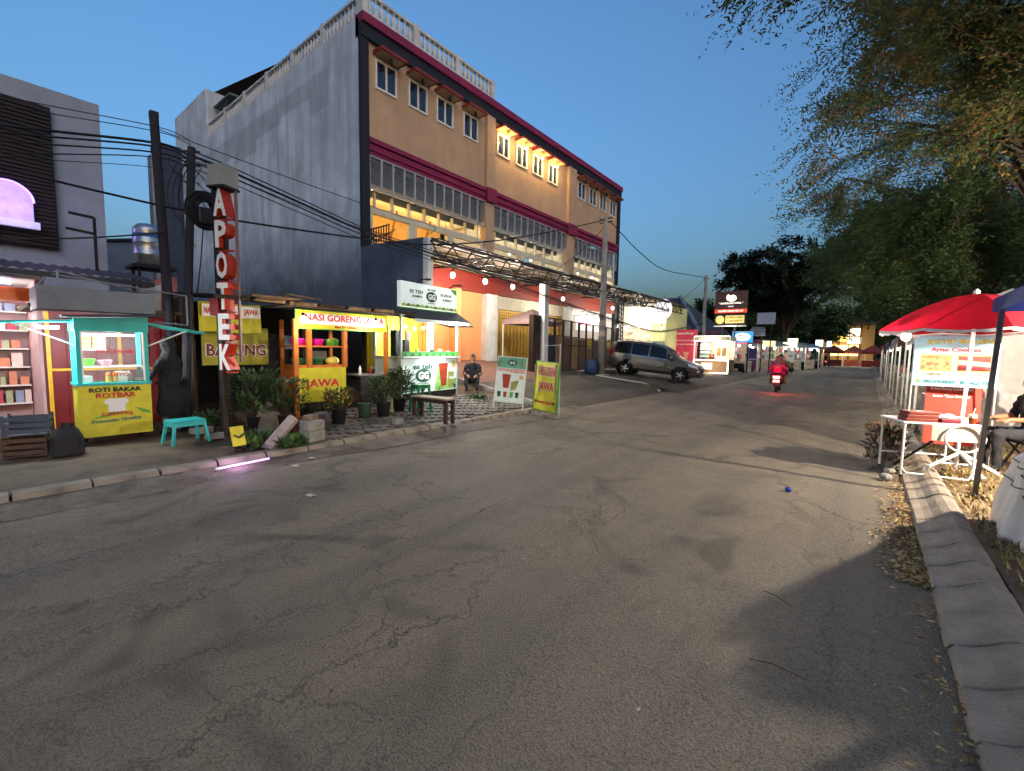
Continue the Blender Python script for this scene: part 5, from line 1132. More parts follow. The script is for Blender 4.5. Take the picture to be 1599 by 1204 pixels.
def car_pt(x, row, side):
    h = ring(x); i = int(row); f_ = row-i
    a = h[i]; b = h[min(i+1, 9)]; return Vector((x, side*(a[0]+(b[0]-a[0])*f_), a[1]+(b[1]-a[1])*f_))
mb = MB(); xs = sorted(set(list(SX)+[float(v) for v in np.linspace(-2.2, 2.2, 40)]))
WX, WR = (-1.37, 1.38), .335
for side in (-1, 1):
    rows = [[Vector((x, side*p[0], p[1])) for p in ring(x)] for x in xs]
    for i in range(len(xs)-1):
        for j in range(9):
            xm = (xs[i]+xs[i+1])/2
            zm = (rows[i][j].z+rows[i+1][j+1].z)/2; ym = abs(rows[i][j].y+rows[i][j+1].y)/2
            if any((xm-wx)**2+(zm-.33)**2 < .40**2 for wx in WX) and j < 5 and ym > .6: continue
            q = [rows[i][j], rows[i+1][j], rows[i+1][j+1], rows[i][j+1]]
            mb.add(q if side > 0 else q[::-1], [(0,1,2,3)])
    mb.add([Vector((xs[0], side*p[0], p[1])) for p in ring(xs[0])], [tuple(range(10))]); mb.add([Vector((xs[-1], side*p[0], p[1])) for p in ring(xs[-1])], [tuple(range(10))])
bd = mb.build('body', M_CARP, CAR); me = bd.data; bmm = bmesh.new(); bmm.from_mesh(me); bmesh.ops.remove_doubles(bmm, verts=bmm.verts, dist=.002); bmesh.ops.recalc_face_normals(bmm, faces=bmm.faces); bmm.to_mesh(me); bmm.free(); smooth_by_angle(bd, .75)
def patch(nm, x0, x1, r0_, r1_, side, m_, parent=CAR, off=.006, sk0=0, sk1=0, n=8):
    def fn(u, v):
        row = r0_+(r1_-r0_)*v; x = x0+(x1-x0)*u+sk0*(1-u)*v+sk1*u*v
        p = car_pt(x, row, side); return (p.x, p.y+side*off, p.z+.001)
    o = MB().grid(fn, n, 4).build(nm, m_, parent, smooth=True); return o
for side in (-1, 1):
    patch('side_window', -2.05, -1.2, 5.1, 6.85, side, M_CGL, sk0=.12, sk1=0); patch('side_window', -1.12, -.28, 5.1, 6.85, side, M_CGL); patch('side_window', -.2, .62, 5.1, 6.85, side, M_CGL, sk1=-.06); patch('quarter_window', .66, 1.05, 5.08, 6.1, side, M_CGL, sk1=-.3, n=4)
    for x in (-1.16, -.24, .64): patch('door_gap', x-.008, x+.008, 2.2, 5.05, side, M_TRIM, off=.004, n=1)
    patch('rocker', -1.0, 1.0, 1.6, 2.3, side, M_TRIM, off=.004); patch('chrome_strip', -.95, .95, 2.75, 2.9, side, M_CHR, off=.012); patch('chrome_strip', -2.05, 1.0, 5.0, 5.09, side, M_CHR, off=.01, n=16)
    patch('gutter_trim', -2.0, .4, 7.1, 7.3, side, M_TRIM, off=.006, n=14)
    for x in (-.95, -.1): p = car_pt(x, 4.6, side); MB().box(p.x, p.x+.18, p.y+side*.0-.015, p.y+side*.0+.03, p.z-.02, p.z+.015).build('door_handle', M_CARP, CAR, bevel=.008)
    p = car_pt(.85, 5.3, side); mi_ = MB().box(p.x-.08, p.x+.1, p.y+side*.03 if side > 0 else p.y-.2, p.y+.2 if side > 0 else p.y-.03, p.z, p.z+.16).build('wing_mirror', M_CARP, CAR, bevel=.03)
    patch('headlight', 1.72, 2.19, 4.35, 5.4, side, M_LAMP, off=.012, sk0=-.1, sk1=-.1); patch('fog_lamp', 2.12, 2.22, 2.6, 3.2, side, M_LAMP, off=.012, n=3)
    patch('tail_lamp', -2.26, -2.08, 4.5, 6.0, side, mat('red lens', '#7a1013', .2, bump=0), off=.012, n=3); patch('wheel_arch', -1.8, -.94, 1.2, 1.3, side, M_TRIM, off=.0, n=3)
    for wx in WX:
        t_ = bpy.data.objects.new('wheel', None); COL.objects.link(t_); t_.parent = CAR; t_.location = (wx, side*.79, .325); t_.rotation_euler = (R90, 0, 0)
        MB().lathe([(.2,-.1),(.31,-.1),(.325,-.07),(.325,.07),(.31,.1),(.2,.1)], 28, caps=False).build('tyre', M_TYRE, t_, smooth=True)
        rm_ = MB().lathe([(.215,-.09),(.215,.09)], 24, caps=False).lathe([(.21,0),(.02,0)], 24, (0,0,.0), mi=1)
        s2 = -side
        for k in range(5):
            a = k*2*PI/5; rm_.bar((0,0,s2*.075), (.205*math.cos(a), .205*math.sin(a), s2*.06), .06, .03, (0,0,1))
        rm_.lathe([(.05,-.085),(.05,.085)], 12); rm_.build('rim', [M_RIM, M_TRIM], t_)
        arch_ = MB().tube([(wx+.395*math.cos(a), side*.868, .325+.395*math.sin(a)) for a in np.linspace(-.25, PI+.25, 16)], .018, 6).build('arch_lip', M_CARP, CAR, smooth=True)
        MB().lathe([(.4,-.3),(.4,.12)], 20, caps=False).build('wheel_well', M_TRIM, CAR, loc=(wx, side*.7, .345), rot=(R90*side, 0, 0))
def ws(u, v):
    x = .7+.62*(1-v)-.0; y = (u-.5)*2*(.7-.1*v)
    w, zb, zbelt, zr = stn(x); return (x+.02, y, zr+.012-.05*abs(u-.5)**2*4)
MB().grid(lambda u, v: (1.32-.78*v, (u-.5)*2*(.72-.12*v), stn(1.32-.78*v)[3]+.012-.035*((u-.5)*2)**2), 10, 8).build('windscreen', M_CGL, CAR, smooth=True)
MB().grid(lambda u, v: (-2.285+.12*v, (u-.5)*1.3, 1.1+.45*v), 4, 4).build('rear_window', M_CGL, CAR)
MB().box(2.2, 2.31, -.5, .5, .56, .74).build('grille', M_TRIM, CAR, bevel=.02); MB().box(2.29, 2.325, -.48, .48, .66, .69).build('grille_bar', M_CHR, CAR); MB().box(2.1, 2.33, -.72, .72, .3, .5).build('bumper', M_CARP, CAR, bevel=.05); MB().box(-2.36, -2.2, -.76, .76, .42, .66).build('bumper', M_CARP, CAR, bevel=.05)
MB().box(2.331, 2.34, -.2, .2, .4, .5).build('number_plate', M_TRIM, CAR); lettering_ = None
for y in (-.6, .6): MB().tube([(-1.9, y, 1.79), (-1.7, y, 1.82), (-.2, y, 1.81), (0, y, 1.77)], .016, 6).build('roof_rail', M_CHR, CAR)
ca = math.radians(9); rw = Vector((-9.25, 20.6, 0)); 
cx_, cy_ = rw.x+1.37*math.cos(ca), rw.y+1.37*math.sin(ca)
za = ground_z(rw.x, rw.y); zf = ground_z(rw.x+2.75*math.cos(ca), 21)
CAR.scale = (.92, .92, .92)
CAR.location = (cx_, cy_, (za+zf)/2+.012); CAR.rotation_euler = (0, math.atan((za-zf)/2.75), ca)
def leafmat2(name, col):
    m = bpy.data.materials.new(name); m.use_nodes = True; n = m.node_tree.nodes; l = m.node_tree.links; b = n['Principled BSDF']
    b.inputs['Base Color'].default_value = (*lin(col), 1); b.inputs['Roughness'].default_value = .7
    tr = n.new('ShaderNodeBsdfTranslucent'); tr.inputs['Color'].default_value = (*lin(col), 1); mx = n.new('ShaderNodeMixShader'); mx.inputs[0].default_value = .45
    l.new(b.outputs[0], mx.inputs[1]); l.new(tr.outputs[0], mx.inputs[2]); l.new(mx.outputs[0], n['Material Output'].inputs['Surface']); return m
# ------------------------------------------------------------------ scooter with two riders
SC = thing('motor_scooter', 'red scooter with glowing tail lamp riding away down the road', 'scooter', (-2.86, 21.7, .01), math.radians(3))
M_SRED = mat('red scooter paint', '#8e1420', .3, var=.05, bump=0)
for y, nm in ((-.62, 'rear'), (.62, 'front')):
    w = bpy.data.objects.new('wheel', None); COL.objects.link(w); w.parent = SC; w.location = (0, y, .25); w.rotation_euler = (0, R90, 0)
    MB().lathe([(.16,-.05),(.23,-.05),(.25,-.02),(.25,.02),(.23,.05),(.16,.05)], 20, caps=False).build('tyre', M_TYRE, w, smooth=True); MB().lathe([(.16,-.03),(.16,.03),(.03,.04),(.03,-.04),(.16,-.03)], 16, caps=False).build('rim', M_RIM, w)
def sfn(u, v):
    y = -.82+1.0*v; wv = .06+.13*math.sin(PI*min(1, v*.9+.08)); a = u*2*PI
    return (wv*math.cos(a), y, .58+.02*math.sin(PI*v)+(.17-.05*v)*math.sin(a))
MB().grid(sfn, 16, 10).build('rear_body', M_SRED, SC, smooth=True)
MB().box(-.14, .14, -.72, .28, .73, .8).build('seat', mat('black seat', '#161616', .7), SC, bevel=.03); MB().box(-.16, .16, .15, .5, .3, .36).build('footboard', M_TRIM, SC, bevel=.02)
MB().prism([(-.2,.34),(.2,.34),(.24,.7),(.14,.98),(-.14,.98),(-.24,.7)], .5, .6).build('leg_shield', M_SRED, SC, bevel=.03)
MB().tube([(-.34,.42,1.04),(-.15,.5,1.03),(.15,.5,1.03),(.34,.42,1.04)], .018, 8).build('handlebar', M_TRIM, SC); MB().tube([(0,.62,.25),(0,.52,.95)], .035, 8).build('fork', M_TRIM, SC)
for s in (-1, 1): MB().tube([(s*.26,.48,1.04),(s*.3,.48,1.22)], .008, 5).tube([(s*.3,.48,1.2),(s*.3,.47,1.3)], [.05,.03], 8).build('mirror', M_TRIM, SC)
MB().tube([(.13,-.75,.3),(.13,-.2,.28)], .055, 10).build('exhaust', mat('grey exhaust', '#55565a', .35, metal=.7), SC)
MB().prism([(-.11,.6),(.11,.6),(.13,.7),(-.13,.7)], -.86, -.8).build('tail_lamp', glow('red lamp', '#ff1a20', 20), SC); point_light(SC, (0,-1.0,.62), 7, (1,.06,.05), .06)
MB().box(-.12, .12, -.885, -.875, .44, .54).build('number_plate', mat('plate white', '#d8d2c4', .5, emit='#fff0d8', estr=1.2), SC); MB().prism([(-.12,.3),(.12,.3),(.12,.56),(-.12,.56)], -.87, -.85).build('mudguard', M_TRIM, SC)
SCX, SCY = -2.86, 21.7
# pillion rider: magenta dress, mauve veil (front towards +y)
S2 = [((0,-.5,1.36),(0,-.49,1.42),.1,.11,1), ((0,-.5,1.3),(0,-.52,1.12),.12,.17,1), ((0,-.5,1.15),(0,-.47,.84),.17,.19,0), ((-.16,-.5,1.16),(.16,-.5,1.16),.08,.08,0), ((-.18,-.48,1.14),(-.3,-.35,.94),.065,.06,0), ((-.3,-.35,.94),(-.18,-.12,.92),.055,.04,0), ((.18,-.48,1.14),(.3,-.35,.94),.065,.06,0), ((.3,-.35,.94),(.18,-.12,.92),.055,.04,0),
      ((-.11,-.45,.84),(-.24,-.1,.78),.12,.1,0), ((.11,-.45,.84),(.24,-.1,.78),.12,.1,0), ((-.24,-.1,.78),(-.27,-.12,.4),.085,.06,3), ((.24,-.1,.78),(.27,-.12,.4),.085,.06,3), ((-.27,-.14,.37),(-.28,.02,.35),.04,.034,4), ((.27,-.14,.37),(.28,.02,.35),.04,.034,4), ((0,-.4,1.38),(0,-.395,1.42),.05,.05,2)]
hand(None, (-.18,-.12,.92), (.2,.9,0), (.6,0,-.4), 2, S2); hand(None, (.18,-.12,.92), (-.2,.9,0), (-.6,0,-.4), 2, S2)
person('person', 'pillion rider in magenta dress and mauve veil on the scooter', (SCX, SCY, .01), math.radians(3), S2, [MAGC, MAUVE, SKIN, KHAKI, SHOE], lambda t: face(t, (0,-.44,1.4), (0,1,-.05), .95, False))
S3 = [((0,-.02,1.44),(0,-.01,1.5),.09,.1,1), ((0,-.03,1.36),(0,-.02,1.42),.05,.05,1), ((0,-.06,1.24),(0,-.12,.9),.14,.14,0), ((-.17,-.05,1.27),(.17,-.05,1.27),.075,.075,0), ((-.2,-.04,1.25),(-.33,.14,1.06),.06,.05,0), ((-.33,.14,1.06),(-.3,.38,1.06),.045,.035,1), ((.2,-.04,1.25),(.36,.12,1.06),.06,.05,0), ((.36,.12,1.06),(.3,.38,1.06),.045,.035,1),
      ((-.1,-.1,.86),(-.2,.3,.82),.1,.075,2), ((-.2,.3,.82),(-.14,.3,.42),.07,.05,2), ((.1,-.1,.86),(.26,.28,.82),.1,.075,2), ((.26,.28,.82),(.2,.3,.42),.07,.05,2), ((-.14,.3,.39),(-.14,.45,.38),.042,.036,3), ((.2,.3,.39),(.2,.45,.38),.042,.036,3)]
hand(None, (-.3,.38,1.06), (0,1,-.1), (0,-.2,-1), 1, S3, .9); hand(None, (.3,.38,1.06), (0,1,-.1), (0,-.2,-1), 1, S3, .9)
person('person', 'scooter driver in tan shirt steering in front of the pillion rider', (SCX+.06, SCY, .01), math.radians(3), S3, [TAN, SKIN, KHAKI, SHOE], lambda t: face(t, (0,-.015,1.47), (0,1,0), .95))
HB = thing('shoulder_bag', 'black shoulder bag hanging at the scooter driver side', 'bag', (SCX+.3, SCY-.1, .9)); MB().box(-.06, .06, -.14, .14, -.12, .1).build('bag_body', BLACKC, HB, bevel=.03); MB().tube([(-.02,-.1,.1),(-.12,-.1,.3),(-.14,0,.38)], .012, 5).build('strap', BLACKC, HB)
# far riders
def far_bike(label, x, y, c_):
    t = thing('motorbike', label, 'motorbike', (x, y, .01), .1)
    for yy in (-.6, .6): MB().tube([(-.05,yy,.27),(.05,yy,.27)], .27, 14).build('wheel', M_TYRE, t)
    MB().grid(lambda u, v: ((.05+.12*math.sin(PI*v))*math.cos(u*2*PI), -.8+1.2*v, .6+.16*math.sin(u*2*PI)), 12, 8).build('bike_body', mat('bike '+c_, c_, .35), t, smooth=True)
    MB().tube([(0,.6,.27),(0,.45,.98)], .035, 6).tube([(-.32,.4,1.02),(.32,.4,1.02)], .02, 6).build('handlebar', M_TRIM, t); MB().box(-.07,.07,-.85,-.8,.62,.7).build('tail_lamp', glow('red lamp', '#ff1a20', 20), t)
    MB().ball((0,.68,.85), .07, 6).build('headlight', glow('blue white', '#8fa0ff', 8), t)
    s = [((0,-.1,1.42),(0,-.1,1.5),.1,.11,1), ((0,-.12,1.25),(0,-.15,.85),.15,.15,0), ((-.17,-.1,1.25),(.17,-.1,1.25),.07,.07,0), ((-.19,-.08,1.22),(-.3,.35,1.05),.06,.04,0), ((.19,-.08,1.22),(.3,.35,1.05),.06,.04,0), ((-.1,-.12,.84),(-.2,.25,.75),.1,.08,2), ((-.2,.25,.75),(-.2,.2,.35),.07,.05,2), ((.1,-.12,.84),(.2,.25,.75),.1,.08,2), ((.2,.25,.75),(.2,.2,.35),.07,.05,2)]
    hand(None, (-.3,.35,1.05), (0,1,0), (0,0,-1), 3, s, .9); hand(None, (.3,.35,1.05), (0,1,0), (0,0,-1), 3, s, .9)
    p = person('person', label.replace('motorbike', 'rider in dark jacket on the motorbike') if False else ('rider in dark jacket on the '+label), (x, y, .01), .1, s, [BLACKC, mat('helmet', '#33343c', .3), DENIM, SKIN], None, .03)
far_bike('far motorbike nearer the lit stalls', -4.3, 55, '#34343f'); far_bike('farthest motorbike with a blue glow', -4.1, 70, '#23305a')
# ------------------------------------------------------------------ shops further down the road
WS = thing('cafe_front', 'white and pale yellow cafe front with arched food mural and hanging lamps', 'shop', (-11.0, 28.0, ground_z(-11, 28)))
gzw = ground_z(-11, 28)
MB().box(-2.2, 1.0, 0, .2, 0, 4.0).build('front_wall', mat('off white wall', '#d8d6c6', .7, var=.08), WS); MB().box(1.0, 1.02, -.0, 4, 0, 3.9).build('side_wall', mat('pale yellow wall', '#c9c98a', .7), WS); MB().box(-.2, .99, -.03, -.002, 1.3, 2.7).build('yellow_panel', mat('pale yellow wall', '#c9c98a'), WS)
MB().prism(ellipse(-.9, 1.5, .95, 1.1, 18, 0, PI)+[(-1.85,.3),(.05,.3)], -.06, -.032).build('mural', mat('food mural', '#dcc7a8', .6, var=.5, scale=4), WS)
for i in range(7): decal(WS, 'mural_dish', ellipse(-1.6+i*.24, .62+.06*(i % 2), .14, .12, 10), -.061, mat('dish %d' % (i % 3), ('#a8452a', '#c98a5a', '#8a3a30')[i % 3], .6, bump=0))
MB().box(.2, .98, -.05, -.031, 0, 1.6).build('green_shutter', mat('grey green shutter', '#6d7a70', .6), WS); MB().box(-2.1, -1.9, -.08, -.002, .0, 2.2).build('white_post', M_WHT, WS)
MB().tube([(-2.0,-.06,1.9),(-1.6,-.5,2.2),(-.6,-.5,2.25)], .03, 6).build('lamp_arm', M_PALE, WS)
for i in range(5): bulb(WS, (-1.7+.75*i, -1.2-.1*i, 2.55-.05*i), 2.5, WHITE, GLW, .085, cord=1.0)
OV = thing('oval_sign', 'glowing white oval sign with brush script under the canopy end', 'sign', (-10.05, 27.6, 3.75), math.radians(20))
MB().prism(ellipse(0, .5, .5, .62, 26), -.09, .09).build('sign_face', mat('oval lit face', '#e6e4ea', .5, var=0, bump=0, emit='#f2f0ff', estr=1.6), OV); lettering(OV, 'Oleo', 0, .45, -.092, .36, .75, mat('lilac print', '#8f86a8', .5, bump=0), .02, slant=.2)
MB().tube([(0,0,1.1),(0,0,1.35)], .02, 6).build('hanger', M_STEEL, OV)
RB = thing('red_menu_banner', 'red pink menu banner with white lettering beside the lit kiosk', 'banner', (-9.4, 30.0, ground_z(-9.4, 30)))
box('banner', -.8, .75, 0, .03, .2, 2.55, mat('red pink banner', '#b8324a', .6, var=.06, emit='#b8324a', estr=.6), RB)
lettering(RB, 'mixology', .0, 2.3, -.002, .2, 1.1, M_WHT, .03)
for i, (x, w) in enumerate(((-.3,.7), (.35,.5), (-.35,.6), (.3,.55))): lettering(RB, 'MENU RASA', x, 1.85-.25*(i//2), -.002, .08, w, M_WHT, .02)
for x in (-.5, .1): decal(RB, 'drink_print', [(x-.1,.6),(x+.1,.6),(x+.16,1.1),(x-.16,1.1)], -.002, mat('peach print', '#dba58c', .6, bump=0))
for x in (-.78, .73): MB().bar((x,.05,0),(x,.05,2.6),.05).build('banner_post', M_PALE, RB)
KO = thing('lit_kiosk', 'small snack kiosk outlined in white light strips', 'kiosk', (-7.65, 29.6, ground_z(-7.65, 29.6)-.05))
M_LED = glow('white strip', '#fff3e2', 9); M_BRN = mat('brown panel', '#7a6350', .6)
MB().box(-1.05, 1.05, .0, 1.5, 0, .85).build('counter_body', M_BRN, KO)
for a in ((-1.05,1.05,0,.06), (-1.05,1.05,.8,.86), (-1.05,-.99,.06,.8), (.99,1.05,.06,.8), (-1.05,1.05,2.0,2.04), (-1.05,1.05,2.3,2.34)): box('light_strip', a[0], a[1], -.04, -.002, a[2], a[3], M_LED, KO)
for x in (-1.02, 1.02):
    for y in (.03, 1.45): box('post', x-.03, x+.03, y-.03, y+.03, .85, 2.05, M_WHT, KO)
box('back_wall', -1, 1, 1.44, 1.48, .86, 2.04, mat('cream wall', '#d9cfb0', .7), KO); box('roof', -1.1, 1.1, -.03, 1.55, 2.05, 2.3, M_WHT, KO)
box('header', -1.0, 1.0, -.06, -.04, 2.06, 2.28, mat('khaki header', '#a59a78', .6), KO); lettering(KO, 'Jajan Kekinian', -.1, 2.17, -.062, .12, 1.3, M_WHT, .02)
box('white_card', -.55, .1, -.02, -.004, .25, .65, mat('lit card', '#e8e4dc', .5, emit='#fff4e4', estr=1.5), KO); lettering(KO, 'Pisang', -.22, .5, -.022, .1, .5, M_BLKP, .02); lettering(KO, 'Keju', -.22, .36, -.022, .08, .4, M_BLKP, .02)
box('picture_board', .2, .95, .1, .14, .95, 1.75, M_WHT, KO)
for x in (.32, .62): box('picture', x, x+.22, .09, .099, 1.1, 1.6, mat('food photo', '#a8803a', .6, var=.4, scale=6), KO)
for j in range(4): box('shelf', -.95, -.3, .9, 1.3, 1.0+.25*j, 1.03+.25*j, M_WHT, KO); box('bottle_row', -.9, -.35, .95, 1.1, 1.031+.25*j, 1.17+.25*j, mat('bottles %d' % (j % 2), ('#7fae9a', '#9fb8c4')[j % 2], .4), KO)
for x, c_ in ((-.1, '#9c4b1e'), (.08, '#7d3a18')): MB().lathe([(.09,0),(.1,.15),(.05,.3),(.05,.36)], 10, (x,.3,.87)).build('snack_jar', mat('jar '+c_, c_, .4), KO)
for x in (-.5, .5): bulb(KO, (x, .6, 1.9), 6, WHITE, GLW, .05, name='kiosk_lamp')
point_light(KO, (0, -.6, 1.9), 12, WHITE, .2); point_light(KO, (.2, -.8, .4), 10, (1,.75,.4), .2)
SB = thing('grill_signboard', 'tall dark signboard with red stripe above a gold panel', 'signboard', (-7.2, 32.0, .2))
for x in (-.45, .3): MB().bar((x, .1, 0), (x, .1, 3.3), .09).build('post', M_STEEL, SB)
box('upper_board', -.98, .98, 0, .2, 4.02, 5.45, mat('dark brown board', '#3a2a28', .6, emit='#5a3a34', estr=.35), SB); box('stripe', -.98, .98, -.01, -.002, 4.03, 4.28, mat('lit red stripe', '#c8321f', .6, emit='#ff4a2a', estr=1.6), SB)
box('lower_board', -.98, .95, 0, .2, 3.22, 3.96, M_BLKP, SB); decal(SB, 'gold_ring', ellipse(-.62, 3.6, .27, .28, 18), -.002, mat('lit gold', '#c9ac5a', .6, emit='#ffe28a', estr=1.2)); decal(SB, 'gold_block', rect(-.28, .85, 3.36, 3.86), -.002, mat('lit gold', '#c9ac5a'))
lettering(SB, 'AYAM GORENG', .28, 3.73, -.007, .12, 1.0, M_BLKP, .02); lettering(SB, 'CRISPY', .28, 3.5, -.007, .14, 1.0, M_BLKP, .02)
MLW = mat('lit white print', '#eeeae0', .6, var=0, bump=0, emit='#fff6e6', estr=3)
decal(SB, 'flame_emblem', [(-.3,5.0),(-.22,4.85),(.0,4.76),(.22,4.8),(.34,4.95),(.28,5.12),(.1,5.22),(-.05,5.15),(-.18,5.26),(-.28,5.16)], -.002, MLW); lettering(SB, '* BARBEQUE GRILL *', 0, 4.66, -.002, .13, 1.5, MLW, .03); lettering(SB, 'halal', 0, 4.46, -.002, .07, .3, MLW, .02); lettering(SB, 'DELIVERY ORDER 0812 345', 0, 4.16, -.012, .12, 1.5, MLW, .02)
box('white_rim', -1.0, .97, .0, .2, 3.14, 3.2, M_WHT, SB); point_light(SB, (0, -.6, 3.0), 8, WHITE, .1)
def road_sign(name, label, x, y, w, h, z, m_, post=True, rz=0):
    t = thing(name, label, 'signboard', (x, y, .1), rz)
    box('board', -w/2, w/2, 0, .12, z, z+h, m_, t); 
    for a in ((-w/2-.03, w/2+.03, z-.03, z), (-w/2-.03, w/2+.03, z+h, z+h+.03)): box('rim', a[0], a[1], -.01, .13, a[2], a[3], M_PALE, t)
    MB().bar((w*.3 if post else 0, .06, 0), (w*.3 if post else 0, .06, z), .08).build('post', M_STEEL, t); return t
bs = road_sign('blue_signboard', 'lit blue signboard with white oval below the grill signboard', -6.8, 34, 1.28, .72, 2.25, mat('lit blue', '#2a8fc4', .5, var=.1, emit='#2f9ee0', estr=2.2))
decal(bs, 'white_oval', ellipse(0, 2.61, .52, .28, 24), -.002, MLW); lettering(bs, 'MTQ', 0, 2.68, -.007, .15, .42, mat('blue print', '#2a5f9a', .5), .03); lettering(bs, 'refill air', 0, 2.5, -.007, .1, .5, mat('blue print', '#2a5f9a'), .02)
road_sign('blank_signboard', 'blank pale grey signboard high before the big tree', -6.05, 38, 1.2, .8, 3.72, mat('pale grey board', '#b3b5bf', .6)); 
w2_ = road_sign('grey_signboard', 'low two-part grey signboard beneath the blank one', -6.64, 38.4, 1.05, .45, 2.85, mat('grey board', '#8d9099', .6)); box('upper_board', -.42, .45, 0, .1, 3.34, 3.52, mat('grey board', '#8d9099'), w2_)
# string of small lit stalls
def far_stall(label, x, y, rz, c_wall, c_roof, lit, sign=None, w=3.0, h=2.3):
    t = thing('road_stall', label, 'stall', (x, y, .12), rz)
    box('back_wall', -w/2, w/2, 1.8, 1.9, 0, h, mat('stall wall '+c_wall, c_wall, .7, var=.2, scale=2), t)
    for s in (-1, 1): box('side_wall', s*w/2-.03, s*w/2+.03, .3, 1.8, 0, .8, mat('stall side '+c_roof, c_roof, .7, var=.3, scale=3), t); MB().bar((s*w/2, -.2, 0), (s*w/2, -.2, h), .06).build('post', M_PALE, t)
    MB().add([(-w/2-.2,-.5,h-.1),(w/2+.2,-.5,h-.1),(w/2+.2,2,h+.35),(-w/2-.2,2,h+.35),(-w/2-.2,-.5,h-.2),(w/2+.2,-.5,h-.2)], [(0,1,2,3),(0,4,5,1)]).build('roof', mat('stall roof '+c_roof, c_roof, .7), t)
    box('counter', -w/2+.1, w/2-.3, .0, .5, 0, .9, mat('stall counter', '#a39a8a', .6, var=.3, scale=3), t)
    gm = MB(); r_ = random.Random(int(y*7)); 
    for j in range(3):
        for i in range(10): gx = -w/2+.2+i*(w-.5)/10; gm.box(gx, gx+.16, 1.6, 1.79, .5+j*.55, .5+j*.55+r_.uniform(.2, .42), r_.randrange(6))
    tag(gm.build('goods', pc, t), kind='stuff')
    for i in range(3): bulb(t, (-w/3+i*w/3, .2, h-.35), lit, WHITE, GLW, .09, name='stall_lamp')
    if sign: box('sign', -w/2*.5, w/2*.3, -.55, -.5, h-.25, h+.2, mat('lit sign '+sign, sign, .5, emit=sign, estr=3), t)
    return t
far_stall('narrow lit stall with pink awning right behind the kiosk', -7.4, 36.5, math.radians(35), '#b3aea4', '#7a2438', 5, '#d84a6a', 2.4, 2.4)
far_stall('lit stall with a purple banner and yellow sign', -6.6, 42, math.radians(45), '#8f8d9a', '#8d9094', 6, '#ffe9a0')
vb = thing('feather_banner', 'purple upright banner standing before the lit stall', 'banner', (-7.3, 40.8, .1), math.radians(20)); box('banner_cloth', -.3, .3, 0, .02, .15, 1.9, mat('purple cloth', '#3d3a78', .7), vb); lettering(vb, 'MARTABAK', 0, 1.0, -.002, .1, .5, M_WHT, .02); MB().tube([(-.32,.02,0),(-.32,.02,2.0)], .02, 6).build('banner_pole', M_PALE, vb)
far_stall('lit stall with a pale green roof and white lamps', -5.7, 47.5, math.radians(45), '#a8a595', '#7c9180', 7, '#fff2cc', 3.4)
far_stall('lit stall under a grey tarpaulin near the motorbikes', -5.0, 53, math.radians(45), '#8d92a0', '#6c737d', 6, None, 3.2)
far_stall('last small lit stall before the far yellow building', -4.9, 60, math.radians(40), '#97918a', '#565a60', 5, '#bcd4ff', 2.6)
mb_ = thing('white_menu_stand', 'white standing menu leaning beside the pale green stall', 'sign', (-5.2, 45.5, .1), math.radians(30)); MB().prism([(-.35,0),(.25,0),(.4,1.7),(-.15,1.7)], 0, .05).build('menu_panel', mat('menu white', '#c9ccc8', .6), mb_); lettering(mb_, 'MENU', .05, 1.3, -.002, .15, .36, M_GD, .02)
YB = thing('yellow_lit_building', 'distant building with glowing yellow shop fronts at the road end', 'building', (-2.2, 84, 0), math.radians(8))
MB().box(-3.5, 3, 0, 8, 0, 6.2).build('wall', mat('tan wall', '#9a7b4d', .8), YB); 
for x0, x1, z0, z1, c_ in ((-2.3,-.3,3.6,4.6,'#ffca5a'), (-.2,1.3,4.4,5.5,'#fff2d0'), (-.2,1.4,3.2,4.2,'#fff6e2'), (-2.2,1.2,1.4,3.0,'#ffd98a')): box('lit_front', x0, x1, -.1, -.002, z0, z1, mat('lit front '+c_, c_, .6, emit=c_, estr=5), YB)
for x in (-2.4, -1.2, 0, 1.3): MB().bar((x,-.15,0),(x,-.15,6.0),.12).build('pilaster', M_DKW, YB)
box('roof', -3.8, 3.3, -1.2, 8.2, 6.2, 6.4, M_CORR, YB); point_light(YB, (-.5,-2,3), 60, (1,.75,.35), .4)
for i, (x, y, c_, lb) in enumerate(((-3.6, 76, '#6d2f2a', 'far dark red market tent left of the road end'), (-1.4, 78, '#8a4a3a', 'far rust market tent in the middle of the road end'), (.6, 75, '#7d3430', 'far brick red market tent right of the road end'))):
    t = thing('market_tent', lb, 'tent', (x, y, 0)); MB().add([(-1.3,-1.3,2.0),(1.3,-1.3,2.0),(1.3,1.3,2.0),(-1.3,1.3,2.0),(0,0,2.9),(-1.3,-1.3,1.7),(1.3,-1.3,1.7)], [(0,1,4),(1,2,4),(2,3,4),(3,0,4),(0,5,6,1)]).build('tent_roof', mat('tent '+c_, c_, .8), t)
    for sx in (-1.25, 1.25):
        for sy in (-1.25, 1.25): MB().bar((sx,sy,0),(sx,sy,2),.05).build('tent_leg', M_PALE, t)
    box('stall_table', -1.0, 1.0, -.9, -.2, 0, .85, mat('table '+c_, c_, .7, var=.4, scale=4), t); bulb(t, (0,0,1.9), 30, (1,.8,.5), GLW, .08)
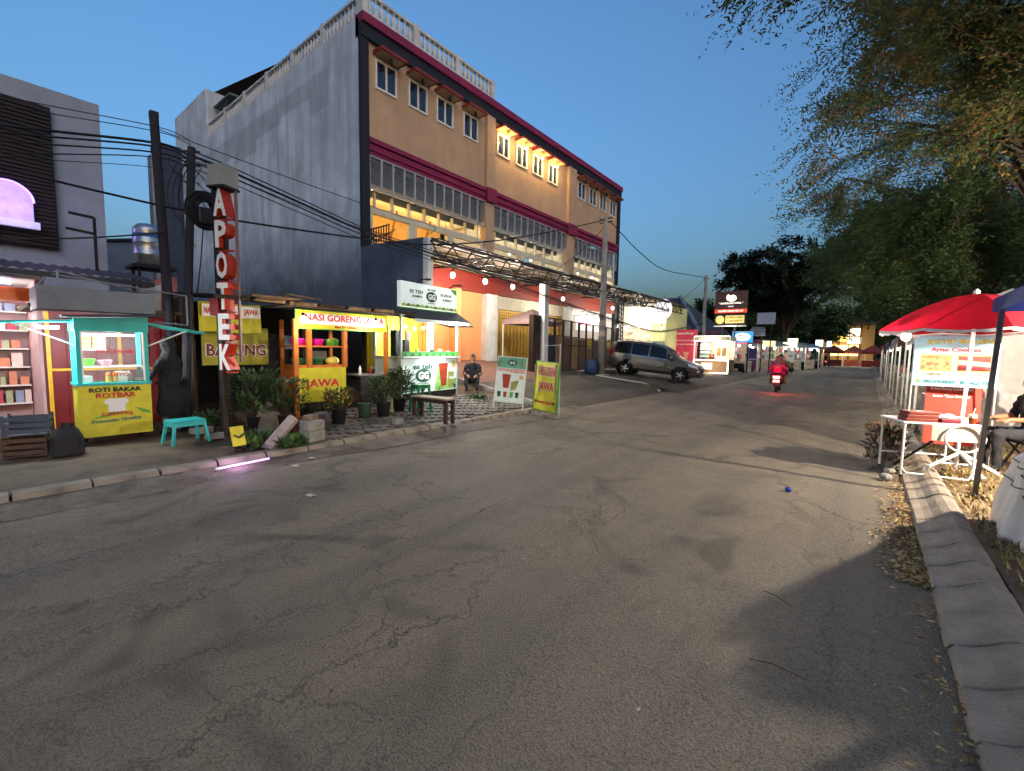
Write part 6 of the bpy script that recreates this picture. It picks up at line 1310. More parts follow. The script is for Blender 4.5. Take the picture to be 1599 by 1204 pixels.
# house roofs behind the signs
HR = thing('tiled_house', 'house with dark tiled roof behind the cafe', 'house', (-16, 38, 0)); MB().box(-4, 5.5, -3, 6, 0, 3.2).build('wall', mat('brown wall', '#6a4a42', .8, var=.2), HR)
MB().add([(-5,-4,3.1),(6.3,-4,3.1),(6.3,7,3.1),(-5,7,3.1),(-1.5,1.5,6.3),(3,1.5,6.3)], [(0,1,5,4),(1,2,5),(2,3,4,5),(3,0,4)]).build('roof', brickmat('dark roof tiles', '#2f3440', '#39404c', '#1f232b', 3.0), HR); MB().bar((6.3,-4,3.16),(3,1.5,6.36),.25).build('ridge_cap', mat('ridge grey', '#6c7076', .7), HR)
HR2 = thing('red_roof_shed', 'low shed with dull red roof edge behind the kiosk', 'shed', (-11.2, 33, 0)); MB().box(-2, 2.2, 0, 4, 0, 2.7).build('wall', mat('brown wall', '#6a4a42'), HR2); MB().add([(-2.6,-1,2.6),(2.8,-1,2.6),(2.8,4.5,3.4),(-2.6,4.5,3.4),(-2.6,-1,2.7),(2.8,-1,2.7)], [(0,1,2,3),(0,1,5,4)]).build('roof', mat('dull red sheet', '#6e3434', .7), HR2)
for i in range(2): bulb(HR2, (-.6+1.3*i, -1.3, 3.1-.25*i), 6, WHITE, GLW, .1)
# ------------------------------------------------------------------ right-hand stall
M_PAR = leafmat2('red parasol cloth', '#c01426')
PU = thing('red_parasol', 'big red parasol with white valance over the cookie table', 'parasol', (1.05, 8.2, .1))
for k in range(8):
    a0, a1 = 2*PI*k/8+.2, 2*PI*(k+1)/8+.2
    def pf(u, v):
        a = a0+(a1-a0)*u; r = .95*v; sag = .05*math.sin(PI*u)*v
        return ((r-sag*.4)*math.cos(a), (r-sag*.4)*math.sin(a), 2.35-.46*v**1.7-sag*.6)
    MB().grid(pf, 8, 10).build('canopy_panel', M_PAR, PU, smooth=True)
    def vf(u, v):
        a = a0+(a1-a0)*u; r = .95-.03*math.sin(PI*u)-.004; return (r*math.cos(a), r*math.sin(a), 1.885-.03*math.sin(PI*u)-.035*v-.008*math.sin(u*18)*v)
    MB().grid(vf, 12, 2).build('valance', M_WHT, PU, smooth=True)
    MB().tube([(0,0,2.2),(.9*math.cos(a0),.9*math.sin(a0),1.9)], .008, 5).build('rib', M_PALE, PU)
MB().tube([(-.03,0,.05),(.02,0,2.35)], .02, 8).build('pole', M_FRAME, PU); MB().lathe([(.03,2.34),(.035,2.38),(.01,2.41)], 10).build('finial', M_WHT, PU)
for a in (.3, 2.0, 3.6, 5.2): MB().tube([(0,0,.28),(.4*math.cos(a),.4*math.sin(a),.03)], .022, 8).build('base_leg', M_FRAME, PU); MB().tube([(0,0,.12),(.22*math.cos(a),.22*math.sin(a),.13)], .012, 6).build('base_strut', M_FRAME, PU)
bulb(PU, (-.66, -.36, 1.8), 5, COOL, glow('hot lamp', '#fff2cf', 30), .055)
TB = thing('folding_table', 'white folding table of cookie boxes under the red parasol', 'table', (.74, 7.82, .08), math.radians(22))
box('table_top', -.4, .4, -.16, .45, .7, .725, mat('white table top', '#c9c9c4', .45, var=.08), TB, bevel=.006); box('front_skirt', -.1, .38, -.165, -.161, .5, .7, mat('grey sheet', '#a7a297', .6, var=.25, scale=8), TB)
for x in (-.37, .37):
    MB().tube([(x,-.13,0),(x,-.13,.7)], .014, 8).build('leg', M_FRAME, TB); MB().tube([(x,.42,0),(x,.42,.7)], .014, 8).build('leg', M_FRAME, TB)
    for y in (-.13, .42): MB().lathe([(.018,0),(.018,.03)], 8, (x,y,.0)).build('foot', M_TRIM, TB)
MB().tube([(-.37,-.13,.12),(-.33,-.15,.06),(.3,-.18,.03),(.37,-.13,.1)], .012, 8).build('stretcher', M_FRAME, TB); MB().tube([(-.37,.42,.22),(.37,.42,.22)], .012, 8).build('stretcher', M_FRAME, TB)
MB().tube([(x*.2+.22, -.2, .55+.17*z) for x, z in ellipse(0, 0, 1, 1, 20)]+[(.42,-.2,.55)], .014, 6).build('hoop', M_FRAME, TB); MB().tube([(.0,-.05,.5),(-.25,.3,.06)], .016, 6).build('brace', M_TRIM, TB)
CHO = mat('brown cookie box', '#6a2416', .4, var=.15); 
def at_table(x, y, z): v = Matrix.Rotation(math.radians(22), 3, 'Z') @ Vector((x, y, z)); return (v.x+.74, v.y+7.82, v.z+.08)
for k in range(3): tag(MB().box(-.17, .17, -.1, .1, 0, .042).build('cookie_box', CHO, None, bevel=.006, loc=at_table(-.2+.01*k, -.03, .726+.044*k), rot=(0,0,.4+.03*k)), ('lowest', 'middle', 'topmost')[k]+' brown cookie box of the stack on the white table', 'box')
tag(MB().box(-.1, .1, -.06, .06, 0, .05).build('cookie_box', mat('maroon box', '#6a1420', .4), None, bevel=.006, loc=at_table(.1, -.08, .726), rot=(0,0,.4)), 'small maroon box in the middle of the white table', 'box')
tag(MB().box(-.11, .11, -.07, .07, 0, .06).build('paper_stack', M_WHT, None, loc=at_table(.25, .08, .726), rot=(0,0,.5)), 'stack of white paper boxes behind the drink cup', 'paper stack')
wr = MB().grid(lambda u, v: (-.25+.5*u, -.1+.25*v, .02+.03*math.sin(9*u+3*v)+.02*math.sin(17*u*v)), 16, 8).build('plastic_wrap', mat('clear wrap', '#dfe6ea', .1, var=.1, bump=.3, bscale=20, spec=.9), None, True, loc=at_table(.05, .2, .75), rot=(0,0,.4)); tag(wr, 'crinkled clear plastic wrap at the back of the white table', 'wrap')
cu = thing('drink_cup', 'clear plastic cup of brown iced drink at the table corner', 'cup', at_table(.33, -.1, .726)); MB().lathe([(.03,0),(.04,.08)], 14).build('drink', mat('tea', '#7a3412', .15, bump=0), cu); MB().lathe([(.04,.08),(.043,.11),(.046,.112),(.03,.13)], 14).build('cup_lid', mat('cup clear', '#cfcfb8', .2), cu); MB().tube([(0,0,.1),(.015,0,.2)], .004, 5).build('straw', M_WHT, cu)
CB = thing('cookie_banner', 'pale blue JASTIP BOLEN cookie banner hung beneath the parasol', 'banner', (1.0, 9.0, 0))
box('banner_cloth', -.44, .44, 0, .01, 1.2, 1.94, mat('pale blue banner', '#8fb9c4', .6, var=.06, bump=.03), CB)
lettering(CB, 'JASTIP BOLEN', .03, 1.85, -.002, .075, .68, M_BLKP, .045, .003, 'outline'); lettering(CB, 'JASTIP BOLEN', .03, 1.85, -.007, .07, .67, mat('yellow letters', '#d8c534', .5, bump=0), .01); lettering(CB, 'Arno Cookies', .0, 1.74, -.002, .065, .52, M_REDP, .03)
for x in (-.19, .2): decal(CB, 'photo_frame', rect(x-.17, x+.17, 1.42, 1.67), -.002, mat('lime frame', '#b9c95a', .6, bump=0), .002)
decal(CB, 'photo', rect(-.35, -.03, 1.44, 1.65), -.005, mat('pastry photo', '#b98a5a', .6, var=.6, scale=18, bump=0)); decal(CB, 'photo', rect(.04, .36, 1.44, 1.65), -.005, mat('red box photo', '#a83a34', .6, var=.4, scale=14, bump=0)); decal(CB, 'photo_band', [(.04,1.53),(.36,1.5),(.36,1.56),(.04,1.59)], -.009, mat('cream band', '#d8c29a', .6, bump=0)); decal(CB, 'photo_base', [(.04,1.44),(.36,1.44),(.3,1.48),(.04,1.5)], -.009, mat('maroon box', '#6a1420'))
lettering(CB, 'COMFORT', -.21, 1.38, -.002, .035, .2, mat('mustard letters', '#8f7a1c', .5, bump=0), .03); lettering(CB, 'COKLAT KEJU', .17, 1.38, -.002, .035, .26, mat('mustard letters', '#8f7a1c'), .03); lettering(CB, '085259648000', -.14, 1.27, -.002, .05, .34, M_TEAL, .01); lettering(CB, 'Nilah PIR', .27, 1.27, -.002, .05, .24, M_TEAL, .01); decal(CB, 'call_icon', ellipse(-.37, 1.27, .022, .025, 12), -.002, M_GRN); decal(CB, 'page_icon', rect(.08, .12, 1.245, 1.295), -.002, M_TEAL)
for x in (-.44, .44): MB().tube([(x,.03,.0),(x,.03,2.05)], .012, 6).build('banner_pole', M_PALE, CB)
RS = thing('red_stand_banner', 'orange red standing banner with white list behind the table', 'banner', (1.05, 9.3, .1), math.radians(4)); MB().add([(-.3,-.1,.22),(.3,-.1,.22),(.3,.0,1.15),(-.3,.0,1.15),(-.3,-.08,.22),(.3,-.08,.22),(.3,.02,1.15),(-.3,.02,1.15)], [(0,1,2,3),(7,6,5,4),(0,4,5,1),(1,5,6,2),(2,6,7,3),(3,7,4,0)]).build('banner_cloth', mat('orange red banner', '#c63a26', .6, var=.08), RS)
for k, (s_, w) in enumerate((('Bolen Pisang Coklat Keju', .46), ('Bolen Tape Original', .4), ('Cookies', .2), ('Brownies', .22))): lettering(RS, s_, -.02, 1.05-.11*k, -.012-.0*k, .045, w, M_WHT, .02, .012)
for x in (-.29, .29): MB().tube([(x,.05,0),(x,.03,1.15)], .01, 6).build('banner_pole', M_PALE, RS)
# seated person, chair
S4 = [((0,.03,1.16),(0,.02,1.23),.09,.098,1), ((0,.04,1.06),(0,.03,1.12),.05,.05,1), ((0,.06,.98),(0,.1,.56),.14,.14,0), ((-.16,.06,.99),(.16,.06,.99),.075,.075,0), ((-.2,.05,.97),(-.26,.0,.74),.065,.055,0), ((-.26,.0,.74),(-.14,-.26,.72),.045,.034,1), ((.2,.05,.97),(.26,.0,.74),.065,.055,0), ((.26,.0,.74),(.14,-.26,.72),.045,.034,1), ((-.1,.08,.52),(-.12,-.36,.52),.095,.07,2), ((-.12,-.36,.52),(-.12,-.34,.08),.065,.045,2), ((.1,.08,.52),(.12,-.36,.52),.095,.07,2), ((.12,-.36,.52),(.12,-.34,.08),.065,.045,2), ((-.12,-.33,.04),(-.12,-.5,.03),.042,.036,3), ((.12,-.33,.04),(.12,-.5,.03),.042,.036,3)]
hand(None, (-.14,-.26,.72), (.3,-.9,-.1), (.3,0,-1), 1, S4); hand(None, (.14,-.26,.72), (-.3,-.9,-.1), (-.3,0,-1), 1, S4)
person('person', 'person in black T-shirt sitting on a folding chair behind the banner', (1.75, 8.95, .09), math.radians(-70), S4, [BLACKC, SKIN, mat('dark trousers', '#262629'), SHOE], lambda t: face(t, (0,.02,1.2), (0,-1,-.1), .95))
FC = thing('folding_chair', 'black folding chair beneath the seated person in black', 'chair', (1.75, 8.95, .09), math.radians(-70)); box('seat', -.2, .2, -.12, .26, .4, .43, BLACKC, FC); box('backrest', -.2, .2, .25, .28, .6, .85, BLACKC, FC)
for x in (-.19, .19): MB().bar((x,-.12,0),(x,.27,.85),.02).build('leg', M_STEEL, FC); MB().bar((x,.28,0),(x,-.1,.42),.02).build('leg', M_STEEL, FC)
# blue gazebo, its lamp, and the sheet-covered cart
BT = thing('blue_gazebo', 'blue pop-up gazebo with dark leg at the edge of the verge', 'gazebo', (1.1, 7.1, .08))
M_BLUE = mat('blue gazebo cloth', '#2c3f7a', .8, var=.1, bump=.05)
mb = MB().add([(-.05,.05,2.2),(3,.05,2.2),(3,-3,2.2),(-.05,-3,2.2),(1.5,-1.5,3.2),(-.05,.05,2.06),(3,.05,2.06),(3,-3,2.06),(-.05,-3,2.06)], [(0,1,4),(1,2,4),(2,3,4),(3,0,4),(0,5,6,1),(1,6,7,2),(2,7,8,3),(3,8,5,0)])
mb.build('gazebo_roof', M_BLUE, BT)
MB().bar((-.04,.0,0),(.02,.0,2.2),.045).build('gazebo_leg', mat('dark leg', '#4a4643', .4, metal=.5), BT)
for x, y in ((2.95,0),(2.95,-2.95),(0,-2.95)): MB().bar((x,y,0),(x,y,2.2),.045).build('gazebo_leg', mat('dark leg', '#4a4643'), BT)
MB().box(-.1,.06,-.06,.06,0,.012).build('foot_plate', M_STEEL, BT)
bulb(BT, (1.55, .02, 2.1), 230, (1,.88,.7), GLW, .06, cord=.12)
WC = thing('covered_cart', 'cart wrapped in a pale grey sheet with cord round it', 'cart', (1.68, 5.5, .08))
def cf(u, v):
    a = u*2*PI; z = 1.2*v; bul = 1+.07*math.sin(3*a+5*v)+.04*math.sin(9*a+2*v)*(1-v*.5)+.025*math.sin(17*a)
    fl = 1.06-.1*v if v < .55 else 1.005-(v-.55)*1.5
    c_, s_ = math.cos(a), math.sin(a); sq = 1/max(abs(c_), abs(s_))**.75
    return (.6*c_*sq*bul*fl, .62*s_*sq*bul*fl, z+(.06*math.sin(5*a) if v > .6 else 0)*.3)
cv = MB().grid(cf, 80, 26); cv.ball((0,0,1.06), .24, 10, sz=.5); cv.build('sheet_cover', mat('pale sheet cloth', '#cbc8c1', .85, var=.14, scale=4, bump=.25, bscale=14), WC, smooth=True)
for z, r in ((.62, 1.02), (.45, 1.04)): MB().tube([Vector(cf(k/40, z/1.2))*1.0+Vector((0,0,0))+Vector((cf(k/40, z/1.2)[0]*.015, cf(k/40, z/1.2)[1]*.015, .02*math.sin(k))) for k in range(41)], .006, 5).build('cord', mat('green cord', '#3c5a4a', .7), WC)
# row of tents along the verge
def verge_tent(label, y, c_, h=2.15):
    t = thing('vendor_tent', label, 'tent', (.75, y, .08))
    MB().add([(0,-1.2,h),(2.6,-1.2,h),(2.6,1.2,h),(0,1.2,h),(1.3,0,h+.7),(0,-1.2,h-.2),(2.6,-1.2,h-.2),(0,1.2,h-.2)], [(0,1,4),(1,2,4),(2,3,4),(3,0,4),(0,5,6,1),(3,7,5,0)]).build('tent_roof', mat('tent cloth '+c_, c_, .8), t)
    for x in (.02, 2.58):
        for yy in (-1.18, 1.18): MB().bar((x,yy,0),(x,yy,h),.035).build('tent_leg', M_PALE, t)
    box('stall_table', .2, 1.6, -.6, .1, .0, .8, mat('tent table '+c_, '#9a8f86', .7, var=.4, scale=5), t); gm = MB(); r_ = random.Random(int(y))
    for i in range(12): x = .25+i*.11; gm.box(x, x+.09, -.5, -.3, .801, .85+r_.uniform(.03,.2), r_.randrange(6))
    tag(gm.build('goods', pc, t), kind='stuff'); MB().grid(lambda u, v: (-.02-.02*math.sin(u*14), -1.2+2.4*u, h-.02-.3*v-.03*abs(math.sin(u*PI*6))*v), 24, 2).build('valance', mat('tent cloth '+c_, c_), t)
    bulb(t, (.35,-.3,h-.3), 13, (1,.9,.75), GLW, .06)
verge_tent('white topped vendor tent beyond the red parasol', 12.4, '#c9c4be'); verge_tent('maroon vendor tent second beyond the red parasol', 16.2, '#5d2026'); verge_tent('grey vendor tent third beyond the red parasol', 21.0, '#8c8c90'); verge_tent('blue vendor tent fourth beyond the red parasol', 27.0, '#33406a'); verge_tent('farthest rust vendor tent along the verge', 36.0, '#7a4038')
# plastic side sheet right of the banner
PS = thing('plastic_sheet', 'hazy clear plastic side sheet hanging right of the cookie banner', 'sheet', (1.5, 9.6, .1)); wavy('sheet', 0, 1.4, .5, 1.9, .05, mat('hazy plastic', '#b9b6b2', .25, var=.1, bump=.2, bscale=12, alpha=.5), PS)
DSb = thing('dry_shrub', 'brown dried shrub in a sack at the kerb beside the cookie table', 'shrub', (.32, 8.35, .03)); leaf_mesh(620, .22, .6, .1, 77, .6).build('foliage', [M_STRAW[3], M_LEAF[2], mat('dusty leaf', '#6b5a50', .8), M_STRAW[1]], DSb); MB().tube([(0,0,0),(.03,.02,.4),(-.04,0,.8)], [.03,.02,.008], 6).build('stem', M_DKW, DSb); MB().lathe([(.16,0),(.2,.15),(.17,.3),(.1,.34)], 12).build('sack', mat('sack', '#8d8576', .9), DSb)
for x, y, lb in ((.3, 7.5, 'rough stone at the foot of the cookie table leg'), (.35, 7.95, 'second rough stone beside the dry shrub sack')): tag(MB().ball((0,0,.04), .07, 6, sz=.7).build('stone', M_CONC, None, loc=(x, y, .02)), lb, 'stone')

for x, y, w, h, z, c_, lb in ((-4.2, 60, .65, .7, 2.35, '#dfe8ff', 'small square white lit sign near the far motorbikes'), (-3.35, 61, .42, .6, 2.35, '#8fb4ff', 'narrow blue-white lit sign near the far motorbikes'), (-5.6, 50, .8, .45, 2.5, '#ffe6a8', 'small warm lit sign above the pale green stall')):
    road_sign('lit_sign', lb, x, y, w, h, z, mat('lit '+c_, c_, .5, var=.1, emit=c_, estr=9))
for x, y, a, c_, lb in ((-5.3, 43.5, .9, '#7a1c22', 'red scooter parked by the purple banner'), (-4.9, 49.6, .7, '#2a2c33', 'dark scooter parked between the far stalls'), (-4.4, 56.5, .8, '#3b4a7a', 'blue scooter parked by the grey tarpaulin stall'), (-7.5, 35.2, 1.2, '#202226', 'black scooter parked behind the lit kiosk')):
    t = thing('parked_scooter', lb, 'scooter', (x, y, .05), a)
    for yy in (-.6, .6): MB().tube([(-.05,yy,.25),(.05,yy,.25)], .25, 14).build('wheel', M_TYRE, t)
    MB().grid(lambda u, v: ((.05+.12*math.sin(PI*v))*math.cos(u*2*PI), -.8+1.15*v, .58+.16*math.sin(u*2*PI)), 12, 8).build('scooter_body', mat('scooter '+c_, c_, .35), t, smooth=True)
    MB().prism([(-.2,.34),(.2,.34),(.22,.7),(.12,.96),(-.12,.96),(-.22,.7)], .48, .58).build('leg_shield', mat('scooter '+c_, c_), t); MB().tube([(-.32,.42,1.02),(.32,.42,1.02)], .018, 6).build('handlebar', M_TRIM, t); MB().tube([(0,.6,.25),(0,.5,.95)], .035, 6).build('fork', M_TRIM, t); MB().box(-.13,.13,-.7,.25,.74,.8).build('seat', M_TRIM, t)
# ------------------------------------------------------------------ trees
def leafmat(name):
    m = bpy.data.materials.new(name); m.use_nodes = True; n = m.node_tree.nodes; l = m.node_tree.links; b = n['Principled BSDF']
    at = n.new('ShaderNodeAttribute'); at.attribute_name = 'tint'; l.new(at.outputs['Color'], b.inputs['Base Color']); b.inputs['Roughness'].default_value = .6; b.inputs['Specular IOR Level'].default_value = .25
    tr = n.new('ShaderNodeBsdfTranslucent'); l.new(at.outputs['Color'], tr.inputs['Color']); mx = n.new('ShaderNodeMixShader'); mx.inputs[0].default_value = .3
    l.new(b.outputs[0], mx.inputs[1]); l.new(tr.outputs[0], mx.inputs[2]); l.new(mx.outputs[0], n['Material Output'].inputs['Surface']); return m
M_TLEAF = leafmat('tree leaf'); M_BARK = mat('bark', '#3f342b', .9, var=.3, scale=4, bump=.6, bscale=18)
def leaves(name, parent, O, Dr, L, n, size, asp, tints, r, spread=.9):
    """sprays of leaflets: O origins, Dr unit directions, L lengths; n leaflets per spray"""
    N = len(O); up = np.array([0, 0, 1.])
    S = np.cross(Dr, up); S /= np.linalg.norm(S, axis=1, keepdims=True)+1e-6; U = np.cross(S, Dr)
    roll = r.uniform(-.9, .9, (N, 1)); S2 = S*np.cos(roll)+U*np.sin(roll)
    t = (np.arange(n)+.5)/n; side = np.where(np.arange(n) % 2 == 0, 1., -1.)
    T = t[None, :]+r.normal(0, .04, (N, n))
    droop = -.14*(T**2)[..., None]*L[:, None, None]*up
    base = O[:, None, :]+Dr[:, None, :]*(T*L[:, None])[..., None]+droop
    ld = Dr[:, None, :]*.55+S2[:, None, :]*(side[None, :, None]*spread)+r.normal(0, .28, (N, n, 3)); ld /= np.linalg.norm(ld, axis=2, keepdims=True)
    sz = size*r.uniform(.65, 1.25, (N, n, 1))
    w = np.cross(ld, r.normal(0, 1, (N, n, 3))*.6+U[:, None, :]); w /= np.linalg.norm(w, axis=2, keepdims=True)+1e-6
    p0 = base; p1 = base+ld*sz*.5+w*sz*asp; p2 = base+ld*sz; p3 = base+ld*sz*.5-w*sz*asp
    V = np.stack([p0, p1, p2, p3], 2).reshape(-1, 3); F = N*n
    me = bpy.data.meshes.new(name); me.vertices.add(F*4); me.vertices.foreach_set('co', V.ravel().astype(np.float32))
    me.loops.add(F*4); me.loops.foreach_set('vertex_index', np.arange(F*4, dtype=np.int32)); me.polygons.add(F); me.polygons.foreach_set('loop_start', np.arange(0, F*4, 4, dtype=np.int32)); me.polygons.foreach_set('loop_total', np.full(F, 4, dtype=np.int32))
    tint = np.array([lin(c) for c in tints])
    ti = tint[r.choice(len(tints), N, p=None)]*r.uniform(.7, 1.25, (N, 1)); C = np.repeat(ti, n*4, 0)
    me.update(); ca_ = me.color_attributes.new('tint', 'FLOAT_COLOR', 'POINT'); ca_.data.foreach_set('color', np.hstack([C, np.ones((len(C), 1))]).ravel().astype(np.float32))
    me.materials.append(M_TLEAF); o = link(name, me, parent); return o
def bez(a, b, c, k): return [a*(1-t)**2+b*2*t*(1-t)+c*t*t for t in [i/k for i in range(k+1)]]
def make_tree(name, label, base, fork, trunk_r, center, radii, nlimb, nsub, nspray, nleaf, size, asp, tints, seed, L=(.4, .8), bias=(0,0,0), trunk_mid=None, lower=-.35, flat=0.):
    r = np.random.default_rng(seed); t = thing(name, label, 'tree', base)
    b0 = Vector(base); fk = Vector(fork)-b0; C = Vector(center)-b0; R_ = Vector(radii)
    mid = (Vector(trunk_mid)-b0) if trunk_mid else fk*.5
    pts = bez(Vector((0,0,-.1)), mid*1.0, fk, 10); tr = MB(); tr.tube(pts, [trunk_r*(1.25 if i == 0 else 1-.05*i) for i in range(11)], 12)
    tr.build('trunk', M_BARK, t, smooth=True)
    Os, Ds = [], []
    for i in range(nlimb):
        a = 2*PI*(i+r.uniform(-.3,.3))/nlimb; el = r.uniform(lower, 1.0)
        d = Vector((math.cos(a)*math.cos(el), math.sin(a)*math.cos(el), math.sin(el)*(1-flat)))
        end = C+Vector((d.x*R_.x, d.y*R_.y, d.z*R_.z))*r.uniform(.6, .85)
        st = pts[int(r.integers(7, 11))]; ctrl = (st+end)/2+Vector((0, 0, .25*(end-st).length))+Vector(r.normal(0, .25, 3))
        lp = bez(st, ctrl, end, 10); lb = MB(); rr = trunk_r*r.uniform(.32, .5); lb.tube(lp, [rr*(1-.085*k) for k in range(11)], 7)
        for j in range(nsub):
            s = lp[int(r.integers(2, 11))]; dv = r.normal(0, 1, 3); dv[2] *= .6; dv = Vector(dv).normalized()
            e = C+Vector((R_.x*dv.x, R_.y*dv.y, R_.z*dv.z))*r.uniform(.75, 1.02)
            s2e = e-s; ml = .62*max(R_)
            if s2e.length > ml: e = s+s2e.normalized()*ml*r.uniform(.7, 1)
            e = e+Vector(bias)*r.uniform(.3, 1); cc = (s+e)/2+Vector(r.normal(0, .2, 3))+Vector((0,0,.12*(e-s).length))
            sp = bez(s, cc, e, 7); lb.tube(sp, [max(.006, rr*.3*(1-.12*k)) for k in range(8)], 5)
            m_ = max(2, nspray//(nlimb*nsub))
            for q in range(m_):
                tt = r.uniform(.12, 1)**.75; k = min(6, int(tt*7)); f_ = tt*7-k; p = sp[k]*(1-f_)+sp[k+1]*f_
                dr = (sp[k+1]-sp[k]).normalized(); dd = Vector(r.normal(0, .38, 3))+dr*.8+Vector(bias)*.7+Vector((0,0,-.05))
                Os.append(p+Vector(r.normal(0, .06*R_.x*.3, 3))); Ds.append(dd.normalized())
        lb.build('limb', M_BARK, t, smooth=True)
    O = np.array([v[:] for v in Os]); Dn = np.array([v[:] for v in Ds])
    leaves('crown', t, O, Dn, r.uniform(L[0], L[1], len(O)), nleaf, size, asp, tints, r)
    return t
GT = ['#425831', '#384c2b', '#4b5f34', '#566438', '#3d5133', '#605f34', '#6d5a2e']
make_tree('roadside_tree', 'spreading roadside tree whose feathery branches overhang the red parasol', (3.05, 11.2, .1), (1.7, 11, 4.8), .12, (1.75, 9.8, 6.9), (3.9, 5.4, 3.2), 15, 11, 10500, 18, .07, .17, GT+['#7a5a28'], 21, (.4, .85), (-.6, -.05, -.1), (2.85, 11.1, 2.4))
make_tree('roadside_tree', 'second roadside tree with low drooping branches above the far tents', (2.9, 17.5, .1), (2.2, 17.5, 3.6), .16, (1.0, 16.6, 5.0), (2.9, 5.0, 2.9), 12, 9, 8000, 16, .085, .18, GT[:5], 22, (.5, .9), (-.3, 0, -.15))
make_tree('roadside_tree', 'third roadside tree filling the gap over the vendor tents', (3.2, 26, .1), (2.6, 26, 4.0), .22, (1.5, 26, 6.4), (3.7, 5, 4.0), 10, 8, 6000, 12, .16, .22, GT[:5], 23, (.6, 1.1), (-.2, 0, -.1))
make_tree('roadside_tree', 'fourth roadside tree farther along the verge', (3.6, 38, .1), (3.2, 38, 4.0), .24, (2.6, 38, 6.5), (4.0, 6.5, 4.4), 8, 7, 3000, 12, .24, .24, GT[:5], 24, (.7, 1.3), (-.15, 0, -.1))
make_tree('roadside_tree', 'farthest roadside tree closing the verge', (4.4, 58, .1), (4, 58, 4), .28, (3.2, 58, 6.8), (4.6, 8, 5.0), 8, 6, 2400, 12, .36, .25, GT[:5], 25, (.9, 1.6), (-.1, 0, 0))
make_tree('roadside_tree', 'nearest roadside tree, out of view, added to shade the foreground kerb', (3.0, .8, .1), (2.4, .6, 4.4), .16, (1.6, -.6, 7.6), (4.6, 4.4, 2.4), 12, 9, 8500, 18, .08, .2, GT, 20, (.4, .85), (-.2, 0, -.03))  # unseen tree added beside the camera; its crown darkens the near road
make_tree('verge_tree', 'low dark tree standing behind the seated person', (5.2, 13.5, .1), (5, 13.5, 2.2), .15, (4.6, 13.5, 3.6), (2.4, 4.5, 2.6), 8, 7, 3000, 12, .13, .22, GT[:5], 26, (.5, .9))
make_tree('verge_tree', 'low dark tree standing behind the vendor tents', (5.6, 22, .1), (5.4, 22, 2.2), .15, (4.9, 22, 3.8), (2.8, 5.5, 3.0), 8, 7, 3000, 12, .16, .22, GT[:5], 27, (.6, 1.0))
make_tree('rain_tree', 'broad umbrella-crowned rain tree standing beyond the signboards', (-6.6, 50, .1), (-6.2, 49.5, 4.2), .42, (-7.0, 49, 8.6), (6.4, 6.5, 3.6), 13, 8, 5200, 11, .3, .26, ['#1f2a1d', '#263220', '#1b241b', '#2d3824'], 31, (.6, 1.1), (0, 0, .15), None, -.1, .2)
make_tree('background_tree', 'dark rounded tree between the cafe roof and the rain tree', (-13.5, 52, .1), (-13.5, 52, 2.5), .3, (-13.2, 52, 5.0), (3.6, 4, 3.2), 8, 6, 1800, 10, .36, .28, GT[:4], 32, (.7, 1.2))
make_tree('background_tree', 'hazy green tree beyond the far stalls near the road end', (-6.0, 72, .1), (-6, 72, 3), .3, (-5.2, 72, 5.2), (4.2, 4, 3.4), 8, 6, 1800, 10, .42, .28, GT[:5], 33, (.8, 1.4))
make_tree('background_tree', 'dark tree behind the yellow lit building', (1.0, 98, .1), (1, 98, 4), .4, (-.5, 98, 7.0), (8, 5, 5.0), 9, 6, 2000, 10, .6, .28, GT[:4], 34, (1.2, 2))
make_tree('background_tree', 'dark tree rising behind the far stalls row', (-11, 66, .1), (-11, 66, 3), .35, (-10.5, 66, 5.6), (5, 5, 3.8), 9, 6, 2000, 10, .5, .28, GT[:4], 35, (1, 1.6))
# a low wood closes the horizon
fw = np.random.default_rng(50); Nn = 5200
ang = fw.uniform(0, 2*PI, Nn); rad = fw.uniform(125, 150, Nn); OO = np.stack([rad*np.cos(ang), rad*np.sin(ang), fw.uniform(0, 1, Nn)**.8*(7+3*np.sin(ang*9)+2*np.sin(ang*23))], 1)
DD = fw.normal(0, 1, (Nn, 3)); DD /= np.linalg.norm(DD, axis=1, keepdims=True)
fo = leaves('distant_wood', None, OO, DD, fw.uniform(2, 4, Nn), 8, 2.2, .35, GT[:4], fw); tag(fo, 'dark belt of distant trees along the horizon', 'wood', kind='stuff')
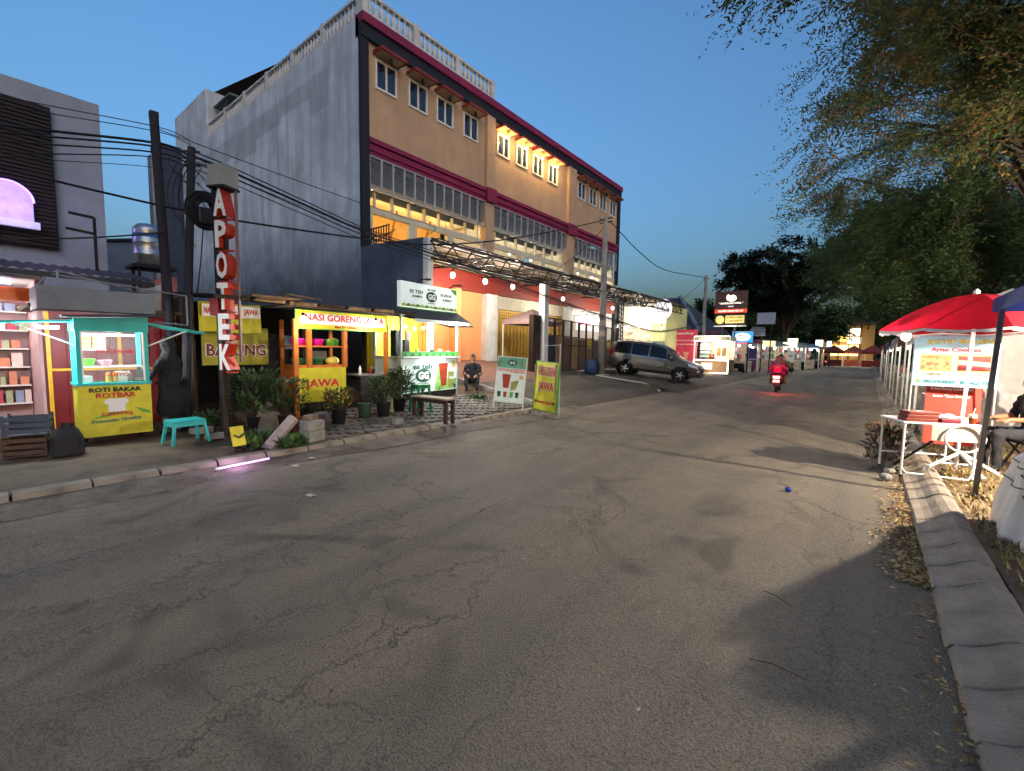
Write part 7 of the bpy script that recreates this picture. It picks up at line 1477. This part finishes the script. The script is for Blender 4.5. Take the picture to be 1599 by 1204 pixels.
# overhanging twig near the top of the view
# ------------------------------------------------------------------ overhead cables
def cable(label, pts, r_, name='overhead_cable'):
    P = [Vector(p) for p in pts]; out = []
    for i in range(len(P)-1):
        a, b = P[i], P[i+1]
        p0 = P[i-1] if i else a-(b-a); p3 = P[i+2] if i+2 < len(P) else b+(b-a)
        for k in range(6):
            t = k/6; out.append(.5*((2*a)+(b-p0)*t+(2*p0-5*a+4*b-p3)*t*t+(3*a-p0-3*b+p3)*t**3))
    out.append(P[-1])
    return tag(MB().tube(out, r_, 5).build(name, M_CABLE), label, 'cable', 'overhead cables')
def sag(a, b, s, n=6): a = Vector(a); b = Vector(b); return [a+(b-a)*i/n-Vector((0,0,s*4*(i/n)*(1-i/n))) for i in range(n+1)]
for i, (zl, zr, r_, lb) in enumerate(((5.15, 5.42, .008, 'topmost thin cable crossing the white house front'), (5.02, 5.34, .008, 'second thin cable just under the topmost one at the white house'), (4.74, 5.14, .022, 'thick upper cable bundle crossing the slatted screen'), (4.64, 5.08, .016, 'thinner cable directly below the thick bundle at the screen'), (4.52, 4.98, .014, 'middle cable crossing the slatted screen'), (4.36, 4.9, .01, 'lower thin cable crossing the slatted screen'), (4.3, 4.72, .006, 'faint wire sagging under the cables beside the leaning pole'), (4.14, 4.08, .02, 'heavy low cable sloping from the house to the slim pole'))):
    a = Vector((-10, .55, zl)); b = Vector((-10, 2.36, zr)); far_ = a+(a-b)*4+Vector((0, 0, .9))
    cable(lb, [far_, a+(a-b)*1.2+Vector((0,0,.08)), a, b, (-9.35, 2.68+.02*i, zr-.28 if zr > 4.2 else 3.95)], r_)
B0 = [(-9.3,2.72,4.86),(-9.2,3.26,4.75),(-9.2,4.66,4.5),(-9.2,6.0,4.27),(-9.2,7.81,4.14),(-9.2,10.05,3.93),(-9.2,13.3,3.56),(-9.2,19.07,3.03),(-9.2,24.8,2.75),(-9.0,32.4,3.6)]
for k, (dz, r_, lb) in enumerate(((0, .024, 'thick cable bundle drooping past the canopy edge'), (.1, .012, 'thin cable running just above the drooping bundle'), (-.09, .014, 'cable running just below the drooping bundle'), (-.2, .009, 'lowest thin cable of the drooping set at the canopy'))):
    cable(lb, [(x-.02*k, y, z+dz*(1-.55*min(1, y/20))) for x, y, z in B0], r_)
cable('thick cable rising from the slim pole to the concrete pole top', [(-9.3,2.7,3.95),(-9.3,3.4,3.93),(-9.3,5.9,4.12),(-9.3,7.9,4.35),(-9.3,10.74,5.01),(-9.3,13.76,5.92),(-9.3,17.97,7.3)], .02)
cable('sagging cable between the two concrete poles', [(-9.25,18.1,7.3),(-9.2,18.71,7.2),(-9.2,21.68,6.54),(-9.2,25.36,6.22),(-9.0,32.5,6.75)], .022)
cable('thin wire crossing the grey side wall high up', sag((-10, 2.3, 5.4), (-9.4, 8.3, 4.9), .05)+[Vector((-9.9,8.4,4.75))], .008)
cable('second thin wire crossing the grey side wall', sag((-9.3, 2.7, 4.8), (-9.9, 8.3, 4.4), .1), .007)
cable('service wire from the concrete pole down to the canopy', sag((-9.3, 18.05, 7.1), (-9.8, 14.8, 4.7), .15), .012)
cable('service wire from the far concrete pole to the tiled house', sag((-9.0, 32.6, 6.7), (-13.2, 35, 4.2), .1), .012)
cable('hanging cable from the slim pole to the shack roof', sag((-9.3, 2.85, 4.0), (-9.0, 2.6, 2.5), .15), .01)
cable('loose cable drooping from the leaning pole past the water tank', sag((-9.9, 2.4, 3.6), (-11, -1.5, 3.05), .15), .014)
